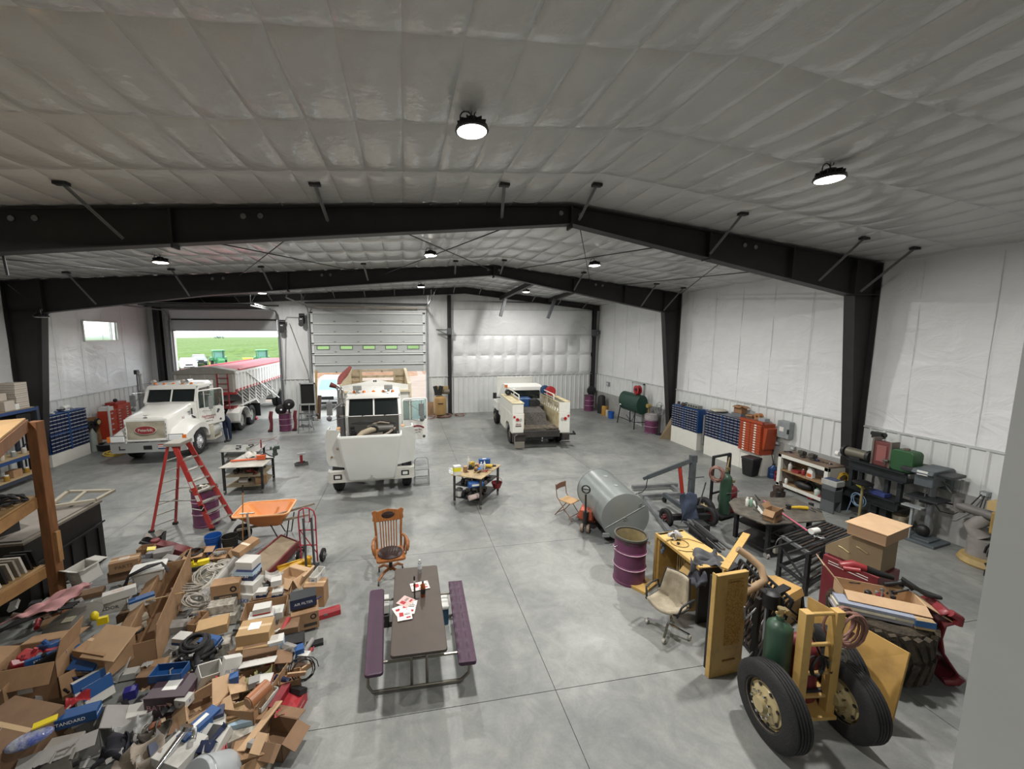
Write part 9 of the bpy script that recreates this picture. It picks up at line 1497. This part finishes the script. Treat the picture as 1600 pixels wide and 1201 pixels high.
for (u, v, z, w, d, h, rz, m_, lb, k) in (
  (330, 1000, .2, .3, .14, .1, -.4, BLUEB, 'blue lettered carton tilted by the rubber hose heap', dict(S_, tilt=(.3, 0))), (285, 997, .2, .2, .16, .1, -.3, WHB, 'white carton with blue side at the left of the hose heap', dict(stripe=(BLUEB, 0, .4), tape=False)),
  (432, 1012, .12, .2, .16, .3, .2, WHB, 'tall pale blue and white carton right of the arrow-mark box', dict(stripe=(mt('pale_blue', '9fb9cc', .5), .1, .9), tape=False)), (455, 1005, .08, .34, .22, .16, .1, BLACK, 'black ribbed plastic case right of the pale blue carton', dict(tape=False)), (492, 1005, .0, .24, .1, .05, .2, BLACK, 'black slotted grille piece on the floor at pile right', dict(tape=False)),
  (404, 1044, .12, .44, .26, .22, .15, CARD2, 'open carton with raised white flap in mid pile', dict(open_=1, flaps=(.0, -.6, .3, .2))), (404, 1034, .36, .42, .2, .012, .1, WHB, 'raised white flap board over the open carton', dict(tape=False, tilt=(-.35, 0))),
  (355, 1050, .2, .2, .14, .3, .5, WHB, 'white printed carton leaning behind the cardboard flaps', dict(tape=False, tilt=(-.3, .3), txt='FILTER', tcol='6a7a96')), (366, 1062, .25, .1, .1, .14, .3, BLUEB, 'blue end of a carton left of the long tray', dict(tape=False)), (318, 1055, .15, .26, .2, .24, .7, WHB, 'white open carton with dark inside left of centre', dict(open_=1, flaps=(0, .9, 0, 1.2), tilt=(.3, .3))),
  (330, 1095, .1, .44, .34, .2, .5, CARDL, 'wide open tan carton showing its empty inside', dict(open_=1, flaps=(.6, .9, .7, .5), tilt=(.1, -.15))), (352, 1075, .3, .28, .3, .02, .5, CARDL, 'square tan cardboard flap with shiny tape', dict(tape=False, tilt=(.6, .2))), (288, 1093, .22, .15, .13, .1, -.3, WHB, 'small white box with blue mark on the dark case', dict(tape=False, txt='P', tcol='2a55a0')),
  (265, 1050, .32, .38, .2, .1, -.05, BLUEB, 'blue tray filled with crumpled bags on the dark case', dict(open_=1, flaps=F0)), (272, 1085, .08, .46, .34, .26, -.08, mt('plum', '4a3a44', .5), 'plum-coloured display carton under the blue tray', dict(tape=False, txt='BATTERY', tcol='c99aa0', label_mat=WHITE)),
  (312, 1135, .22, .14, .4, .13, -.55, BLUEB, 'long blue and white lettered carton lying slanted in front', dict(S_, label_mat=WHITE, face=1)), (338, 1117, .22, .16, .14, .11, .3, NAVB, 'navy carton with white band beside the empty tan carton', dict(tape=False, stripe=(WHB, .4, .6))), (341, 1132, .12, .16, .2, .14, .3, WHB, 'white carton with red print beside the navy one', dict(tape=False, stripe=(REDB, .4, .6), txt='NGK', tcol='2a2a30')),
  (398, 1082, .05, .48, .72, .26, -.28, CARD, 'very large open cardboard tray holding a copper-coloured roll', dict(open_=1, flaps=F0)), (412, 1062, .26, .2, .14, .06, .0, WHB, 'white and red flat box inside the large tray', dict(tape=False, stripe=(REDB, .2, .7))), (397, 1065, .26, .12, .12, .08, .3, GRB, 'small grey and white box inside the large tray', dict(tape=False)), (418, 1092, .2, .08, .3, .06, -.4, WHB, 'thin white frame box along the right of the large tray', dict(open_=1, flaps=F0)),
  (375, 1112, .16, .26, .24, .06, .3, K('a8906a', .8), 'shallow cardboard drawer at the near end of the large tray', dict(open_=1, flaps=F0)), (370, 1125, .1, .46, .04, .14, .15, CARD, 'torn cardboard wall at the near end of the large tray', dict(tape=False)),
  (408, 1132, .22, .12, .56, .015, -.5, CARDL, 'long tan cardboard flap slanting towards the viewer', dict(tape=False, tilt=(.1, -.4))), (454, 1102, .0, .26, .34, .16, -.25, REDB, 'bright red lettered box lying at the right edge of the pile', dict(tape=False, label_mat=None, txt='Raybestos', tcol='e0b8b4')), (438, 1098, .0, .1, .34, .24, -.25, mt('dark_red', '7c1f28', .4), 'dark red carton standing behind the bright red box', dict(tape=False)),
  (432, 1152, .0, .36, .3, .22, -.35, CARD2, 'open brown carton with clear bag at lower right of pile', dict(open_=1, flaps=(.5, .2, .9, .4))), (453, 1066, .05, .26, .2, .2, .2, CARD, 'small brown carton with black cables on top', dict(open_=1, flaps=F0)),
  (462, 1050, .3, .22, .02, .1, .2, CARDL, 'torn tan cardboard scrap above the cable carton', dict(tape=False, tilt=(.5, .2))), (478, 1040, .28, .16, .02, .12, .7, CARDL, 'second torn tan cardboard scrap at the pile right', dict(tape=False, tilt=(.4, 0))), (463, 1020, .15, .2, .12, .16, .3, BLUEB, 'blue box with white plastic behind the torn scraps', dict(tape=False)), (475, 1027, .1, .16, .1, .14, -.3, WHB, 'small white box with blue dots behind torn scraps', dict(tape=False)),
  (332, 1158, .14, .28, .3, .12, -.3, WHB, 'white stereo-like carton with black window panel', dict(tape=False, tilt=(.3, 0))), (283, 1180, .1, .36, .34, .22, -.45, WHB, 'big white carton with blue hook logo at the bottom edge', dict(open_=0, tape=False, txt='J', tcol='2a55a0')), (372, 1145, .02, .4, .26, .12, .4, DIRT, 'grey-white broken tray under the slanted flap', dict(tape=False)), (378, 1130, .08, .26, .12, .12, .1, mt('pale_blue', '9fb9cc', .5), 'pale blue and navy box under the long tan flap', dict(tape=False, stripe=(NAVB, .1, .5))),
  (398, 1182, .0, .3, .2, .16, .5, CARD, 'brown carton piece beside the white cylinder', dict(open_=1, flaps=(.7, 0, .4, 0))), (290, 1135, .06, .28, .22, .12, .2, CARD2, 'brown carton edge left of the slanted blue carton', dict(tape=False)), (300, 1160, .1, .2, .22, .14, -.3, CARD, 'tan flap carton right of the big white one', dict(open_=1, flaps=(.8, 0, .5, .9)))):
    PB(u, v, z, w, d, h, rz, m_, lb, **k)
o = PB(330, 1150, .27, .12, .22, .01, -.3, BLACK, 'black window panel lying on the stereo-like carton', tape=False, tilt=(.3, 0))
a, c = g(388, 1098, .42), g(418, 1070, .42); t_ = thing('copper_roll', 'copper-coloured cardboard-wrapped roll in the large tray', 'roll'); obj('roll_body', B().cyl(a, c, .075, n=20), mt('copper_paper', 'a06a48', .35, var=.15), t_, smooth=30); obj('roll_end', B().cyl(a, a+(a-c).normalized()*.01, .06, n=20), CARD, t_)
t_ = thing('white_cylinder', 'large grey-white cylindrical filter can at the bottom edge', 'can', (*g(352, 1188, .2).xy, .02), (.9, 0, -.6)); obj('can_body', B().lathe([(0, 0), (.2, .01), (.22, .05), (.22, .36), (.2, .4), (0, .41)], 30), mt('can_greywhite', 'a4a9ac', .35, var=.06), t_, smooth=40); obj('can_seam', B().lathe([(.221, .34), (.226, .35), (.221, .36)], 30, cap=False), STEEL, t_)
a, c = g(245, 1201, .3), g(290, 1140, .45); t_ = thing('chrome_pipe', 'chrome exhaust pipe sticking out of the pile bottom', 'pipe'); obj('pipe_tube', B().tube([a, a.lerp(c, .6), c, c+V((.08, .02, -.03)), c+V((.1, -.08, -.06))], .03, 10), CHROME, t_, smooth=60); obj('flange', B().cyl(c, c+V((.01, .02, .03)), .06, n=14), CHROME, t_)
tag(obj('chrome_strip', B().bar(g(243, 1199, .25), g(262, 1165, .3), .03, .015), CHROME), 'thin chrome strip lying left of the big white carton', 'strip')
# coiled things
for i, (u, v, R_, m_, lb) in enumerate(((315, 905, .2, K('b9b4a8'), 'white cable coil in the back of the pile, upper'), (325, 893, .22, K('c4c0b4'), 'white cable coil leaning against the PVC pipe'), (290, 915, .16, K('b0aa9e'), 'white cable coil nearest the long carton'), (305, 935, .15, K('b5b0a6'), 'loose white cable coil lowest on the aisle side'), (345, 885, .14, K('bcb8ae'), 'small white cable coil beside the brown box'))):
    p = g(u, v, .2); t_ = thing('cable_coil', lb, 'cable', (p.x, p.y, .06+.03*i), (.4 if i % 2 else .15, .3*(i % 3-1), i*.8)); coil(t_, (0, 0, .06), R_, 6, .011, m_, 'xy', name='cable_loops', jit=.05, seed=i+3)
p = g(357, 888, .45); t_ = thing('pvc_pipe', 'grey-white pipe elbow wrapped in plastic beside the tall stack', 'pipe'); obj('pipe_body', B().tube([p+V((-.22, -.2, -.25)), p+V((-.08, -.05, -.08)), p+V((.1, .12, .12))], [.09, .08, .07], 14), mt('pvc', 'b8b6b0', .4, var=.2), t_, smooth=60); obj('printed_sleeve', B().tube([p+V((-.24, -.22, -.27)), p+V((-.14, -.12, -.16))], .095, 14), DIRT, t_)
PB(306, 868, .1, .34, .26, .2, .2, CARD, 'open brown carton of black coils at the back of the pile', open_=1, flaps=(.1, .6, .6, .1)); p = g(306, 862, .3); t_ = thing('black_coil', 'black ring coil in the open carton at the back', 'coil', p, 0); coil(t_, (0, 0, 0), .12, 5, .012, BLACK, 'xy', name='loops', seed=5)
PB(347, 867, .1, .3, .24, .16, .05, CARD, 'open brown carton of grey castings beside the black bucket', open_=1, flaps=(.2, .4, .7, 1.1)); heap('grey_casting', 'grey casting in the carton beside the black bucket', 'part', lambda r: (g(347, 862, .3).x+r.uniform(-.1, .1), g(347, 862, .3).y+r.uniform(-.08, .08)), 5, [K('7a7672'), K('8d8a84')], seed=85, s=(.06, .1), zb=.25, zh=.03, group='grey castings in the carton')
t_ = thing('yellow_bracket', 'bright yellow plastic bracket in front of the black-coil carton', 'bracket', g(313, 882, .15), .3); obj('bracket_body', B().box(-.18, .16, -.05, .05, 0, .05).box(-.04, .16, -.05, .05, .05, .09).box(-.18, -.1, -.05, .05, .05, .1), YB_, t_, bev=.006)
for i in range(7):
    p = g(305+9*(i % 4), 1012+7*(i//2), .2); t_ = thing('rubber_hose', ('thick', 'long', 'bent', 'folded', 'short', 'flat', 'twisted')[i]+' black rubber hose in the hose heap', 'hose', (p.x, p.y, .1+.05*(i % 3)), (.2*(i % 2), .15, i*.9))
    obj('hose_body', B().tube([(-.3, .04*math.sin(i), 0), (-.1, .1, .05), (.1, -.04, .06), (.28, .05+.03*i, 0)], .03+.006*(i % 3), 7), RUBBER, t_, smooth=60); obj('hose_clamp', B().tube([(-.26, .02, 0), (-.24, .03, .005)], .042, 8), STEEL, t_)
p = g(308, 1003, .42); t_ = thing('belt_coil', 'flat black belt coiled on top of the hose heap', 'belt', p, .2); coil(t_, (0, 0, 0), .13, 5, .02, RUBBER, 'xy', name='belt_loops', seed=12, jit=.03)
p = g(470, 1050, .3); t_ = thing('wire_coil', 'thin black wire coil at the right edge of the pile', 'wire', p, .2); coil(t_, (0, 0, 0), .14, 4, .006, BLACK, 'xz', name='wire_loops', seed=14, jit=.04)
p = g(275, 958, .1); t_ = thing('floor_mat', 'dark flat rubber panel lying in the aisle', 'mat', (p.x, p.y, .01), .4); obj('mat_panel', B().box(-.22, .22, -.12, .12, 0, .02), BLACK, t_); obj('grey_insert', B().box(-.18, .16, -.09, .09, .02, .025), K('5d5d5a'), t_)
PB(280, 978, .0, .26, .18, .12, .3, K('8d8a86', .7), 'grey plastic-wrapped part lying in the aisle', tape=False, tilt=(.1, .2)); PB(255, 992, .0, .2, .12, .03, .5, K('77736c', .8), 'thin grey plate on the aisle floor', tape=False)
# buried lower layer and the small scraps between
def inpoly(r):
    while True:
        u, v = r.uniform(20, 490), r.uniform(900, 1195)
        L = 268-(v-880)*.42 if v < 1060 else 150-(v-1060)*.1; Rr = 300-(v-900)*.55 if v < 1010 else 240-(v-1010)*.45
        if v < 1010: Rr = 335-(v-900)*.6
        if (u < L and v > 905) or (u > max(Rr, 175) and u < 500-max(0, v-1000)*.28): return u, v
r = random.Random(31)
for i in range(46):
    u, v = inpoly(r); h = r.uniform(.08, .2); p = g(u, v, h/2)
    cbox('buried_carton', 'half-buried carton in the bottom layer of the box pile', (p.x, p.y, 0), (r.uniform(.2, .4), r.uniform(.16, .3), h), r.uniform(-.8, .8), mat=r.choice([CARD, CARD2, GRB, DIRT, CARD]), tape=False, group='cartons in the bottom layer of the pile')
SC = [BLACK, DSTEEL, WHB, CARDL, GRB, NAVB, K('8d8a86', .7), K('5d4a3c', .8), REDB]
for i in range(150):
    u, v = inpoly(r); zz = r.uniform(.1, .32); p = g(u, v, zz); k = i % 5; L_ = r.uniform(.04, .11); b = B()
    if k == 0: b.box(-L_, L_, -L_*.6, L_*.6, -L_*.3, L_*.3)
    elif k == 1: b.tube([(-L_*1.5, 0, 0), (-L_*.5, L_*.5, .02), (L_*.5, -L_*.3, .03), (L_*1.5, L_*.2, 0)], L_*.16, 6)
    elif k == 2: b.cyl((-L_, 0, 0), (L_, 0, 0), L_*.35, n=10)
    elif k == 3: b.grid(lambda a_, c_: (L_*2*(a_-.5), L_*1.6*(c_-.5), .25*L_*math.sin(7*a_+5*c_)), 5, 5)
    else: b.box(-L_*1.2, L_*1.2, -L_*.3, L_*.3, -.01, .01).box(-L_*1.2, -L_*1.1, -L_*.3, L_*.3, -.01, L_*.5)
    nm, cat, w_ = (('small_part_box', 'part box', 'small parts carton'), ('hose_piece', 'hose', 'short hose piece'), ('filter_can', 'can', 'small cylindrical part'), ('plastic_scrap', 'scrap', 'crumpled plastic scrap'), ('metal_bracket', 'bracket', 'small bent bracket'))[k]
    o = obj(nm, b, r.choice(SC), smooth=40); tag(o, w_+' lying among the cartons of the box pile', cat, w_+'s in the box pile', p, (r.uniform(-.5, .5), r.uniform(-.5, .5), r.uniform(0, 6)))
for i in range(9):
    p = g(r.uniform(280, 330), r.uniform(900, 960), .02); o = obj('floor_scrap', B().box(-.03, .03, -.015, .015, 0, .012), SC[i % 7]); tag(o, 'tiny scrap on the floor in the aisle of the pile', 'scrap', 'floor scraps in the aisle', p, (0, 0, i))
